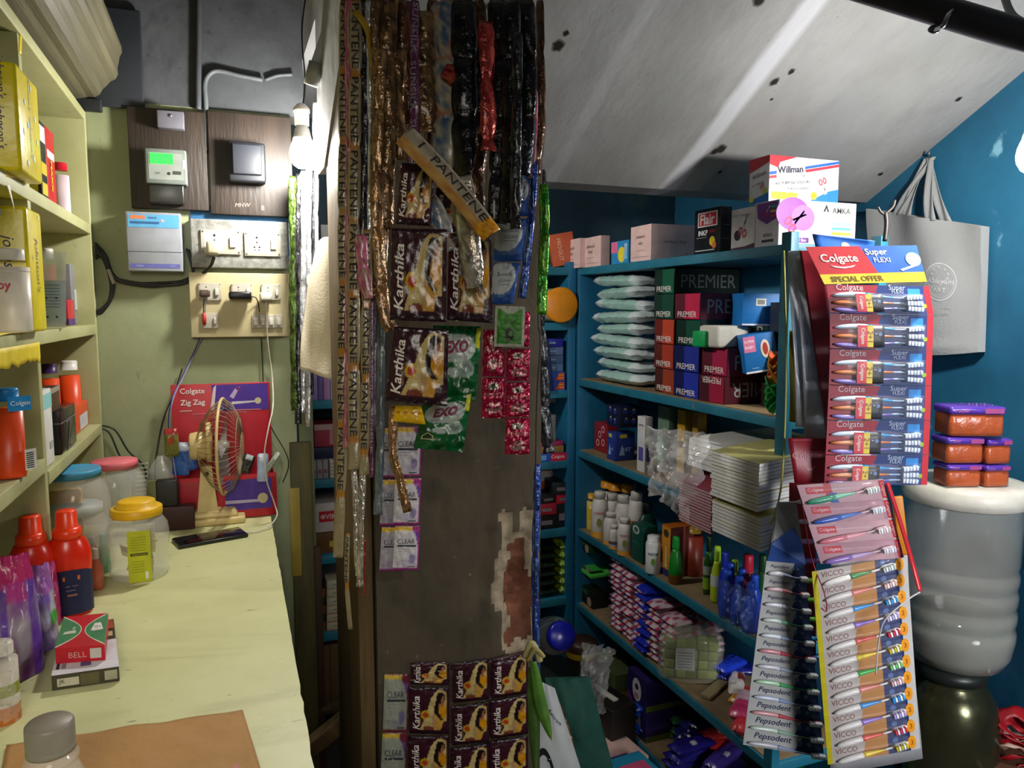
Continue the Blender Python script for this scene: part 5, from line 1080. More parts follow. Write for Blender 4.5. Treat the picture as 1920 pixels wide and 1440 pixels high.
# ================= SACHETS AND STRIPS HANGING BY THE PILLAR =================
def sachet(name, label, cat, cor, D, art, text=None, group=None, bulge=.005, nu=30, nv=36, m=None, seed=0, extra=None, crink=.0015, Y=None):
    """one flat foil sachet; cor = picture corners TL TR BL BR at one distance"""
    if Y: tl, tr, bl, br = [P(x, y, Y=Y) for x, y in cor]
    elif isinstance(D, (int, float)): tl, tr, bl, br = [P(x, y, D=D) for x, y in cor]
    else: tl, tr, bl, br = [P(x, y, D=d) for (x, y), d in zip(cor, D)]
    o = (tl+tr+bl+br)/4; f0 = QF(tl-o, tr-o, bl-o, br-o)
    def fr(u, v, off=0):
        e = max(0, 1-abs(2*u-1)**4)*max(0, 1-abs(2*v-1)**5)
        return f0(u, v, bulge*e+crink*noise.noise(Vector((u*7+seed, v*9, seed)))*(1.5-e*.6)+.0008*sin(v*60)*(abs(2*v-1) > .92)+off)
    fr.w = f0.w; fr.h = f0.h
    g = G().grid(fr, nu, nv, m or FILM, art)
    g.grid(lambda u, v: f0(1-u, v, -.0006-bulge*.5*max(0, 1-abs(2*u-1)**4)*max(0, 1-abs(2*v-1)**5)), 8, 8, m or FILM, lambda u, v: art(.05, .05))
    if text: text(g, fr)
    if extra: extra(g, fr)
    return tag(g.build(name, loc=o), label, cat, group)
K = {k: lin(v) for k, v in dict(bg='#381620', bg2='#28101a', cream='#c4ac70', cr2='#a88c50', hair='#1c1210', skin='#9c6444', sari='#c98a10', ring='#c8a01c', red='#b03c28', heap='#7a3c28', w='#e8dcd0').items()}
def ell(u, v, a, b, ra, rb): return ((u-a)/ra)**2+((v-b)/rb)**2
def kart(u, v):
    if v < .07 or v > .95 or u < .02 or u > .975: return K['bg2']
    if ell(u, v, .38, .43, .105, .10) < 1: return K['red'] if ell(u, v, .385, .425, .072, .065) < 1 else K['ring']
    c = K['bg']
    bx = .60-.40*(1-v)**1.15+(.06 if v > .86 else 0)*(v-.86)*9
    if .10 < v < .945 and u > bx and u < .93 and not (v < .28 and u > .78+(v-.10)*.3) and not (v > .8 and ell(u, v, .77, .68, .24, .275) > 1): c = mix(K['cream'], K['cr2'], .5*max(0, (v-.3)) if u > .7 else .0)
    else: return c
    if ell(u, v, .47, .13, .13, .10) < 1 and v < .20-.25*abs(u-.47): c = K['heap']
    if ell(u, v, .72, .24, .13, .16) < 1: c = mix(K['sari'], K['cream'], .25)
    if ell(u, v, .60, .30, .05, .16) < 1: c = mix(K['skin'], K['cream'], .5)
    if ell(u, v, .80, .50, .125, .17) < 1: c = K['sari']
    if ell(u, v, .70, .62, .05, .07) < 1: c = K['skin']
    if ell(u, v, .775, .79, .115, .125) < 1: c = K['hair']
    bx_ = .66+.9*max(0, .48-v)**1.0+.25*max(0, v-.60)
    if .33 < v < .82 and abs(u-bx_) < .050: c = K['hair']
    if ell(u, v, .805, .655, .035, .07) < 1: c = K['skin']
    if ell(u, v, .825, .755, .055, .080) < 1:
        c = K['skin']
        if v > .765+.55*(u-.80)+.030 and u < .83: c = K['hair']
        if ell(u, v, .80, .775, .014, .008) < 1 or ell(u, v, .850, .775, .011, .008) < 1: c = K['hair']
        if ell(u, v, .828, .715, .020, .008) < 1: c = K['red']
    return c
def karttext(g, f):
    g.text('Karthika', .155, .47, f.h*.72, '#e6dcd2', f, .0012, rot=pi/2, shear=.22, fat=.015, h=f.w*.17)
    g.text('HERBAL SHAMPOO', .26, .38, f.h*.30, '#b8883c', f, .0012, rot=pi/2)
def K_(cor, D, label, grp='large maroon shampoo sachets on the pillar', **k):
    return sachet('shampoo_sachet', label, 'sachet', cor, D, kart, karttext, grp, **k)
K_([(740, 612), (841, 618), (722, 752), (838, 762)], 1.12, 'large maroon shampoo sachet with woman in yellow, lowest of the big ones', nu=64, nv=64, seed=1)
K_([(735, 428), (838, 430), (731, 600), (836, 604)], 1.13, 'large maroon shampoo sachet with woman in yellow, directly above the lowest big one', nu=60, nv=60, seed=2)
K_([(842, 436), (921, 440), (838, 600), (924, 606)], 1.16, 'large maroon sachet half covered by a folded wrapper at the right of the big ones', nu=40, nv=44, seed=3)
K_([(752, 305), (815, 310), (742, 420), (808, 424)], 1.15, 'maroon sachet partly hidden under the slanting beige strip', nu=40, nv=40, seed=4)
K_([(818, 352), (880, 356), (815, 432), (878, 436)], 1.17, 'small dark maroon sachet behind the slanting beige strip', nu=30, nv=30, seed=5)
# lower block of small sachets
rows = {0: [(1196, 1283), (1287, 1375), (1379, 1462)], 1: [(1243, 1318), (1324, 1398), (1402, 1478)], 2: [(1236, 1310), (1313, 1386), (1390, 1466)]}
xs_ = {0: (770, 842), 1: (850, 917), 2: (922, 990)}
for c_ in range(3):
    for r_ in range(3):
        y0, y1 = rows[c_][r_]; x0, x1 = xs_[c_]; tilt = [2, -7, -10][c_]
        if c_ == 0 and r_ == 0: y0 = 1240; 
        K_([(x0+2*r_*-1, y0+2), (x1-2*r_*0, y0+tilt), (x0-2*r_, y1), (x1, y1+tilt)], None, 'small maroon sachet, %s row, %s column at the foot of the pillar' % (['upper', 'middle', 'lower'][r_], ['left', 'middle', 'right'][c_]), 'small maroon sachets low on the pillar', nu=34, nv=36, seed=10+c_*3+r_, Y=1.40, bulge=.004)
def clear_art(acc, w_='#cfc8cc'):
    a, w1 = lin(acc), lin(w_); p_ = lin('#6c4c9c'); y_ = lin('#d8b43c')
    def f(u, v):
        if v < .04 or u > .955: return a
        if v > .9: return a if u > .8 else (y_ if u < .7 and v < .97 else a)
        if u > .60+.35*sqrt(max(0, 1-((v-.30)/.62)**2)) and v > .3: return a if v > .85 else p_
        if ell(u, v, .72, .26, .13, .11) < 1: return mix(p_, w1, .35)
        if ell(u, v, .45, .16, .35, .07) < 1: return mix(p_, w1, .75)
        return w1
    return f
def clear_text(g, f): g.text('CLEAR', .45, .66, f.w*.68, '#3c3c48', f, .0014, h=f.h*.11); g.rect(.12, .535, .85, .575, '#3a3a44', f, .0012); ln(g, f, .48, .15, .6, '#8c8890', .012, .0012); ln(g, f, .43, .15, .5, '#8c8890', .010, .0012); g.rect(.55, .07, .85, .09, '#3a3a44', f, .0012)
for r_, (y0, y1) in enumerate([(800, 893), (897, 983), (986, 1068)]):
    sachet('shampoo_sachet', 'white and magenta shampoo sachet, %s of the right column on the pillar' % ['top', 'middle', 'bottom'][r_], 'sachet', [(741, y0), (792-r_*2, y0), (738-r_, y1), (788-r_*2, y1)], None, clear_art('#9c3480'), clear_text, 'white and magenta sachets on the pillar', Y=1.408, bulge=.003, nu=24, nv=32, seed=30+r_)
    sachet('shampoo_sachet', 'white and magenta shampoo sachet, %s of the left column on the pillar' % ['top', 'middle', 'bottom'][r_], 'sachet', [(716, y0+2), (760, y0+2), (713-r_, y1+2), (758, y1+2)], None, clear_art('#9c3480', '#a8a2a8'), clear_text, 'white and magenta sachets on the pillar', Y=1.414, bulge=.002, nu=24, nv=32, seed=40+r_)
for r_, (y0, y1) in enumerate([(1264, 1372), (1374, 1480)]):
    sachet('shampoo_sachet', 'grey green and white sachet, %s of two at the lower left of the pillar' % ['upper', 'lower'][r_], 'sachet', [(721-r_*4, y0), (768-r_*4, y0), (718-r_*5, y1), (764-r_*4, y1)], None, clear_art('#7c3040', '#9ca090'), clear_text, 'grey green sachets low on the pillar', Y=1.41, bulge=.003, nu=24, nv=30, seed=50+r_)
# dish wash sachets
def exo(u, v):
    gr, wh, dk = lin('#0f6a34'), lin('#b4c0bc'), lin('#0a4a24')
    if ell(u, v, .50, .70, .42, .20) < 1: return wh
    if ell(u, v, .74, .42, .18, .12) < 1: return mix(wh, gr, .35) if ell(u, v, .76, .43, .10, .07) > 1 else lin('#7c9088')
    if ell(u, v, .5, .38, .2, .06) < 1: return wh
    if u > .9 and v > .7: return lin('#c8c820')
    return mix(gr, dk, .5+noise.noise(Vector((u*3, v*3, 4))))
def exot(g, f): g.text('EXO', .52, .72, f.w*.50, '#8a2c4c', f, .0014, rot=.08, shear=.2, fat=.05, h=f.h*.17); g.text('DISHWASH', .32, .57, f.w*.2, '#6c2c44', f, .0014); g.poly([(.12, .2), (.36, .2), (.36, .27), (.24, .34), (.12, .27)], '#c8c08c', f, .0012); g.poly([(.14, .215), (.34, .215), (.34, .26), (.24, .32), (.14, .26)], '#14301c', f, .0015)
sachet('dishwash_sachet', 'dark green dishwash sachet with white oval and maroon letters, the lower one', 'sachet', [(795, 750), (884, 738), (775, 840), (868, 848)], 1.22, exo, exot, 'green dishwash sachets', nu=40, nv=40, seed=61, bulge=.008, crink=.003)
sachet('dishwash_sachet', 'dark green dishwash sachet behind the maroon sachet, the upper one', 'sachet', [(812, 610), (902, 612), (808, 750), (892, 752)], 1.25, exo, exot, 'green dishwash sachets', nu=40, nv=40, seed=62, bulge=.007, crink=.003)
def yel(u, v): return lin('#b07c14') if (.55 < v < .7 and (int(u*12) % 3)) or (u > .75 and v > .6 and u < .85) else lin('#e0b010')
sachet('yellow_sachet', 'bright yellow sachet end peeping out below the lowest big maroon sachet', 'sachet', [(742, 760), (790, 762), (736, 790), (798, 796)], 1.16, yel, None, nu=20, nv=14, seed=63)
# pink red sachets
def pinkr(s):
    a, b, c = lin('#c01c4c'), lin('#98143c'), lin('#c8b4a8')
    def f(u, v):
        if ell(u, v, .5, .78, .22, .10) < 1: return c if ell(u, v, .5, .78, .08, .07) > 1 else lin('#241c1c')
        if ell(u, v, .55, .25, .33, .14) < 1 and noise.noise(Vector((u*8, v*9, s))) > -.15: return mix(c, b, .4)
        if .5 < v < .62 and int(u*16) % 3: return mix(a, c, .35)
        return mix(a, b, .5+.9*noise.noise(Vector((u*5, v*5, s))))
    return f
n_ = 0
for c_, lst in enumerate([[(618, 706), (708, 784)], [(585, 650), (654, 714), (717, 782), (784, 852)]]):
    for r_, (y0, y1) in enumerate(lst):
        x0, x1 = ((906, 948), (952, 994))[c_]; x0 += [0, -2, -3, -4][r_]; n_ += 1
        sachet('henna_sachet', 'shiny crimson sachet, %s in the %s crimson strip' % (ORD[r_], ['left', 'right'][c_]), 'sachet', [(x0, y0), (x1, y0), (x0-2, y1), (x1-2, y1)], 1.31, pinkr(r_+c_*5), None, 'crimson sachets on the pillar', nu=20, nv=28, m=FOIL, seed=70+n_, crink=.003)
def vc(u, v):
    if u < .09 or u > .91 or v < .07 or v > .93: return lin('#b8b8a8')
    if v > .80+.35*(u-.5)**2*4: return lin('#c8c8b8')
    if ell(u, v, .5, .30, .16, .16) < 1 and not ell(u, v, .55, .33, .06, .07) < 1: return lin('#10180f')
    if ell(u, v, .5, .42, .06, .07) < 1: return lin('#10180f')
    return mix(lin('#2c7c1c'), lin('#4c9c24'), v)
sachet('shampoo_sachet', 'small green sachet with white border and long haired figure on the pillar', 'sachet', [(929, 573), (985, 575), (926, 650), (982, 651)], 1.28, vc, lambda g, f: g.text('VCARE', .5, .6, f.w*.4, '#1c401c', f, .001), nu=30, nv=34, seed=80, m=CARD, bulge=.002)
def clin(u, v):
    if ell(u, v, .35, .62, .55, .40) < 1: return lin('#c0c4c8')
    if ell(u, v, .2, .3, .5, .2) < 1: return lin('#2c5c9c')
    return lin('#1c4c9c')
def clint(g, f): g.text('Sunsilk', .48, .72, f.w*.6, '#30405c', f, .0014); g.text('CLEAN', .52, .56, f.w*.45, '#4c5c74', f, .0014); ln(g, f, .46, .3, .7, '#6c7c94', .012, .0012)
for r_, (y0, y1) in enumerate([(330, 405), (410, 490), (493, 570)]):
    sachet('shampoo_sachet', 'blue and white shampoo sachet, %s behind the black strips' % ['top', 'middle', 'lowest'][r_], 'sachet', [(938-r_*6, y0), (1004-r_*14, y0), (930-r_*6, y1), (992-r_*15, y1)], 1.33, clin, clint, 'blue and white sachets', nu=24, nv=28, seed=85+r_, m=CARD)
# ---- long strips seen edge on ----
PAL = {
 'silver': (['#d8dade', '#f0f0f2', '#a4a8ac', '#e4e4e8', '#5c6064'], FOIL, None),
 'dark': (['#1c1c20', '#34343a', '#101014', '#5c5c60', '#1c1c20'], FOIL, None),
 'greenblack': (['#26381c', '#4c6c1c', '#14180f', '#6c8c3c', '#1c1c18'], FOIL, None),
 'blackshine': (['#0e0e11', '#18181c', '#0a0a0c', '#242428', '#0e0e10'], FOIL, None),
 'pantene': (['#847656', '#968868', '#7c6e50', '#8c7c5c', '#a06c24'], FILM, 'PANTENE'),
 'goldbrown': (['#5c442c', '#7c5c3c', '#40301e', '#a88458', '#6c4c2c'], FOIL, None),
 'pink': (['#a83c64', '#c8708c', '#7c2444', '#b8a08c', '#c04c7c'], FILM, None),
 'purple': (['#4c2048', '#6c2c5c', '#381838', '#7c4c64', '#4c2444'], FILM, 'SUNSILK'),
 'greyblue': (['#5c666c', '#707c80', '#4c565c', '#7c888c', '#5c666c'], FILM, None),
 'red': (['#8c2424', '#b43c34', '#6c1818', '#c05044', '#8c2020'], FOIL, None),
 'bluewhite': (['#b4a88c', '#a49a84', '#1c4c7c', '#b8b09c', '#b04c2c'], FILM, None),
 'brown': (['#3c2418', '#5c3c24', '#281810', '#7c5434', '#4c3020'], FOIL, None),
 'orange': (['#80583a', '#9c7448', '#604024', '#c09c70', '#7c522c'], FOIL, None),
 'green': (['#1c7c1c', '#3cae24', '#0f5c14', '#8cc42c', '#1c8c28'], FOIL, None),
 'blue': (['#14288c', '#2c4cb4', '#0c1c5c', '#6c94d8', '#1c3494'], FOIL, None),
 'yellow': (['#a8821c', '#bc982c', '#806014', '#b09030', '#987018'], FILM, None),
 'shred': (['#a8a49c', '#d8d4cc', '#5c5850', '#c8b8a0', '#8c8478'], FOIL, None),
}
def strip(pal, pts, D, wpx, label, seg=.085, seed=0, grp=None, tw=1.3, fold=.5, yaw=0, cat='sachet strip', name='sachet_strip', txt=True, D1=None):
    cols, m, word = PAL[pal]; cl = [lin(c) for c in cols]; D1 = D1 or D
    n = len(pts); raw = [P(x, y, D=D+(D1-D)*i/max(1, n-1)) for i, (x, y) in enumerate(pts)]
    path = smooth_pts(raw, 10); o = path[0].copy(); path = [q-o for q in path]
    cum = [0]
    for a, b in zip(path, path[1:]): cum.append(cum[-1]+(b-a).length)
    Lt = cum[-1]; W = wpx*D/FPX; nr = max(20, int(Lt/.0065))
    def at(s):
        s = max(0, min(Lt, s)); 
        import bisect
        i = min(len(cum)-2, max(0, bisect.bisect_right(cum, s)-1)); t = (s-cum[i])/max(1e-9, cum[i+1]-cum[i]); return path[i].lerp(path[i+1], t), (path[i+1]-path[i]).normalized()
    def fr(u, v, off=0):
        s = v*Lt; c, d = at(s); q = s/seg; fz = abs((q % 1)-.5)*2     # 1 at the seams
        ph = tw*(noise.noise(Vector((s*5, seed*1.7, 0))))*fold+yaw
        side = (cR*cos(ph)+cF*sin(ph)); side = (side-d*side.dot(d)).normalized(); nn = side.cross(d).normalized()
        if nn.dot(cF) > 0: nn = -nn
        pinch = 1-.32*fz**6+.10*noise.noise(Vector((s*20, seed, 4)))
        b = .22*W*(1-fz**4)*(1-(2*u-1)**2)+.05*W*noise.noise(Vector((u*3+seed, s*45, 1)))
        return c+side*((u-.5)*W*pinch)+nn*(b+off)+cR*(.10*W*noise.noise(Vector((s*7, seed, 8))))
    fr.w = W; fr.h = Lt
    def art(u, v):
        s = v*Lt; fz = abs(((s/seg) % 1)-.5)*2
        if pal == 'pantene':
            if fz > .90: return cl[4]
            k = noise.noise(Vector((u*2, s*18, seed))); return mix(cl[0], cl[1], .5+k)
        if fz > .93: return mix(cl[4], cl[1], .4)
        k = noise.noise(Vector((u*5+seed, s*24, seed*3)))+.4*noise.noise(Vector((u*11, s*80, seed)))
        i = min(3.999, max(0, 2+k*3.2)); a = int(i); return mix(cl[a], cl[min(4, a+1)], i-a)
    g = G().grid(fr, 8, nr, m, art)
    if word and txt:
        rv = lambda u, v, off=0: fr(u, 1-v, off)
        rv.w = W; rv.h = Lt
        for k in range(int(Lt/seg)):
            s = (k+.5)*seg; g.text(word, .50, 1-s/Lt, seg*.88, '#2a2420' if pal == 'pantene' else '#8c7c88', rv, .0022, rot=-pi/2, h=W*.60, fat=.01)
    return tag(g.build(name, loc=o, thick=.0006), label, cat, grp)
G1 = 'silver foil strips beside the light bulb'
for i, (pal, x, y0, y1, w_) in enumerate([('greenblack', 549, 330, 770, 15), ('dark', 559, 325, 795, 12), ('silver', 569, 320, 775, 13), ('silver', 579, 300, 800, 13), ('dark', 586, 320, 740, 9), ('silver', 592, 190, 690, 12), ('silver', 565, 330, 640, 10)]):
    strip(pal, [(x, y0), (x-1, (y0+y1)/2), (x+random.uniform(-3, 3), y1)], 1.93+.014*i, w_, '%s hanging foil strip, %s under the light bulb' % ({'greenblack': 'green and black', 'dark': 'dark', 'silver': 'bright silver'}[pal], ORDL[[0, 1, 3, 4, 5, 6, 2][i]]), seed=i+1, grp=G1, seg=.10, fold=.9)
strip('pantene', [(646, 0), (643, 400), (641, 800), (634, 1045)], 1.27, 20, 'long beige strip with black letters, leftmost of the lettered strips', seed=11, fold=.3, seg=.12)
strip('pink', [(654, 0), (656, 500), (650, 840)], 1.25, 16, 'pink and beige strip just right of the leftmost lettered strip', seed=12)
strip('pantene', [(668, 0), (664, 450), (664, 880)], 1.22, 24, 'long beige strip with black letters, second of the lettered strips', seed=13, fold=.3, seg=.12)
strip('dark', [(682, 0), (681, 450), (683, 870)], 1.23, 20, 'narrow black foil strip between lettered strips', seed=14)
strip('pantene', [(688, 430), (686, 650), (684, 890)], 1.20, 20, 'shorter beige lettered strip over the black foil strip', seed=15, fold=.3, seg=.12)
strip('pink', [(676, 440), (680, 500), (690, 560)], 1.19, 24, 'crumpled bright pink wrapper hanging between the lettered strips', seed=16, seg=.05, fold=1.2)
strip('purple', [(698, 560), (697, 760), (697, 895)], 1.2, 9, 'narrow purple strip with white letters at the pillar corner', seed=17, fold=.2)
strip('pantene', [(652, 1000), (650, 1090), (657, 1180)], 1.28, 9, 'narrow lettered strip end hanging below the leftmost lettered strip', seed=18, fold=.3, seg=.09)
strip('shred', [(664, 880), (668, 960), (671, 1080)], 1.24, 12, 'torn silver white strip hanging lowest left of the wooden post', seed=19, fold=1.2)
strip('shred', [(680, 885), (678, 980), (674, 1100)], 1.22, 14, 'torn grey foil strip in front of the wooden post', seed=20, fold=1.2)
strip('red', [(684, 1010), (683, 1120)], 1.24, 4, 'thin red strip edge on the wooden post', seed=21, fold=.2)
strip('greyblue', [(712, 560), (714, 760), (709, 965)], 1.3, 16, 'grey blue sachet strip along the left edge of the pillar', seed=22, fold=.4)
strip('orange', [(738, 760), (737, 850), (750, 900), (765, 960)], 1.18, 17, 'twisted shiny orange strip dangling over the white and magenta sachets', seed=23, fold=1.3, seg=.06)
for i, (pal, x, x2, y1, D, w_, ll) in enumerate([('shred', 654, 650, 620, 1.29, 14, 'dull grey strip behind the leftmost lettered strip'), ('purple', 676, 674, 560, 1.26, 14, 'dark purple strip behind the second lettered strip'), ('silver', 690, 694, 470, 1.22, 12, 'narrow silver strip left of the gold brown strips'), ('goldbrown', 702, 700, 380, 1.20, 16, 'narrow gold brown strip nearest the lettered ones'), ('greyblue', 698, 702, 800, 1.3, 16, 'dull grey blue strip over the edge of the wooden post')]):
    strip(pal, [(x, 0), ((x+x2)/2+3, y1/2), (x2, y1)], D, w_, ll, seed=110+i, fold=.8, seg=.10, txt=False)
strip('yellow', [(664, 20), (690, 60), (700, 150)], 1.21, 12, 'short yellow strip high on the left', seed=24)
for i, (pal, pts, D, w_, ll) in enumerate([
 ('goldbrown', [(700, 0), (712, 250), (702, 560)], 1.25, 30, 'crumpled gold brown foil strip beside the pillar corner'),
 ('orange', [(716, 90), (706, 330), (718, 560), (735, 620)], 1.20, 20, 'long twisted copper strip beside the big maroon sachets'),
 ('goldbrown', [(728, 0), (728, 160), (724, 430)], 1.24, 26, 'gold brown foil strip second from the pillar corner'),
 ('silver', [(703, 330), (704, 450), (720, 600)], 1.22, 9, 'thin silver strip among the gold brown ones'),
 ('yellow', [(741, 0), (744, 50), (738, 120)], 1.26, 18, 'yellow wrapper piece at the top of the gold strips'),
 ('brown', [(760, 0), (762, 150), (756, 300)], 1.26, 26, 'dark brown strip left of the slanting beige strip'),
 ('purple', [(778, 0), (776, 200), (768, 420)], 1.22, 15, 'dark purple strip with faint letters above the big sachets'),
 ('goldbrown', [(794, 20), (798, 130), (796, 250)], 1.24, 34, 'shiny brown and gold strip near the top centre'),
 ('bluewhite', [(832, 0), (832, 180), (826, 345)], 1.24, 44, 'pale strip with blue ovals and orange seams at the top centre'),
 ('red', [(832, 130), (848, 140), (862, 150)], 1.22, 26, 'crumpled orange red wrapper across the pale strip'),
 ('blackshine', [(868, 0), (872, 200), (868, 350)], 1.22, 38, 'wide glossy black strip left of the red strip'),
 ('brown', [(893, 0), (898, 150), (898, 400)], 1.24, 28, 'dull brown strip beside the red strip'),
 ('red', [(912, 40), (915, 160), (918, 285)], 1.20, 27, 'shiny dark red strip among the black strips'),
 ('blackshine', [(932, 0), (938, 200), (932, 420)], 1.21, 30, 'glossy black strip right of the red strip'),
 ('blackshine', [(958, 0), (958, 200), (955, 420)], 1.19, 28, 'glossy black strip with silver glints, middle of the three on the right'),
 ('brown', [(812, 0), (814, 120), (806, 300)], 1.27, 20, 'dim brown strip behind the pale strip with blue ovals'),
 ('dark', [(850, 0), (852, 200), (850, 380)], 1.27, 20, 'dim black strip filling the gap right of the pale strip'),
 ('goldbrown', [(748, 90), (744, 200), (752, 300)], 1.25, 24, 'short gold brown strip above the slanting strip'),
 ('dark', [(944, 0), (946, 200), (944, 410)], 1.24, 18, 'dim black strip behind the glossy black ones'),
 ('blackshine', [(975, 0), (976, 200), (972, 380)], 1.23, 18, 'narrow glossy black strip between the wide ones'),
 ('brown', [(716, 0), (715, 300), (712, 520)], 1.26, 24, 'dim brown strip behind the gold brown ones'),
 ('pink', [(694, 0), (692, 200), (690, 420)], 1.24, 16, 'faded pink strip left of the gold brown ones'),
 ('dark', [(970, 60), (968, 250), (966, 430)], 1.17, 16, 'narrow black and silver strip hanging in front on the right'),
 ('blackshine', [(988, 0), (990, 150), (984, 330)], 1.22, 26, 'glossy black strip at the right edge of the bundle'),
 ('pink', [(1003, 170), (1001, 250), (996, 335)], 1.30, 10, 'thin pink strip along the right edge of the pillar top'),
 ('brown', [(1012, 0), (1014, 250), (1008, 330)], 1.35, 14, 'dull tan strip at the right corner of the pillar top'),
 ('bluewhite', [(806, 420), (810, 380), (850, 470)], 1.16, 26, 'pale wrapper end behind the slanting beige strip'),
 ('blue', [(1002, 300), (994, 420), (978, 560)], 1.30, 12, 'long blue strip slanting along the right pillar edge'),
]):
    strip(pal, pts, D, w_*1.32, ll, seed=30+i, fold=.9, seg=.095)
strip('shred', [(868, 330), (878, 420), (890, 540)], 1.12, 44, 'folded clear and orange wrapper hanging over the right big maroon sachet', seed=61, seg=.16, fold=.3)
# slanting strip with letters
tl, tr, bl, br = P(752, 262, D=1.10), P(770, 246, D=1.10), P(892, 444, D=1.08), P(935, 420, D=1.08)
def sl(a):
    pass
def slant(u, v, off=0):     # u along, v across
    a0, a1 = P(742, 268, D=1.10), P(906, 452, D=1.08); b0, b1 = P(775, 240, D=1.10), P(938, 430, D=1.08)
    c = (a0*(1-v)+b0*v)*(1-u)+(a1*(1-v)+b1*v)*u
    return c-cF*(.006*sin(pi*v)+.0015*noise.noise(Vector((u*18, v*3, 2)))+off)+cU*(.006*sin(pi*u))
slant.w = (P(742, 268, D=1.1)-P(906, 452, D=1.08)).length; slant.h = (P(742, 268, D=1.10)-P(775, 240, D=1.10)).length
def sart(u, v):
    if u > .88: return lin('#d8a01c') if (int(v*5)+int(u*40)) % 3 else lin('#c8701c')
    if v < .45: return mix(lin('#c8a060'), lin('#a86c34'), .5+noise.noise(Vector((u*8, v*4, 3))))
    return mix(lin('#8c8270'), lin('#a89c84'), .5+noise.noise(Vector((u*6, v*3, 1))))
g = G().grid(slant, 40, 12, FILM, sart); g.text('PANTENE', .60, .70, slant.w*.60, '#2c2824', slant, .001, h=slant.h*.36); g.text('I', .16, .72, .004, '#2c2824', slant, .001, h=.012)
tag(g.build('sachet_strip', thick=.0008), 'slanting beige strip with large dark letters and yellow end, in front of the bundle', 'sachet strip')
# right side of the pillar
strip('green', [(1019, 345), (1020, 450), (1016, 590)], 1.36, 20, 'shiny bright green strip hanging at the right edge of the pillar', seed=71, fold=.6)
strip('blue', [(1008, 870), (1004, 1050), (1006, 1290)], 1.40, 14, 'glossy deep blue strip hanging low along the right pillar edge', seed=72, fold=.6)
strip('dark', [(1013, 318), (1010, 450), (1010, 590), (1018, 700), (1022, 790), (1030, 850)], 1.60, 24, 'long dark pouch strip hanging just right of the pillar', seed=73, fold=.4)
g = G().tube(smooth_pts([P(1018, 340, D=1.42), P(1012, 470, D=1.42), P(1009, 600, D=1.41), P(1013, 640, D=1.4), P(1006, 760, D=1.40), P(1003, 1000, D=1.39), P(1000, 1220, D=1.39)], 6), .0012, C('#14140f'), 6)
tag(g.build('black_wire'), 'thin black wire running down the right edge of the pillar', 'wire')
# dried leaf bundle and green leaf
g = G().tube(smooth_pts([P(985, 1232, D=1.33), P(996, 1206, D=1.32), P(1008, 1224, D=1.32), P(1012, 1240, D=1.32)], 5), .006, C('#b8ac74', .7), 8).tube(smooth_pts([P(990, 1240, D=1.32), P(1004, 1218, D=1.31), P(1020, 1232, D=1.31)], 5), .004, C('#a89c60', .7), 8)
tag(g.build('straw_tie'), 'knot of pale dried straw at the right corner of the small maroon sachets', 'straw')
def leaf(pts, D, w0, label, col, nm='long_leaf'):
    raw = smooth_pts([P(x, y, D=D) for x, y in pts], 8); n = len(raw)
    def fn(u, v):
        i = min(n-2, int(v*(n-1))); t = v*(n-1)-i; c = raw[i].lerp(raw[i+1], t); w_ = w0*(sin(pi*min(1, v*.9+.12))**.8); return c+cR*((u-.5)*w_)-cF*(.004*(1-abs(2*u-1)))
    tag(G().grid(fn, 6, 40, col).build(nm, thick=.0008), label, 'leaf')
leaf([(1000, 1240), (1012, 1310), (1022, 1350), (1034, 1388)], 1.30, .022, 'long green leaf hanging from the straw knot, pointed tip', noisy('leaf_green', [(.3, '#3c6c1c'), (.6, '#5c8c2c'), (.8, '#8cae5c')], 20, .5, .3))
leaf([(996, 1250), (1000, 1340), (1004, 1460)], 1.31, .020, 'darker green leaf hanging straight down beside the small sachets', noisy('leaf_dark', [(.3, '#2c4a18'), (.6, '#4c6c28'), (.8, '#a8a878')], 20, .5, .3))
tag(G().tube([P(846, 1252, Y=1.404), P(915, 1242, Y=1.404), P(990, 1222, Y=1.404)], .005, C('#3c2420', .5), 8).build('string'), 'dark taut band tying the tops of the small maroon sachets', 'string')
# ================= ELECTRIC FITTINGS ON THE GREEN WALL =================
YWF = YW
def wbox(corners, d, Y=YWF-.001, off=0):
    """box standing off the wall: picture corners (left, top, right, bottom) of its front"""
    l, t_, r, b = corners; y = Y-d-off; tl = P(l, t_, Y=y); br = P(r, b, Y=y); tr = P(r, t_, Y=y); bl = P(l, b, Y=y)
    x0 = (tl.x+bl.x)/2; x1 = (tr.x+br.x)/2; z1 = (tl.z+tr.z)/2; z0 = (bl.z+br.z)/2
    return x0, x1, z0, z1, y
def wthing(name, label, cat, corners, d, m, bev=.002, off=0):
    x0, x1, z0, z1, y = wbox(corners, d, off=off); t = thing(name, label, cat, (x0, y, z0)); w_, h = x1-x0, z1-z0
    f = FR((0, 0, 0), (1, 0, 0), (0, 0, 1), w_, h); return t, w_, h, f, y
M_STEEL = noisy('corroded_galvanised_plate', [(.3, '#5c5c58'), (.55, '#8c8c86'), (.8, '#a8a8a2')], 40, .45, .3, spots=[(80, '#4a4844', .6, .7, .6, (1, 1, 1))])
M_CREAM = noisy('aged_cream_panel', [(.3, '#a89c74'), (.6, '#bcb08a'), (.8, '#c8be9c')], 6, .5, .1, spots=[(30, '#7c7254', .66, .76, .5, (1, 1, 1))])
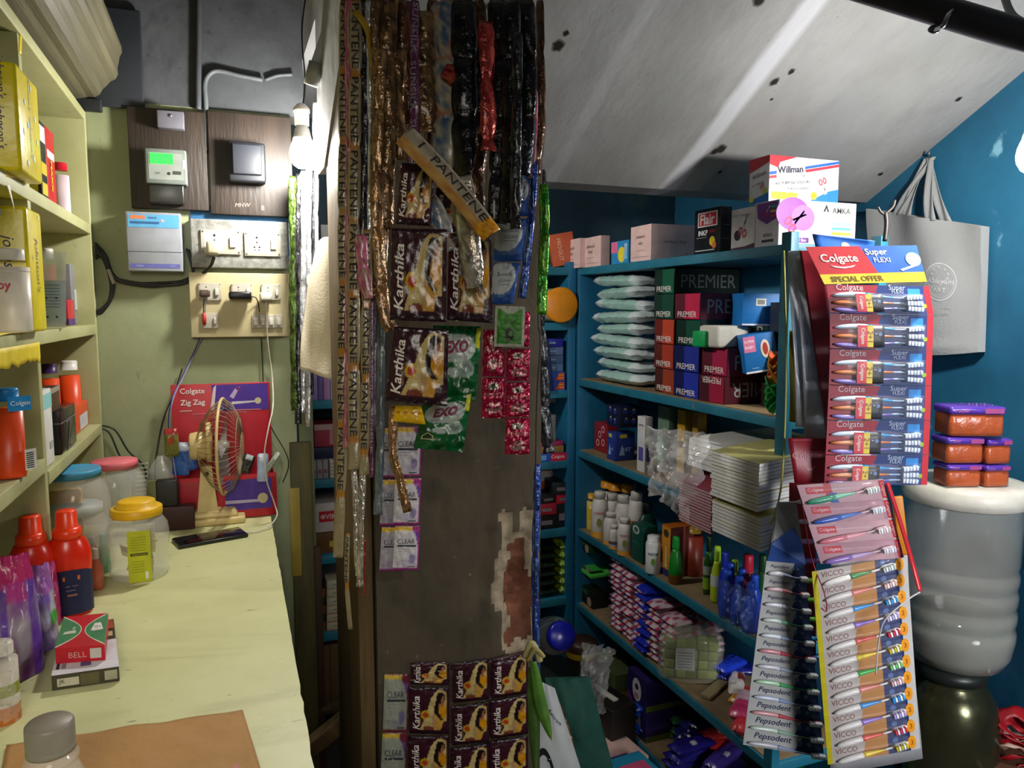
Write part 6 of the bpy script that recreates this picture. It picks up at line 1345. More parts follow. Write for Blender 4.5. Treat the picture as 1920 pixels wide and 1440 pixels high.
for c, ll in (((242, 205, 388, 392), 'dark brown wooden board carrying the electricity meter'), ((392, 214, 548, 404), 'dark brown wooden board with a black fuse box and scratched white writing')):
    t, w_, h, f, y = wthing('meter_board', ll, 'board', c, .022, None)
    G().box((w_/2, .011, h/2), (w_, .022, h), M_BOARD, bev=.002).build('board', t)
    if 'scratched' in ll:
        g = G(); f2 = FR((0, 0, 0), (1, 0, 0), (0, 0, 1), w_, h); g.text('MHW', .38, .10, .040, '#8c7c74', f2, .0008, rot=.05, shear=.3); g.text('8', .62, .08, .008, '#8c7c74', f2, .0008); g.build('scratched_writing', t)
YB_ = YWF-.0235
# meter
t, w_, h, f, y = wthing('electricity_meter', 'grey electricity meter with glowing green display on the wooden board', 'meter', (272, 279, 350, 345), .045, None, off=.023)
G().box((w_/2, .0225, h/2), (w_, .045, h), C('#707874', .4), bev=.004).build('meter_case', t)
g = G(); g.rect(.08, .12, .92, .88, '#8a908a', f, .0006); g.text('L&T', .3, .3, .012, '#3c4c44', f, .0012); g.disc(.56, .30, .04, '#2a2c2a', f, .0012); g.rect(.66, .28, .86, .38, '#3c403c', f, .0012); g.rect(.9, .45, .97, .7, '#d8d8d4', f, .0012); g.build('face_plate', t)
gm = mat('lit_green_display', '#20e838', .3, var=0, emit=2.2); G().rect(.12, .56, .68, .86, gm, f, .0016).build('display', t)
x0, x1, z0, z1, y2 = wbox((278, 342, 345, 378), .035, off=.023)
G().box(((x0+x1)/2-t.location.x, y2+.0175-t.location.y, (z0+z1)/2-t.location.z), (x1-x0, .035, z1-z0+.008), C('#2a2a28', .25), bev=.004).build('terminal_cover', t)
t, w_, h, f, y = wthing('junction_box', 'small grey junction box above the electricity meter', 'box', (294, 207, 345, 240), .03, None, off=.023)
G().box((w_/2, .015, h/2), (w_, .03, h), C('#6c6a74', .4), bev=.003).build('cover', t); G().lathe([(0, 0), (.004, 0), (.004, .002), (0, .002)], STEEL, 12, c=(w_*.5, -.0, h*.7), M=Matrix.Rotation(pi/2, 4, 'X')).build('screw', t)
t, w_, h, f, y = wthing('fuse_box', 'black fuse box on the right wooden board', 'fuse box', (428, 266, 498, 341), .04, None, off=.023)
G().box((w_/2, .02, h/2), (w_, .04, h), C('#1a1c21', .5), bev=.006).build('base', t); G().box((w_/2, -.004, h*.55), (w_*.78, .012, h*.75), C('#20232a', .5), bev=.003).build('cover', t)
# distribution box
t, w_, h, f, y = wthing('distribution_box', 'pale grey circuit breaker box with blue printed strip and red light', 'electrical box', (237, 398, 341, 509), .05, None)
G().box((w_/2, .025, h/2), (w_, .05, h), C('#8e929a', .4), bev=.003).build('housing', t)
g = G(); g.rect(.04, .74, .96, .96, '#58a0cc', f, .0006); g.rect(.08, .88, .35, .94, '#d0784c', f, .001); g.rect(.08, .80, .6, .84, '#2c5c8c', f, .001); g.rect(.4, .89, .56, .92, '#3c6c9c', f, .001)
g.rect(.05, .06, .95, .13, '#5a5ca0', f, .0006); g.text('UNIMAX', .22, .095, .016, '#c8c8dc', f, .001); g.text('UNIMAX', .82, .095, .014, '#a8a8cc', f, .001); g.rect(0, .33, 1, .338, '#4a4c54', f, .0006); g.build('front_print', t)
G().disc(.66, .86, .025, mat('lit_red_led', '#ff5050', .3, var=0, emit=6), f, .0014).build('indicator_light', t)
# switch boards
def module(t, f, u0, v0, u1, v1, socket=True, sw=True, name='socket'):
    g = G(); ww = (u1-u0)*f.w; hh = (v1-v0)*f.h; o = f(u0, v0, 0)
    g.box((o.x+ww/2, o.y-.003, o.z+hh/2), (ww, .006, hh), C('#a8a294', .35), bev=.001)
    ff = FR((o.x, o.y-.006, o.z), (1, 0, 0), (0, 0, 1), ww, hh)
    cx = .34 if sw else .5
    if socket:
        g.rect(cx-.26 if sw else .1, .1, cx+.24 if sw else .9, .9, '#b8b2a6', ff, .0004)
        for a, b, r in ((0, .22, .055), (0, .02, .04), (-.10, -.18, .045), (.10, -.18, .045), (-.08, -.30, .03), (.08, -.30, .03)): g.disc(cx+a*(.7 if sw else 1), .55+b, r*.6, '#141210', ff, .0008)
    for a in (.05, .95):
        for b in (.08, .92): g.disc(a, b, .025, '#4a463c', ff, .0008)
    p_ = g.build(name, t)
    if sw:
        G().box((o.x+ww*.80, o.y-.008, o.z+hh*.5), (ww*.15, .006, hh*.42), C('#c4beb0', .3), bev=.001).build('switch', p_)
t, w_, h, f, y = wthing('switch_board', 'speckled grey metal switch board, the upper of two', 'switch board', (358, 413, 540, 503), .03, None)
G().box((w_/2, .015, h/2), (w_, .03, h), M_STEEL, bev=.003).build('plate', t)
module(t, f, .10, .28, .50, .78); module(t, f, .54, .26, .92, .76)
UB = (t, f, y)
t, w_, h, f, y = wthing('switch_board', 'cream switch board with several sockets, the lower of two', 'switch board', (356, 512, 543, 632), .035, None)
G().box((w_/2, .0175, h/2), (w_, .035, h), M_CREAM, bev=.002).build('plate', t)
for a, b, c_, d_ in ((.09, .57, .31, .84), (.41, .60, .62, .83), (.71, .58, .91, .83)): module(t, f, a, b, c_, d_)
module(t, f, .11, .14, .27, .38, socket=False); 
g = G()
for i in range(4): 
    o = f(.61+.078*i, .14, 0); g = G(); g.box((o.x+.009, o.y-.003, o.z+.018), (.0185, .006, .036), C('#a8a294', .35), bev=.001); s_ = g.build('socket', t); G().box((o.x+.009, o.y-.0075, o.z+.018), (.010, .005, .020), C('#c4beb0', .3), bev=.001).build('switch', s_)
LB = (t, f, y)
# plugs
yb = y
def plug(px, py, w_, h_, d_, col, label, name='plug', r=.004):
    p = P(px, py, Y=yb-.010-d_/2); t = thing(name, label, 'plug', (p.x, p.y, p.z)); G().box((0, 0, 0), (w_, d_, h_), C(col, .35), bev=r).build('plug_body', t); return t, p
def cable(name, pts, r, col, label, cat='cable', rough=.5):
    return tag(G().tube(smooth_pts(pts, 8), r, C(col, rough), 8).build(name), label, cat)
t, p1 = plug(400, 465, .034, .036, .035, '#bcb49c', 'cream three pin plug in the upper metal switch board', r=.008)
t, p2 = plug(384, 550, .026, .018, .02, '#4c3c34', 'dark brown plug at the left socket of the cream switch board')
t, p3 = plug(450, 554, .056, .020, .03, '#101013', 'black charger plugged into the middle socket of the cream switch board', 'charger', .006)
t, p4 = plug(498, 556, .030, .022, .03, '#c4c0b8', 'white charger plugged into the right socket of the cream switch board', 'charger', .005)
W_ = lambda x, y, off=.012: P(x, y, Y=YW-off)
cable('charging_cable', [P(499, 566, Y=2.09), P(502, 640, Y=2.12), P(510, 700, Y=2.13), P(512, 760, Y=2.03), P(504, 800, Y=1.98), P(496, 850, Y=1.97), P(500, 900, Y=1.97), P(515, 945, Y=1.99), P(519, 968, Y=1.97), P(500, 990, Z=.906), P(470, 998, Z=.904), P(452, 997, Z=.905)], .0019, '#cfcabc', 'white charging cable hanging from the charger down to the phone')
cable('charger_cable', [P(470, 556, Y=2.09), P(482, 562, Y=2.11), P(488, 600, Y=2.125), P(492, 680, Y=2.14), P(500, 780, Y=2.14), P(540, 860, Y=2.14), P(530, 905, Y=2.145)], .0013, '#1c1c18', 'thin black charger cable running down the green wall')
for i, (c, nm_) in enumerate((('#3a3a80', 'blue'), ('#8c8a98', 'grey violet'))):
    cable('fan_wire', [P(382+i*3, 560, Y=2.10), P(381+i*3, 595, Y=2.12), P(378+i*3, 625, Y=2.13), P(350+i*2, 690, Y=2.14), P(324+i*2, 745, Y=2.01), P(316+i*2, 800, Y=2.00), P(330, 900, Y=2.0)], .0014, c, '%s twisted wire from the brown plug down behind the red display box' % nm_)
p = P(383, 598, Y=2.115); tag(G().lathe([(0, -.016), (.0045, -.015), (.0055, 0), (.004, .016), (0, .017)], C('#a82420', .5), 12).build('tape_joint', loc=p), 'red taped joint on the blue wire below the brown plug', 'tape')
# bundle of black cables at the left and under the box
for i in range(6):
    r_ = random.Random(i); j = lambda s=4: r_.uniform(-s, s)
    cable('power_cable', [W_(178, 455+i*6), W_(196+j(), 478+j()), W_(212+j(), 518+j(3)), W_(240, 530+j(3)), W_(290, 534+j()), W_(340, 530+j(3)), W_(362, 512+j()), W_(352+j(3), 470+j())], .0032, ['#141412', '#1e1d1a', '#0e0e0d'][i % 3], 'black power cable sagging under the grey breaker box, %s of the bundle' % ORD[i]); bpy.context.collection.objects[-1]['group'] = 'black cables of the tangled bundle'
cable('power_cable', [P(401, 483, Y=2.09), P(394, 500, Y=2.11), P(372, 518, Y=2.13), P(350, 526, Y=2.14)], .0042, '#2c2a26', 'thick dark cable leading from the cream plug into the bundle')
for i in range(3):
    cable('coiled_cable', [W_(180, 470-i*4), W_(196, 490), W_(208+i*2, 530), W_(205+i, 562), W_(190, 580+i*3), W_(181, 583+i*2)], .004, '#121210', 'thick black coiled cable at the edge of the left shelves, %s loop' % ['inner', 'middle', 'outer'][i])
cable('grey_plug_lead', [W_(203, 505, .02), W_(209, 520, .02), W_(214, 532, .02)], .0045, '#9c988c', 'grey metal jack plug end dangling from the cable bundle')
for i, pts in enumerate([[(184, 797), (215, 806), (240, 845), (268, 872)], [(184, 801), (205, 812), (222, 850), (234, 870)]]):
    cable('thin_cable', [W_(*q) for q in pts]+[W_(pts[-1][0]+8, pts[-1][1]+30)], .0022, '#1a1b17', 'thin black cable on the green wall above the pink lid jar, %s one' % ['right', 'left'][i])
cable('thin_cable', [W_(342, 690), W_(325, 740), W_(305, 790), W_(292, 860), W_(290, 900)], .0018, '#2c3024', 'thin dark cable left of the red display box')
# conduits
cable('conduit_pipe', [W_(373, -60), W_(373, 60), W_(372, 140), W_(372, 205)], .0075, '#484c50', 'grey conduit pipe running straight down the upper wall', 'pipe')
cable('conduit_pipe', [W_(386, 285), W_(386, 200), W_(384, 160), W_(392, 140), W_(410, 133), W_(450, 142), W_(492, 150)], .0062, '#5c6064', 'bent grey conduit pipe turning right above the meter boards', 'pipe')
cable('conduit_pipe', [W_(498, 150), W_(520, 142), W_(548, 140)], .0045, '#5c6064', 'thin conduit end at the right of the bent pipe', 'pipe')
cable('lamp_wire', [P(567, 205, Y=1.93), P(572, 150, Y=1.95), P(566, 60, Y=2.0), P(575, -20, Y=2.05)], .0018, '#15161a', 'thin black wire feeding the light bulb from above')
cable('metal_pipe', [P(642, -20, D=1.62), P(590, 130, D=1.66)], .0125, '#a4a8b4', 'shiny metal pipe slanting down from the ceiling near the bulb', 'pipe', .2)
g = G().tube([P(594, 118, D=1.655), P(583, 160, D=1.665)], .017, C('#8c8c88', .4), 12); tag(g.build('pipe_holder'), 'dull socket at the lower end of the slanting metal pipe', 'pipe holder')
# cobwebby dust left out; dark clamp at the shutter end
# ---------- toothbrush display box behind the fan ----------
x0, x1, zt = P(316, 722, Y=2.06).x, P(508, 722, Y=2.06).x, P(400, 724, Y=2.06).z; w_ = x1-x0
t = thing('display_box', 'red toothbrush display box with violet printed header leaning on the green wall', 'display box', (x0, 2.085, ZC+.0005))
hh = zt-ZC
g = G().box((w_/2, .04, hh/2), (w_, .006, hh), C('#b01c2c', .4), bev=.001); f = FR((0, .037, 0), (1, 0, 0), (0, 0, 1), w_, hh)
g.poly([(.40, .99), (.44, .80), (.62, .79), (.98, .79), (.98, .99)], '#4a2c94', f); g.poly([(.38, .80), (.42, .97), (.45, .99), (.42, .80)], '#d8c8d0', f, .0009)
g.text('Colgate', .21, .945, .060, '#e4d8d8', f, .001, fat=.012); g.text('Zig Zag', .21, .86, .060, '#e4dcdc', f, .001, fat=.015); ln(g, f, .80, .08, .2, '#d0a0a0', .008); ln(g, f, .775, .2, .75, '#c8707c', .006)
g.poly([(.58, .90), (.66, .98), (.69, .97), (.62, .88)], '#b8a8c8', f, .001); g.poly([(.66, .985), (.71, .95), (.68, .93), (.64, .96)], '#6c2c84', f, .0012); g.poly([(.60, .838), (.84, .85), (.84, .862), (.60, .86)], '#cfc8d8', f, .001); g.disc(.87, .86, .035, '#c4b890', f, .0012); g.poly([(.62, .79), (.9, .79), (.9, .797), (.62, .8)], '#c8707c', f, .0009)
g.build('header_card', t)
g = G().box((w_/2, -.03, .06), (w_*1.05, .002, .115), C('#b01c2c', .4), bev=.0008).box((w_/2, .005, .005), (w_, .07, .004), C('#8c1824', .5)).box((0, .005, .06), (.002, .07, .115), C('#8c1824', .5)).box((w_, .005, .06), (.002, .07, .115), C('#8c1824', .5))
f = FR((-.025*w_, -.031, .003), (1, 0, 0), (0, 0, 1), w_*1.05, .115); g.rect(.50, .18, .95, .88, '#4a2c94', f); g.poly([(.5, .34), (.84, .34), (.84, .40), (.5, .42)], '#b8b0d0', f, .001); g.disc(.86, .42, .05, '#c4b890', f, .0012, ry=.12); g.rect(0, .9, 1, 1, '#c82434', f)
g.build('tray', t)
# packs in the tray
for i, (px, py, w1, h1, c, ll, tilt) in enumerate([(340, 845, .040, .085, '#2458a8', 'blue pack hanging in the red display box, left side', .1), (352, 842, .036, .07, '#1c4c9c', 'shiny blue pack half behind the fan in the red display box', -.15), (492, 862, .028, .075, '#a8b8d8', 'white and blue toothbrush pack at the right of the red display box', .05), (506, 858, .014, .08, '#98a08c', 'narrow pale pack leaning out at the right of the display box', .6), (462, 855, .03, .05, '#20201e', 'dark pack in the red display box right of the fan', .4)]):
    p = P(px, py, Y=2.045); hi = lin(c)
    o = pouch_g(w1, h1, .008, c, lambda u, v, hi=hi: mix(hi, (.7, .75, .8), .6) if v > .75 and .2 < u < .8 else hi, i+60, nu=12, nv=14).build('brush_pack', loc=(p.x, p.y, p.z-.02), rot=(pi/2, tilt, 0)); tag(o, ll, 'pack')
# snack bags at left of the fan
t = thing('sachet_bag', 'clear bag of small green and black printed sachet boxes leaning left of the fan', 'bag', P(322, 968, Z=ZC))
def honey(g, f): g.text('Honey', .45, .72, f.w*.6, '#c8ccb8', f, .0008, fat=.03); g.text('Amla', .55, .48, f.w*.5, '#c8ccb8', f, .0008, fat=.03); g.rect(.08, .05, .92, .3, '#8c942c', f, .0006)
for (dx, dz, dy) in ((-.034, 0, 0), (0, 0, -.004), (-.034, .030, 0), (0, .030, -.004), (0, .064, 0), (-.026, .060, .012)):
    g = G().box((0, 0, .0145), (.033, .02, .029), C('#22261a', .3), bev=.001); honey(g, FR((-.0165, -.0102, 0), (1, 0, 0), (0, 0, 1), .033, .029)); g.build('sachet_box', t, loc=(dx, dy, dz+.001), rot=(0, random.uniform(-.08, .08), .1))
def bg(u, v):
    a = 2*pi*u; r = (.046*(1-.3*v**2) if v < .75 else .046*(1-.3*.56)*(1-(v-.75)*2.6))*(1+.12*noise.noise(Vector((cos(a)*3, sin(a)*3, v*6)))); return Vector((-.016+r*cos(a), r*.45*sin(a), .001+v*.165))
G().grid(bg, 26, 16, JM).build('bag_film', t)
p = P(322, 820, Y=2.0)
o = pouch_g(.032, .07, .03, '#7c7c28', lambda u, v: lin('#a83c1c') if ell(u, v, .5, .6, .2, .15) < 1 else lin('#6c6c2c') if v < .8 else lin('#8c2424'), 91).build('snack_pouch', loc=(p.x, p.y, p.z-.01), rot=(pi/2, 0, 0)); tag(o, 'olive and red pouch lying on top of the clear sachet bag', 'pouch')
tag(G().box((0, 0, .034), (.05, .03, .068), C('#20201c', .5), bev=.004).build('dark_pouch', loc=(P(312, 880, Y=2.02).x, 2.02, ZC+.06)), 'dark pouch standing behind the clear sachet bag', 'pouch')
tag(G().box((0, 0, .03), (.09, .035, .06), C('#3c1c1c', .5), bev=.002).build('carton', loc=(P(325, 880, Y=2.02).x, 2.015, ZC+.0005)), 'dark maroon carton under the dark pouch left of the fan', 'carton')
# spiral bound pad
g = G()
for i in range(12):
    p = P(268-i*.6, 872+i*8, Y=2.07); g.tube([p+Vector((.013*cos(a), .010*sin(a), .001*a)) for a in [2*pi*q/14 for q in range(15)]], .0011, C('#a8a898', .35), 5)
tag(g.build('spiral_wire'), 'coil of grey spiral binding standing behind the pink lid jar', 'spiral binding')
tag(G().box((0, 0, .055), (.06, .008, .11), C('#68683c', .6), bev=.001).build('notepad', loc=(P(270, 900, Y=2.10).x, 2.10, ZC+.0005)), 'olive notepad behind the spiral binding by the green wall', 'notepad')
# ---------- table fan ----------
fp = P(403, 974, Z=ZC); FM = C('#cdb67c', .38)
t = thing('table_fan', 'old cream yellow table fan with dusty wire cage facing right', 'fan', (fp.x, fp.y-.03, ZC+.0005)); sc = 1.0
def fx(px): return (px-403)*depth((fp.x, fp.y-.03, 1.0))/FPX*1.0
s_ = depth((fp.x, fp.y-.03, 1.0))/FPX
hz = lambda py: (zat(py, fp.x, fp.y-.03)-ZC)
g = G(); wb = 112*s_
g.box((-.002, 0, .009), (wb, .07, .018), FM, bev=.006).box((-.002-.004, 0, .027), (wb*.86, .06, .020), FM, bev=.008, taper=.82); g.build('base', t)
g = G(); n1 = [(-.018, hz(945)), (-.015, hz(900)), (-.010, hz(880))]
g.add([(-.040, -.022, .034), (.010, -.022, .034), (.010, .022, .034), (-.040, .022, .034), (-.027, -.014, hz(872)), (-.002, -.014, hz(872)), (-.002, .014, hz(872)), (-.027, .014, hz(872))], [(0, 1, 5, 4), (1, 2, 6, 5), (2, 3, 7, 6), (3, 0, 4, 7), (4, 5, 6, 7)], FM)
g.build('stem', t)
zc_ = hz(835); xm = fx(372)
RY = Matrix.Rotation(pi/2, 4, 'Y')
g = G().lathe([(0, 0), (.030, 0), (.034, .004), (.036, .018), (.035, .036), (.030, .042), (0, .042)], FM, 28, M=RY, c=(xm-.010, 0, zc_)); g.build('motor_housing', t)
g = G().lathe([(.05, 0), (.052, .004), (.052, .010), (.046, .014), (0, .014)], FM, 28, M=RY, c=(xm+.030, 0, zc_+.008)); g.build('rear_plate', t)
# cage: wires from rear hub to rim to front
R_ = (hz(752)-hz(930))/2; xc = fx(424); CZ = (hz(748)+hz(928))/2
ax = Matrix.Rotation(-.13, 4, 'Z')
def cp(a, r, x): q = ax @ Vector((x, r*cos(a), 0)); return Vector((xc+q.x, q.y, CZ+r*sin(a)))
g = G()
for i in range(44):
    a = 2*pi*i/44
    g.tube([cp(a, .30*R_, -.060), cp(a, .55*R_, -.050), cp(a, .82*R_, -.028), cp(a, 1.0*R_, 0)], .0009, C('#8c7850', .4), 5)
g.build('rear_cage', t)
g = G()
for i in range(44):
    a = 2*pi*i/44
    g.tube([cp(a, 1.0*R_, 0), cp(a, .9*R_, .020), cp(a, .62*R_, .038), cp(a, .28*R_, .045)], .0009, C('#98896c', .4), 5)
g.tube([cp(2*pi*i/40, .62*R_, .0385) for i in range(40)], .001, C('#98896c', .4), 5, closed=True)
g.build('front_cage', t)
G().tube([cp(2*pi*i/48, R_, 0) for i in range(48)], .0038, FM, 8, closed=True).build('rim', t)
n = 20; g = G(); c0 = cp(0, 0, .046); g.add([c0]+[cp(2*pi*i/n, .28*R_, .045) for i in range(n)], [(0, 1+(i+1) % n, 1+i) for i in range(n)], C('#b8a880', .4)); g.build('front_badge', t, thick=.002)
g = G()
for k_ in range(3):
    def bl_(u, v, k_=k_):
        a = 2*pi*k_/3+.9*u+.3; r = (.12+.72*v)*R_*(1-.12*(2*u-1)**2*v); return cp(a, r, -.004+.022*(u-.5))
    g.grid(bl_, 8, 8, C('#a8a4a8', .3))
g.lathe([(0, -.02), (.014, -.02), (.016, .006), (.010, .014), (0, .014)], C('#8c8478', .4), 18, M=ax.to_4x4() @ RY, c=(xc, 0, CZ)); g.build('blades', t)
G().lathe([(0, 0), (.005, 0), (.005, .008), (0, .008)], '#2c2418', 10, c=(-.014, -.018, hz(885)), M=Matrix.Rotation(pi/2, 4, 'X')).build('wing_screw', t)
# ================= TOOTHBRUSH CARDS AT THE NEAR END OF THE SHELVING =================
def brush_g(fr, u0, v0, u1, v1, c_end, c_grip, c_neck='#d8d8dc', c_br='#e4e4e8', r=.0042, off=.006, curve=.0):
    """toothbrush lying across a card from (u0,v0) handle end to (u1,v1) head; returns handle mesh and bristle mesh"""
    def pt(t, o=0): 
        return fr(u0+(u1-u0)*t, v0+(v1-v0)*t+curve*sin(pi*t*2)/fr.h, off+o)
    g = G(); N = 30
    def rad(t):
        if t < .06: return r*(.35+10*t)
        if t < .45: return r*(1+.25*sin((t-.06)*8))
        if t < .62: return r*(1-.55*(t-.45)/.17)
        if t < .78: return r*.42
        if t < .96: return r*(.42+.75*min(1, (t-.78)/.04))
        return r*max(.3, 1.17-(t-.96)*20)
    segs = [(0, .36, c_end), (.36, .66, c_grip), (.66, .80, c_neck), (.80, 1.0, c_neck)]
    for a, b, c in segs:
        g.tube([pt(a+(b-a)*i/8) for i in range(9)], lambda q, a=a, b=b: rad(a+(b-a)*q), C(c, .25), 8)
    b = G(); p0 = pt(.81, .004); d = (pt(.97, .004)-p0); nn = (fr(.5, .5, .01)-fr(.5, .5, 0)).normalized(); sd = d.cross(nn).normalized()
    for i in range(5):
        q = p0+d*(i/4.5); M_ = Matrix((d.normalized(), sd, nn)).transposed().to_4x4(); b.box(q+nn*.002, (d.length/6.0, r*2.0, .009), [C(c_br, .6), C('#eef0f4', .6)][i % 2], M=M_, bev=.0008)
    return g, b
def placeframe(cor, O, yaw):
    return [PV(x, y, O, yaw) for x, y in cor]
BLIS = mat('clear_blister', '#ffffff', .08, alpha=.06, var=0, bump=.25, bscale=30, coat=1)
def pack(label, cor, O, yaw, bgf, brushes, grp, textf=None, name='toothbrush_pack', bulge=.0, blister=None, extra_parts=None, loc_shift=0):
    tl, tr, bl, br = placeframe(cor, O, yaw); o = (tl+tr+bl+br)/4; f0 = QF(tl-o, tr-o, bl-o, br-o)
    def fr(u, v, off=0): return f0(u, v, off+bulge*(1-(2*u-1)**2))
    fr.w = f0.w; fr.h = f0.h
    t = thing(name, label, 'toothbrush pack', o, group=grp)
    g = G(); g.grid(lambda u, v: fr(u, v, 0), 10, 4, CARD, lambda u, v: lin('#b8b8b8')); g.grid(lambda u, v: fr(1-u, v, -.0008), 10, 4, CARD, lambda u, v: lin('#b8b8b8'))
    bgf(g, fr)
    if textf: textf(g, fr)
    g.build('backing_card', t)
    for b in brushes:
        h_, br_ = brush_g(fr, **b); ho = h_.build('toothbrush', t); br_.build('bristles', ho)
    if extra_parts: extra_parts(t, fr)
    if blister:
        u0, v0, u1, v1, hh = blister
        G().grid(lambda u, v: fr(u0+(u1-u0)*u, v0+(v1-v0)*v, .001+hh*(max(0, 1-abs(2*u-1)**8))**.5*(max(0, 1-abs(2*v-1)**6))**.5), 16, 10, BLIS).build('blister', t)
    return t
O1 = P(1650, 680, D=1.50); Y1 = .34
# --- red and blue six pack strip ---
colr = {'r': '#c01c30', 'rd': '#8c1830', 'n': '#1c3c8c', 'nd': '#14245c'}
tl = [(1511, 461), (1702, 458), (1547, 533), (1735, 528)]
def hdr(g, f):
    g.poly([(0, 0), (0, 1), (.48, 1), (.56, .28), (.50, 0)], '#c8202c', f, .0006); g.poly([(.48, 1), (1, 1), (1, .28), (.56, .28)], '#2456b0', f, .0006); g.rect(0, .0, 1, .26, '#e0cc28', f, .0009)
    g.text('Colgate', .25, .66, f.w*.34, '#f0e8e8', f, .0014, fat=.012); g.poly([(.14, .50), (.18, .44), (.26, .41), (.34, .44), (.38, .50), (.33, .47), (.26, .45), (.19, .47)], '#f0e8e8', f, .0014)
    g.text('Super', .61, .82, f.w*.2, '#e4ecf8', f, .0014, fat=.01); g.text('FLEXI', .64, .62, f.w*.15, '#e4ecf8', f, .0014); g.text('SPECIAL OFFER', .34, .13, f.w*.50, '#7c5c14', f, .0016, fat=.01)
    g.poly([(.78, .35), (.95, .5), (.97, .46), (.80, .31)], '#c8d8ec', f, .0014); g.disc(.93, .62, .07, '#8cc0e8', f, .0014)
tL = [PV(x, y, O1, Y1) for x, y in [(1511, 463), (1718, 460), (1545, 533), (1737, 528)]]; o = sum(tL, Vector())/4
f0 = QF(*[q-o for q in tL]); g = G(); g.grid(lambda u, v: f0(u, v, 0), 4, 2, CARD, lambda u, v: lin('#b8b8b8')); hdr(g, f0)
tag(g.build('display_header', loc=o, thick=.0012), 'red and blue printed header card of the toothbrush strip with yellow offer band', 'card')
ys = [533, 588, 655, 723, 789, 854, 912]; xl = [1549, 1556, 1556, 1554, 1551, 1548, 1545]; xr = [1742, 1750, 1748, 1746, 1744, 1741, 1738]
for i in range(6):
    def bgf(g, f, i=i):
        g.poly([(0, 0), (0, 1), (.50, 1), (.47, .75), (.50, .5), (.46, 0)], '#a01c34', f, .0005); g.poly([(.50, 1), (.94, 1), (.94, 0), (.46, 0), (.50, .5), (.47, .75)], '#1c3470', f, .0005); g.rect(.94, 0, 1, 1, '#c02030', f, .0006)
        g.rect(.78, .55, .90, .9, '#2c84c8', f, .0009); g.disc(.925, .30, .022, '#98b02c', f, .0012)
        g.text('Colgate', .22, .88, f.w*.26, '#cfc0c4', f, .0014, fat=.005); g.text('Super', .68, .91, f.w*.16, '#b8c8dc', f, .0014); g.text('FLEXI', .68, .79, f.w*.11, '#b8c8dc', f, .0014)
    brs = [dict(u0=.03, v0=v, u1=.90, v1=v+.02, c_end=c, c_grip=c2, c_neck='#98bce0', c_br='#c8d8f0', r=.0044, curve=cu) for v, c, c2, cu in ((.60, '#b8c8dc', '#2c94d8', .003), (.36, '#c87848', '#c07040', 0), (.13, '#8878c0', '#7868b8', -.003))]
    def lab(t, fr):
        g = G(); q = lambda u, v, off=0: fr(.24+.26*u, .06+.62*v, .0125+off); q.w = fr.w*.26; q.h = fr.h*.62
        g.grid(lambda u, v: q(u, v, 0), 6, 3, CARD, lambda u, v: lin('#1c202c')); g.rect(0, 0, .36, 1, '#c82434', q, .0004); g.rect(.36, 0, .58, 1, '#d8c02c', q, .0004); g.text('Colgate', .18, .5, q.h*.75, '#e8d8d8', q, .0008, rot=-pi/2, fat=.01); ln(g, q, .6, .64, .72, '#a0a8b8', .05); g.disc(.84, .6, .07, '#5c7cac', q, .0006); g.text('2+1', .47, .5, q.h*.5, '#8c2c24', q, .0008, rot=-pi/2); g.build('sleeve_label', t, thick=.0006)
    pack('red and blue three toothbrush pack, %s in the six pack hanging strip' % ORD[i], [(xl[i], ys[i]), (xr[i], ys[i]+4-i), (xl[i+1], ys[i+1]-2), (xr[i+1], ys[i+1]+2-i)], O1, Y1, bgf, brs, 'red and blue toothbrush packs of the hanging strip', blister=(.04, .02, .93, .72, .014), extra_parts=lab)
# second strip behind: red edge and hook row
def simplecard(name, label, cor, O, yaw, col, art=None, cat='card', grp=None, thick=.0012, wave=.004):
    c4 = [PV(x, y, O, yaw) for x, y in cor]; o = sum(c4, Vector())/4; f0 = QF(*[q-o for q in c4])
    def fr(u, v, off=0): return f0(u, v, off+wave*sin(v*5+u*2))
    fr.w = f0.w; fr.h = f0.h; g = G().grid(lambda u, v: fr(u, v), 8, 16, C(col, .4) if isinstance(col, str) else col)
    if art: art(g, fr)
    return tag(g.build(name, loc=o, thick=thick), label, cat, grp)
O2 = P(1540, 650, D=1.56)
simplecard('card_strip', 'dark red edge of another toothbrush strip behind the front one', [(1500, 470), (1545, 468), (1562, 905), (1580, 905)], O2, .5, '#7c1424')
simplecard('card_header', 'upper blue card edge behind the red and blue header', [(1524, 438), (1640, 452), (1530, 475), (1640, 480)], P(1580, 455, D=1.56), .5, '#2c60b4', lambda g, f: g.disc(.52, .5, .07, '#b8a090', f))
# grey translucent plastic sleeves on the left of the strip
for i, (x0, x1, y0, y1, xb0, xb1) in enumerate([(1479, 1502, 470, 800, 1492, 1518), (1494, 1526, 478, 822, 1508, 1548)]):
    simplecard('plastic_sleeve', ['left', 'right'][i]+' long grey translucent plastic sleeve hanging beside the toothbrush strip', [(x0, y0), (x1, y0), (xb0, y1), (xb1, y1)], P(1505, 640, D=1.58-.01*i), .5, mat('grey_sleeve_film', '#b4b4bc', .3, alpha=.85, var=.2, bump=.8, bscale=18, coat=1), cat='sleeve', wave=.01)
simplecard('yellow_strip', 'narrow yellow and dark strip hanging along the shelf upright', [(1481, 620), (1492, 620), (1480, 790), (1491, 792)], P(1485, 700, D=1.61), .5, '#8c7c1c')
tag(G().tube(smooth_pts([P(1470, 470, D=1.60), P(1474, 700, D=1.60), P(1466, 900, D=1.58), P(1446, 985, D=1.57)], 8), .0022, '#a8a44c', 6).build('hanging_string'), 'yellow green string running down the shelf upright', 'string')
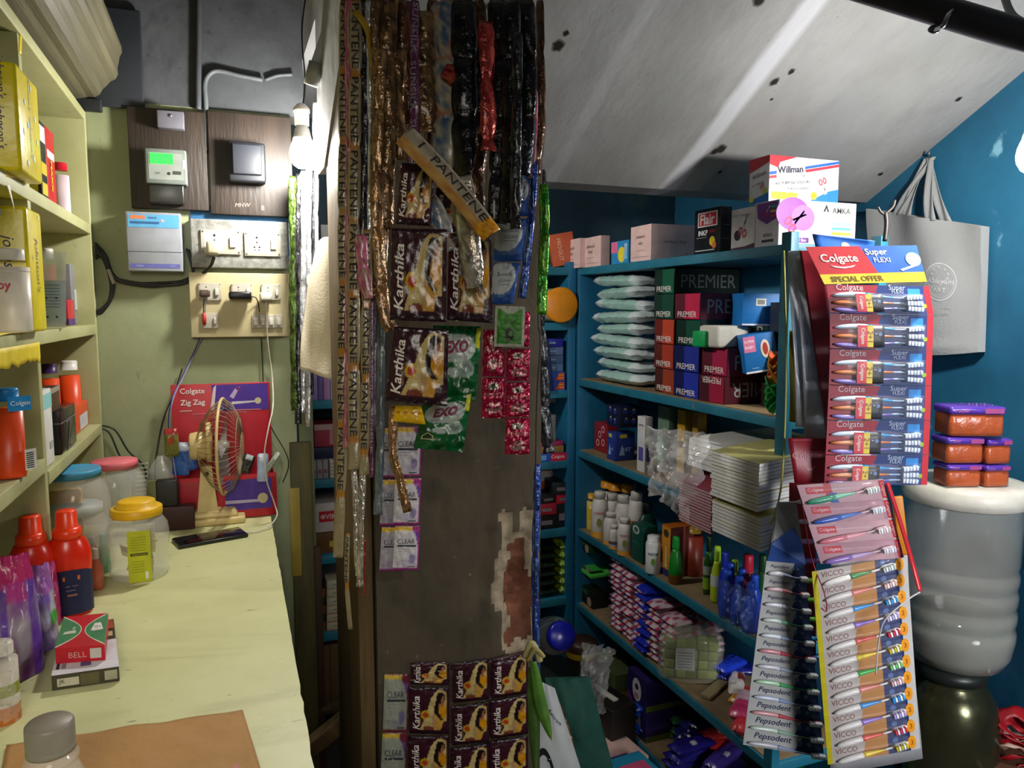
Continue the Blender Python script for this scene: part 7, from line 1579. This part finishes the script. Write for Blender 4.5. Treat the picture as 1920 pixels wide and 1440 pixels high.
# red header behind, lower
def ch(g, f): g.text('Colgate', .42, .62, f.w*.75, '#b8707c', f, .0014); g.poly([(.3, .42), (.42, .32), (.55, .34), (.66, .44), (.55, .38), (.42, .36)], '#b8707c', f, .0014)
simplecard('display_header', 'deep red header card with pale lettering below the plastic sleeves', [(1478, 822), (1560, 822), (1490, 912), (1552, 908)], P(1520, 865, D=1.56), .5, '#8c1426', ch)
# red card with brush ends
O3 = P(1505, 1080, D=1.57); cw = ['#d8d0d8', '#cfc8e0', '#b890c8', '#9c78c8', '#94c84c', '#6cb83c', '#6cb83c', '#3c94d8', '#3c84c8']
t = thing('toothbrush_card', 'deep red toothbrush card half hidden between grey card and yellow edged card', 'toothbrush card', O3)
c4 = [PV(x, y, O3, .5)-O3 for x, y in [(1480, 905), (1530, 905), (1474, 1246), (1530, 1246)]]; f0 = QF(*c4); G().grid(lambda u, v: f0(u, v), 6, 10, C('#8c1422', .4)).build('backing_card', t, thick=.0012)
for i in range(9):
    v = .90-.107*i; g, b = brush_g(f0, .22, v, 2.2, v+.0, cw[i], cw[i], off=.004, r=.0046); g.build('toothbrush', t)
# grey card with toothbrushes (13 rows)
O4 = P(1465, 1180, D=1.50); Y4 = .34
def gcard(i, n=12):
    a = i/n; b = (i+1)/n; L = lambda t: (1437+(1393-1437)*t**1.0, 1052+(1396-1052)*t); R = lambda t: (1508+(1545-1508)*t, 1058+(1420-1058)*t)
    return [L(a), R(a), L(b), R(b)]
def peps(g, f): g.rect(0, 0, 1, 1, '#a4a4a2', f, .0004); g.poly([(.62, 0), (.74, 1), (1, 1), (1, 0)], '#1c3460', f, .0006); g.text('Pepsodent', .36, .70, f.w*.48, '#26304c', f, .001, shear=.3, fat=.01); g.disc(.70, .66, .035, '#5c7498', f, .0012); g.disc(.82, .66, .03, '#5c7498', f, .0012)
gc = ['#b4b4bc', '#b89ca0', '#c0c0c8', '#b0bcb4', '#c0c4cc', '#b87c84', '#b8b8c0', '#a0c0a0', '#b0b8c8', '#c08c90', '#b4c4b8', '#b0b0b8']
gg_ = ['#8c90a8', '#a86870', '#90949c', '#6c9c7c', '#8090a8', '#a03c4c', '#8890a0', '#3c8c54', '#7888a8', '#a04048', '#7c9c88', '#8088a0']
for i in range(12):
    pack('grey toothbrush pack with dark blue right side, %s of the grey card' % ORD[i], gcard(i), O4, Y4, peps, [dict(u0=.05, v0=.26, u1=1.02, v1=.20, c_end=gc[i], c_grip=gg_[i], c_neck=gg_[i], r=.0040, curve=.002)], 'grey toothbrush packs of the left hanging card')
def ghead(g, f): g.rect(0, 0, 1, 1, '#8a8a8c', f, .0004); g.poly([(0, 0), (0, .30), (.4, .48), (1, .62), (1, 0)], '#1f3f80', f, .004); g.text('Pe', .48, .70, f.w*.40, '#1c1c24', f, .001, shear=.3, fat=.02); g.text('Peps', .5, .06, f.w*.45, '#141c30', f, .001, shear=.3)
simplecard('display_header', 'grey and blue header of the grey toothbrush card with large black letters', [(1459, 942), (1492, 940), (1437, 1050), (1508, 1056)], O4, Y4, '#8a8a8c', ghead)
# yellow edged card: twelve packs
O5 = P(1625, 1240, D=1.42); Y5 = .34
bc = ['#2c7c3c', '#e08078', '#2c90d8', '#8c6cc8', '#dc5048', '#e4c81c', '#24a83c', '#dc8078', '#2c90d8', '#8c6cc8', '#dc5040', '#e0c41c']
hc = ['#b8c8c0', '#e8b4ac', '#38a0e0', '#b8a8d8', '#c82c48', '#c8b820', '#6cc06c', '#d8a8a8', '#2c94dc', '#b09cd8', '#c83048', '#c8b820']
def vic(i, n=12.35):
    a = i/n; b = (i+1)/n; L = lambda t: (1522+(1553-1522)*t, 1068+(1440-1068)*t+4); R = lambda t: (1700+(1726-1700)*t, 1040+(1414-1040)*t)
    return [L(a), R(a), L(b), R(b)]
def vicart(g, f):
    g.rect(0, 0, 1, 1, '#c0bcb8', f, .0003); g.rect(0, 0, .055, 1, '#b4a818', f, .0006); g.poly([(.055, .0), (.055, 1), (.42, 1), (.38, 0)], '#aaa29e', f, .0005); g.poly([(.38, 0), (.42, 1), (.66, 1), (.66, 0)], '#b07838', f, .0005); g.poly([(.66, 0), (.66, 1), (.90, 1), (.90, 0)], '#14285c', f, .0005)
    g.text('VICCO', .21, .70, f.w*.24, '#7c5450', f, .001, fat=.015, h=f.h*.34); g.disc(.915, .5, .045, '#e8981c', f, .001, ry=.40); g.text('3', .915, .5, .005, '#8c4c10', f, .0014); g.disc(.74, .8, .03, '#4c6498', f, .001); g.rect(.80, .2, .83, .5, '#3c5490', f, .0009)
for i in range(12):
    pack('toothbrush pack with brown and navy print, %s of the yellow edged card' % ORD[i], vic(i), O5, Y5, vicart, [dict(u0=.10, v0=.14, u1=.86, v1=.62, c_end='#e0dcd8', c_grip=bc[i], c_neck='#d0ccd0', c_br=hc[i], r=.0046, curve=.001)], 'brown and navy toothbrush packs of the front card', blister=(.08, .04, .88, .96, .011))
simplecard('backing_card', 'white backing sheet showing at the right and bottom behind the yellow edged card', [(1560, 1050), (1700, 1040), (1556, 1452), (1728, 1420)], P(1640, 1240, D=1.44), Y5, '#9a9a9e', cat='card')
# pink toothbrush packs in front
O6 = P(1600, 985, D=1.38)
pc = [('#2c8c6c', '#78b8a0', '#c8d0cc'), ('#2c58b8', '#4c78c8', '#c8ccd8'), ('#d87888', '#e8a0a8', '#d8c8c8'), ('#8c64b8', '#b89cd0', '#d0c8d8')]
for i in range(4):
    y0 = 910+37*i; x0 = 1494+11*i; x1 = 1655+10*i
    def pk_(g, f, i=i):
        g.rect(0, 0, .94, 1, '#b89098', f, .0004); g.poly([(.0, .0), (.5, 0), (.9, .5), (.9, 0), (.94, 0), (.94, 1), (.0, 1)], '#a87c88', f, .0005) if i % 2 else None
        g.rect(.94, .05, 1, .95, '#c02434', f, .0008); g.text('Colgate', .97, .5, f.h*.7, '#e0c0c0', f, .0014, rot=-pi/2); g.rect(.08, .50, .30, .86, '#b82438', f, .0008); g.text('Colgate', .19, .68, f.w*.18, '#d8a8ac', f, .0012, fat=.01)
        if i == 0: g.rect(.30, .1, .38, 1, '#b02434', f, .0010); g.rect(.33, .0, .42, .5, '#2458a8', f, .0012)
    pack('pink clear toothbrush pack holding a %s brush, %s of four' % (['green', 'blue', 'rose', 'violet'][i], ORD[i]), [(x0, y0), (x1, y0-12), (x0+12, y0+36), (x1+10, y0+25)], O6, .32, pk_, [dict(u0=.04, v0=.10, u1=.92, v1=.62, c_end=pc[i][0], c_grip=pc[i][1], c_neck='#c0a0a8', c_br=pc[i][2], r=.0046)], 'pink toothbrush packs in front', blister=(.02, .04, .92, .96, .012))
# loose plastic band at right
g = G(); pts = smooth_pts([P(1664, 905, D=1.37), P(1690, 985, D=1.37), P(1712, 1060, D=1.37), P(1725, 1108, D=1.36)], 8)
tag(G().grid(lambda u, v: pts[min(len(pts)-1, int(v*(len(pts)-1)+.5))]+cR*((u-.5)*.008), 2, len(pts)-1, C('#c02430', .3)).build('plastic_band', thick=.001), 'thin red and pink plastic band hanging from the pink packs', 'band')
pts = smooth_pts([P(1725, 1110, D=1.36), P(1700, 1126, D=1.36), P(1660, 1162, D=1.36), P(1648, 1200, D=1.37), P(1642, 1265, D=1.38)], 8)
tag(G().tube(pts, .0014, C('#c8c4c0', .3), 6).build('plastic_tie'), 'thin white plastic tie curling across the yellow edged card', 'tie')
tag(G().tube(smooth_pts([P(1500, 920, D=1.45), P(1520, 1040, D=1.42), P(1545, 1110, D=1.38), P(1550, 1145, D=1.38), P(1540, 1140, D=1.38)], 6), .0013, C('#8c2434', .4), 6).build('hook_wire'), 'thin dark red wire hook left of the brushes', 'hook')
# orange glimpse behind
tag(G().box((0, 0, 0), (.02, .01, .12), '#c87c14', bev=.003).build('orange_pack', loc=P(1688, 985, D=1.50), rot=(0, -.15, -.5)), 'orange pack edge peeping out behind the pink toothbrush packs', 'pack')
# ================= BAG ON THE BLUE WALL =================
XW = 1.80
def BW(x, y, off=.02): return P(x, y, X=XW-off)
c_bag = BW(1740, 520)
t = thing('tote_bag', 'grey cloth tote bag with white round printed emblem hanging on the blue wall', 'bag', c_bag)
M_BAG = mat('grey_bag_cloth', '#9fa1a2', .85, var=.08, scale=6, bump=.2, bscale=160)
tl, tr, bl, br = [BW(x, y)-c_bag for x, y in [(1636, 392), (1850, 425), (1645, 652), (1842, 660)]]
nW = Vector((-1, 0, 0))
def bagf(off, sgn=1):
    def f(u, v, o=0):
        p = (bl*(1-u)+br*u)*(1-v)+(tl*(1-u)+tr*u)*v
        fold = .010*sin(u*11+v*2)*v+.008*noise.noise(Vector((u*3, v*3, 3)))+.010*max(0, 1-abs(v-.06)*14)*sin(pi*u)
        p += Vector((0, 0, -.014))*sin(pi*u)*(1-v)-Vector((0, 0, .018))*sin(pi*u)*v*0
        return p+nW*(off+sgn*.018*sin(pi*u)*(1-v*.6)+(fold if sgn > 0 else 0)+o)
    f.w = (tr-tl).length; f.h = (tl-bl).length; return f
fb = bagf(.016); fk = bagf(-.010, -.2)
G().grid(fb, 40, 40, M_BAG).grid(lambda u, v: fk(1-u, v), 20, 20, M_BAG).grid(lambda u, v: fb(u, 0)*(1-v)+fk(u, 0)*v, 40, 2, M_BAG).grid(lambda u, v: fb(0, u)*(1-v)+fk(0, u)*v, 40, 2, M_BAG).grid(lambda u, v: fb(1, u)*(1-v)+fk(1, u)*v, 40, 2, M_BAG).build('bag_body', t)
g = G(); cu_, cv_ = .70, .545; rr = .125; n = 40; k = fb.w/fb.h
for r0, r1 in ((1.0, .93), (.86, .83)):
    vs = [fb(cu_+rr*q*cos(2*pi*i/n), cv_+rr*k*1.25*q*sin(2*pi*i/n), .0016) for q in (r0, r1) for i in range(n)]
    g.add(vs, [(i, (i+1) % n, n+(i+1) % n, n+i) for i in range(n)], '#c8cacc')
g.text('Aalayam', cu_, cv_, fb.w*.21, '#c8cacc', fb, .002, shear=.2, fat=.01); g.text('ART', cu_, cv_-.06, fb.w*.10, '#c8cacc', fb, .002, fat=.02)
for i in range(9): a = 2*pi*i/9; g.poly([(cu_+rr*.5*cos(a), cv_+.05+rr*k*.4*sin(a)), (cu_+rr*.6*cos(a+.3), cv_+.05+rr*k*.55*sin(a+.3)), (cu_+rr*.45*cos(a+.5), cv_+.05+rr*k*.5*sin(a+.5))], '#c8cacc', fb, .0018)
ln(g, fb, cv_-.20, cu_-.09, cu_+.09, '#a8abae', .012, .0018); g.text('SINCE 2009', cu_, cv_-.24, fb.w*.16, '#b0b3b6', fb, .002); g.build('printed_emblem', t)
hook = BW(1742, 296, .01)-c_bag
for sx, u_, nm_ in ((0, .26, 0), (1, .62, 1), (2, .70, 2), (3, .34, 3)):
    base = fb(u_, .985)-nW*(.012 if sx > 1 else 0)
    def st(u, v, base=base, sx=sx):
        p = base.lerp(hook+Vector((0, (sx-1.5)*.008, 0)), v); return p+Vector((0, (u-.5)*.034*(1-.6*v), 0))+nW*(.004*sin(u*6+v*5)+.006*sin(pi*v))
    G().grid(st, 6, 16, M_BAG).build('handle', t, thick=.0015)
tag(G().tube([BW(1742, 292, .0), BW(1742, 292, .03), BW(1742, 284, .034)], .003, STEEL, 8).build('wall_nail'), 'nail in the blue wall holding the grey tote bag', 'nail')
# dark hook with cord at left of the bag
p = P(1657, 395, D=1.60)
g = G().tube(smooth_pts([P(1646, 388, D=1.6), P(1652, 398, D=1.6), P(1660, 400, D=1.6), P(1674, 388, D=1.6), P(1678, 375, D=1.6)], 6), .003, C('#2c2420', .5), 8).tube(smooth_pts([P(1660, 398, D=1.6), P(1662, 420, D=1.6), P(1659, 452, D=1.6)], 6), .005, C('#241f1e', .5), 8)
tag(g.build('dark_hook'), 'dark curved hook with short cord in front of the grey tote bag', 'hook')
# ================= WATER CAN, STEEL POT, SOAP PACKS =================
J = P(1790, 1240, D=1.78); zb_ = J.z; jx, jy = J.x, J.y; Jh = zat(900, jx, jy)-zb_; s_ = depth((jx, jy, .85))/FPX
M_JUG = mat('cloudy_polycarbonate', '#bdbbb0', .10, alpha=.42, var=.25, scale=5, bump=.15, bscale=10, coat=1)
t = thing('water_can', 'large clear twenty litre water can with white lid, upside down on the metal pot', 'water can', (jx, jy, zb_))
R_ = 97*s_
pr = [(.55*R_, 0), (.8*R_, .012), (.92*R_, .04), (.97*R_, .08)]
for k in range(4): z0 = .08+.045*k+.0; pr += [(R_*.97, z0+.016), (R_*.945, z0+.026), (R_*.945, z0+.034), (R_*.97, z0+.044)]
pr += [(R_*.98, Jh-.05), (R_*1.0, Jh-.045)]
G().lathe(pr, M_JUG, 56, cap=False).build('can_body', t)
G().lathe([(.3*R_, 0), (.6*R_, .010), (.86*R_, .04), (.90*R_, .12)], mat('water_in_can', '#5c6862', .08, alpha=.75, var=.1), 40).build('water', t)
G().lathe([(R_*.98, Jh-.05), (R_*1.06, Jh-.045), (R_*1.09, Jh-.03), (R_*1.07, Jh-.012), (R_*1.0, Jh), (R_*.8, Jh+.002), (0, Jh+.002)], C('#cfcabd', .4, bump=.1, bscale=10), 56).build('lid', t)
G().lathe([(R_*.99, .20), (R_*.99, .29)], C('#5c8cac', .4), 56, cap=False).build('sticker', t) if False else None
f = lambda u, v, off=0: Vector((sin(.5+.35*u)*(R_*1.005+off), -cos(.5+.35*u)*(R_*1.005+off), Jh*.55+.09*v)); f.w = .05; f.h = .09
G().rect(0, 0, 1, 1, '#4c84ac', f, .001).build('sticker', t)
Pt = zb_; R2_ = 88*s_
t = thing('steel_pot', 'dark greenish metal water pot under the water can', 'pot', (jx-.012, jy, 0)); M_POT = noisy('tarnished_brown_metal', [(.3, '#3c3c2c'), (.6, '#56563e'), (.8, '#6c6c50')], 5, .22, .1); M_POT.node_tree.nodes['Principled BSDF'].inputs['Metallic'].default_value = .75
G().lathe([(0, .0), (.6*R2_, 0), (.8*R2_, .02), (.95*R2_, .10), (R2_, Pt-.22), (R2_*.98, Pt-.14), (R2_*.90, Pt-.085), (R2_*.75, Pt-.055), (R2_*.62, Pt-.040), (R2_*.60, Pt-.030)], M_POT, 56).build('pot_body', t)
G().lathe([(R2_*.60, Pt-.032), (R2_*.68, Pt-.028), (R2_*.70, Pt-.018), (R2_*.68, Pt-.001), (0, Pt-.001)], C('#1c221f', .4), 48).build('collar', t)
# soap packs on the can
zt_ = zb_+Jh+.0035
def soap_pack(px, py, w_, d_, h_, z, rz, label, top='#4c2c8c', body='#a8502c'):
    y = solve('Y', (jx-.02, 0, z), px=px); x = jx-.0
    q = P(px, py, Z=z); t = thing('soap_pack', label, 'soap pack', (q.x, q.y, z), rz, group='violet and orange soap packs on the water can')
    G().box((0, 0, h_*.36), (w_*.96, d_*.94, h_*.72), C(body, .25, bump=.5, bscale=25), bev=.010).build('soap_bars', t)
    g = G().box((0, 0, h_*.84), (w_, d_, h_*.26), C(top, .25, bump=.2, bscale=30), bev=.008); f = FR((-w_/2, -d_/2, h_*.97), (1, 0, 0), (0, 1, 0), w_, d_); f2 = FR((-w_/2, -d_/2-.0003, h_*.72), (1, 0, 0), (0, 0, 1), w_, h_*.26)
    for i in range(7):
        for j in range(4): g.disc(.46+.07*i, .2+.2*j, .018, ['#b03c9c', '#a8a8d0'][(i+j) % 2], f, .0008, n=8)
    g.rect(.6, .2, .95, .8, '#8c2c6c', f2, .0006); g.text('1 EXTRA', .2, .5, w_*.25, '#c86c9c', f2, .0008); g.build('printed_wrapper', t)
for i, a in enumerate([(1792, 912, .080, .06, .052, zt_, -.35, 'violet and orange soap pack lowest left on the water can'), (1852, 914, .060, .06, .050, zt_, -.25, 'violet and orange soap pack lowest right on the water can'), (1790, 0, .085, .065, .060, 0, -.35, 'violet and orange soap pack middle left on the water can'), (1852, 0, .060, .06, .058, 0, -.25, 'violet and orange soap pack middle right on the water can'), (1808, 0, .120, .075, .068, 0, -.42, 'violet and orange soap pack topmost on the water can')]):
    px, py, w_, d_, h_, z, rz, ll = a
    q0 = P([1792, 1852, 1790, 1852, 1808][i], 912, D=1.68)
    z = [zt_, zt_, zt_+.053, zt_+.051, zt_+.114][i]
    t = thing('soap_pack', ll, 'soap pack', (q0.x, q0.y, z), rz, group='violet and orange soap packs on the water can')
    G().box((0, 0, h_*.36), (w_*.96, d_*.94, h_*.72), C('#a8502c', .25, bump=.5, bscale=25), bev=.008).build('soap_bars', t)
    g = G().box((0, 0, h_*.84), (w_, d_, h_*.26), C('#5434a0', .25, bump=.2, bscale=30), bev=.006); f = FR((-w_/2, -d_/2, h_*.97), (1, 0, 0), (0, 1, 0), w_, d_); f2 = FR((-w_/2, -d_/2-.0003, h_*.71), (1, 0, 0), (0, 0, 1), w_, h_*.26)
    for a_ in range(7):
        for b_ in range(4): g.disc(.46+.07*a_, .2+.2*b_, .018, ['#c04c9c', '#b0b0e0'][(a_+b_) % 2], f, .0008, n=8)
    g.rect(.62, .2, .95, .8, '#a03c7c', f2, .0006); g.text('1 SOAP', .22, .5, w_*.25, '#c86c9c', f2, .0008); g.build('printed_wrapper', t)
# pipe under the ceiling at upper right with saddle clamp
a, b = P(1500, -60, D=1.18), P(2000, 92, D=1.10)
tag(G().tube([a+(a-b)*.45, a, b, b+(b-a)*1.1], .022, C('#3c3c42', .45), 20).build('ceiling_pipe'), 'thick dark grey pipe crossing the upper right corner under the ceiling', 'pipe')
g = G().tube(smooth_pts([P(1750, 56, D=1.14), P(1768, 48, D=1.10), P(1776, 30, D=1.10), P(1789, 16, D=1.12)], 6), .0032, STEEL, 8)
g.lathe([(0, 0), (.009, 0), (.009, .003), (0, .003)], STEEL, 16, c=P(1750, 56, D=1.14), M=cam.rotation_euler.to_matrix().to_4x4(), sy=.7).lathe([(0, 0), (.009, 0), (.009, .003), (0, .003)], STEEL, 16, c=P(1789, 16, D=1.12), M=cam.rotation_euler.to_matrix().to_4x4(), sy=.7)
tag(g.build('pipe_clamp'), 'small shiny steel saddle clamp on the thick dark pipe', 'clamp')
cable('grey_wire', [P(1880, -20, D=1.2), P(1900, 30, D=1.2), P(1960, 60, D=1.2)], .006, '#a8a8b0', 'pale wire at the extreme upper right corner')
# floor right: cloths and bag at left of the shelves
wad('red_cloth', 'crumpled red and white cloth in the lower right corner', 'cloth', P(1905, 1390, D=1.75), .07, ['#b01c24', '#a81420', '#c8a898'], 5, 7, .6)
tag(G().box((0, 0, 0), (.16, .12, .05), '#5c4030', bev=.01).build('brown_parcel', loc=P(1890, 1450, D=1.72)), 'brown bundle under the red cloth at the lower right corner', 'bundle')
cable('white_pipe', [P(1840, 1310, D=2.0), P(1870, 1312, D=1.98), P(1900, 1300, D=1.95), P(1918, 1240, D=1.9), P(1912, 1130, D=1.9), P(1940, 1110, D=1.9)], .012, '#8c8880', 'dirty white pipe bending along the wall at the lower right', 'pipe')
crumple('white_paper', 'torn white paper scrap stuck beside the metal pot', 'paper', [P(1812, 1238, D=1.9), P(1862, 1226, D=1.9), P(1835, 1270, D=1.9), P(1855, 1262, D=1.9)], C('#b8c0c4', .6), 2, .004, 8, 8, )
# green cloth bag and white bag with lettering, on the floor in the middle
def quadbag(name, label, cat, cor, D, m, bulge, art=None, thick=.003, seed=0, name2='bag_body'):
    c4 = [P(x, y, D=D) for x, y in cor]; o = sum(c4, Vector())/4; f0 = QF(*[q-o for q in c4])
    def fr(u, v, off=0): return f0(u, v, off+bulge*sin(pi*u)*sin(pi*v*.8+.3)+bulge*.5*noise.noise(Vector((u*4, v*4, seed))))
    fr.w = f0.w; fr.h = f0.h; g = G().grid(fr, 24, 24, m).grid(lambda u, v: f0(1-u, v, -bulge*.5*sin(pi*u)*sin(pi*v)), 10, 10, m)
    if art: art(g, fr)
    return tag(g.build(name, loc=o), label, cat)
quadbag('green_bag', 'dark green cloth bag slumped on the floor between pillar and shelving', 'bag', [(1022, 1270), (1105, 1268), (1040, 1470), (1150, 1440)], 1.95, mat('dark_green_cloth', '#17463a', .85, var=.2, bump=.3, bscale=80), .03, seed=3)
def aal(g, f):
    pts = [(0, 1), (.45, .9), (.75, .70), (.95, .45), (.6, .30), (.3, .0), (0, 0)]
    g.text('Aalayam', .62, .66, f.w*.62, '#1c1c1c', f, .0015, rot=-.95, shear=.1)
    n = 16; g.poly([(.15+.25*cos(pi*i/n), .05+.30*sin(pi*i/n)) for i in range(n+1)]+[(.15+.19*cos(pi*(n-i)/n), .05+.23*sin(pi*(n-i)/n)) for i in range(n+1)], '#16201c', f, .0015); g.disc(.3, .22, .05, '#16201c', f, .002); g.disc(.31, .23, .02, '#c0c0c0', f, .0024)
quadbag('white_bag', 'white bag with black curved lettering standing beside the leaves', 'bag', [(1008, 1275), (1040, 1290), (1008, 1470), (1092, 1450)], 1.75, mat('white_bag_sheet', '#b9bdba', .6, var=.06), .006, aal, seed=5)
strip('goldbrown', [(1030, 1285), (1055, 1340), (1074, 1400)], 1.76, 9, 'golden brown trim running along the edge of the white bag', seed=95, fold=.2, name='bag_trim', cat='trim')
# rod the strips hang from, cords
a, b = P(630, -22, D=1.235), P(1030, -22, D=1.235)
tag(G().tube([a, a.lerp(b, .5), b], .009, M_WOOD, 10).build('hanging_rod'), 'wooden rod under the ceiling from which the sachet strips hang', 'rod')
for s_ in (.04, .96):
    q = a.lerp(b, s_); tag(G().tube([q, Vector((q.x, q.y, soffit(q.y)+.02))], .0015, '#3a342c', 6).build('rod_wire'), 'thin wire fixing the %s end of the hanging rod to the ceiling' % ('left' if s_ < .5 else 'right'), 'wire')
q = B2+Vector((0, 0, .09)); cable('lamp_wire', [q, q+Vector((0, .005, .12)), Vector((q.x, q.y+.01, soffit(q.y)+.02))], .0022, '#1a1a1c', 'black cord holding the light bulb at the right edge')
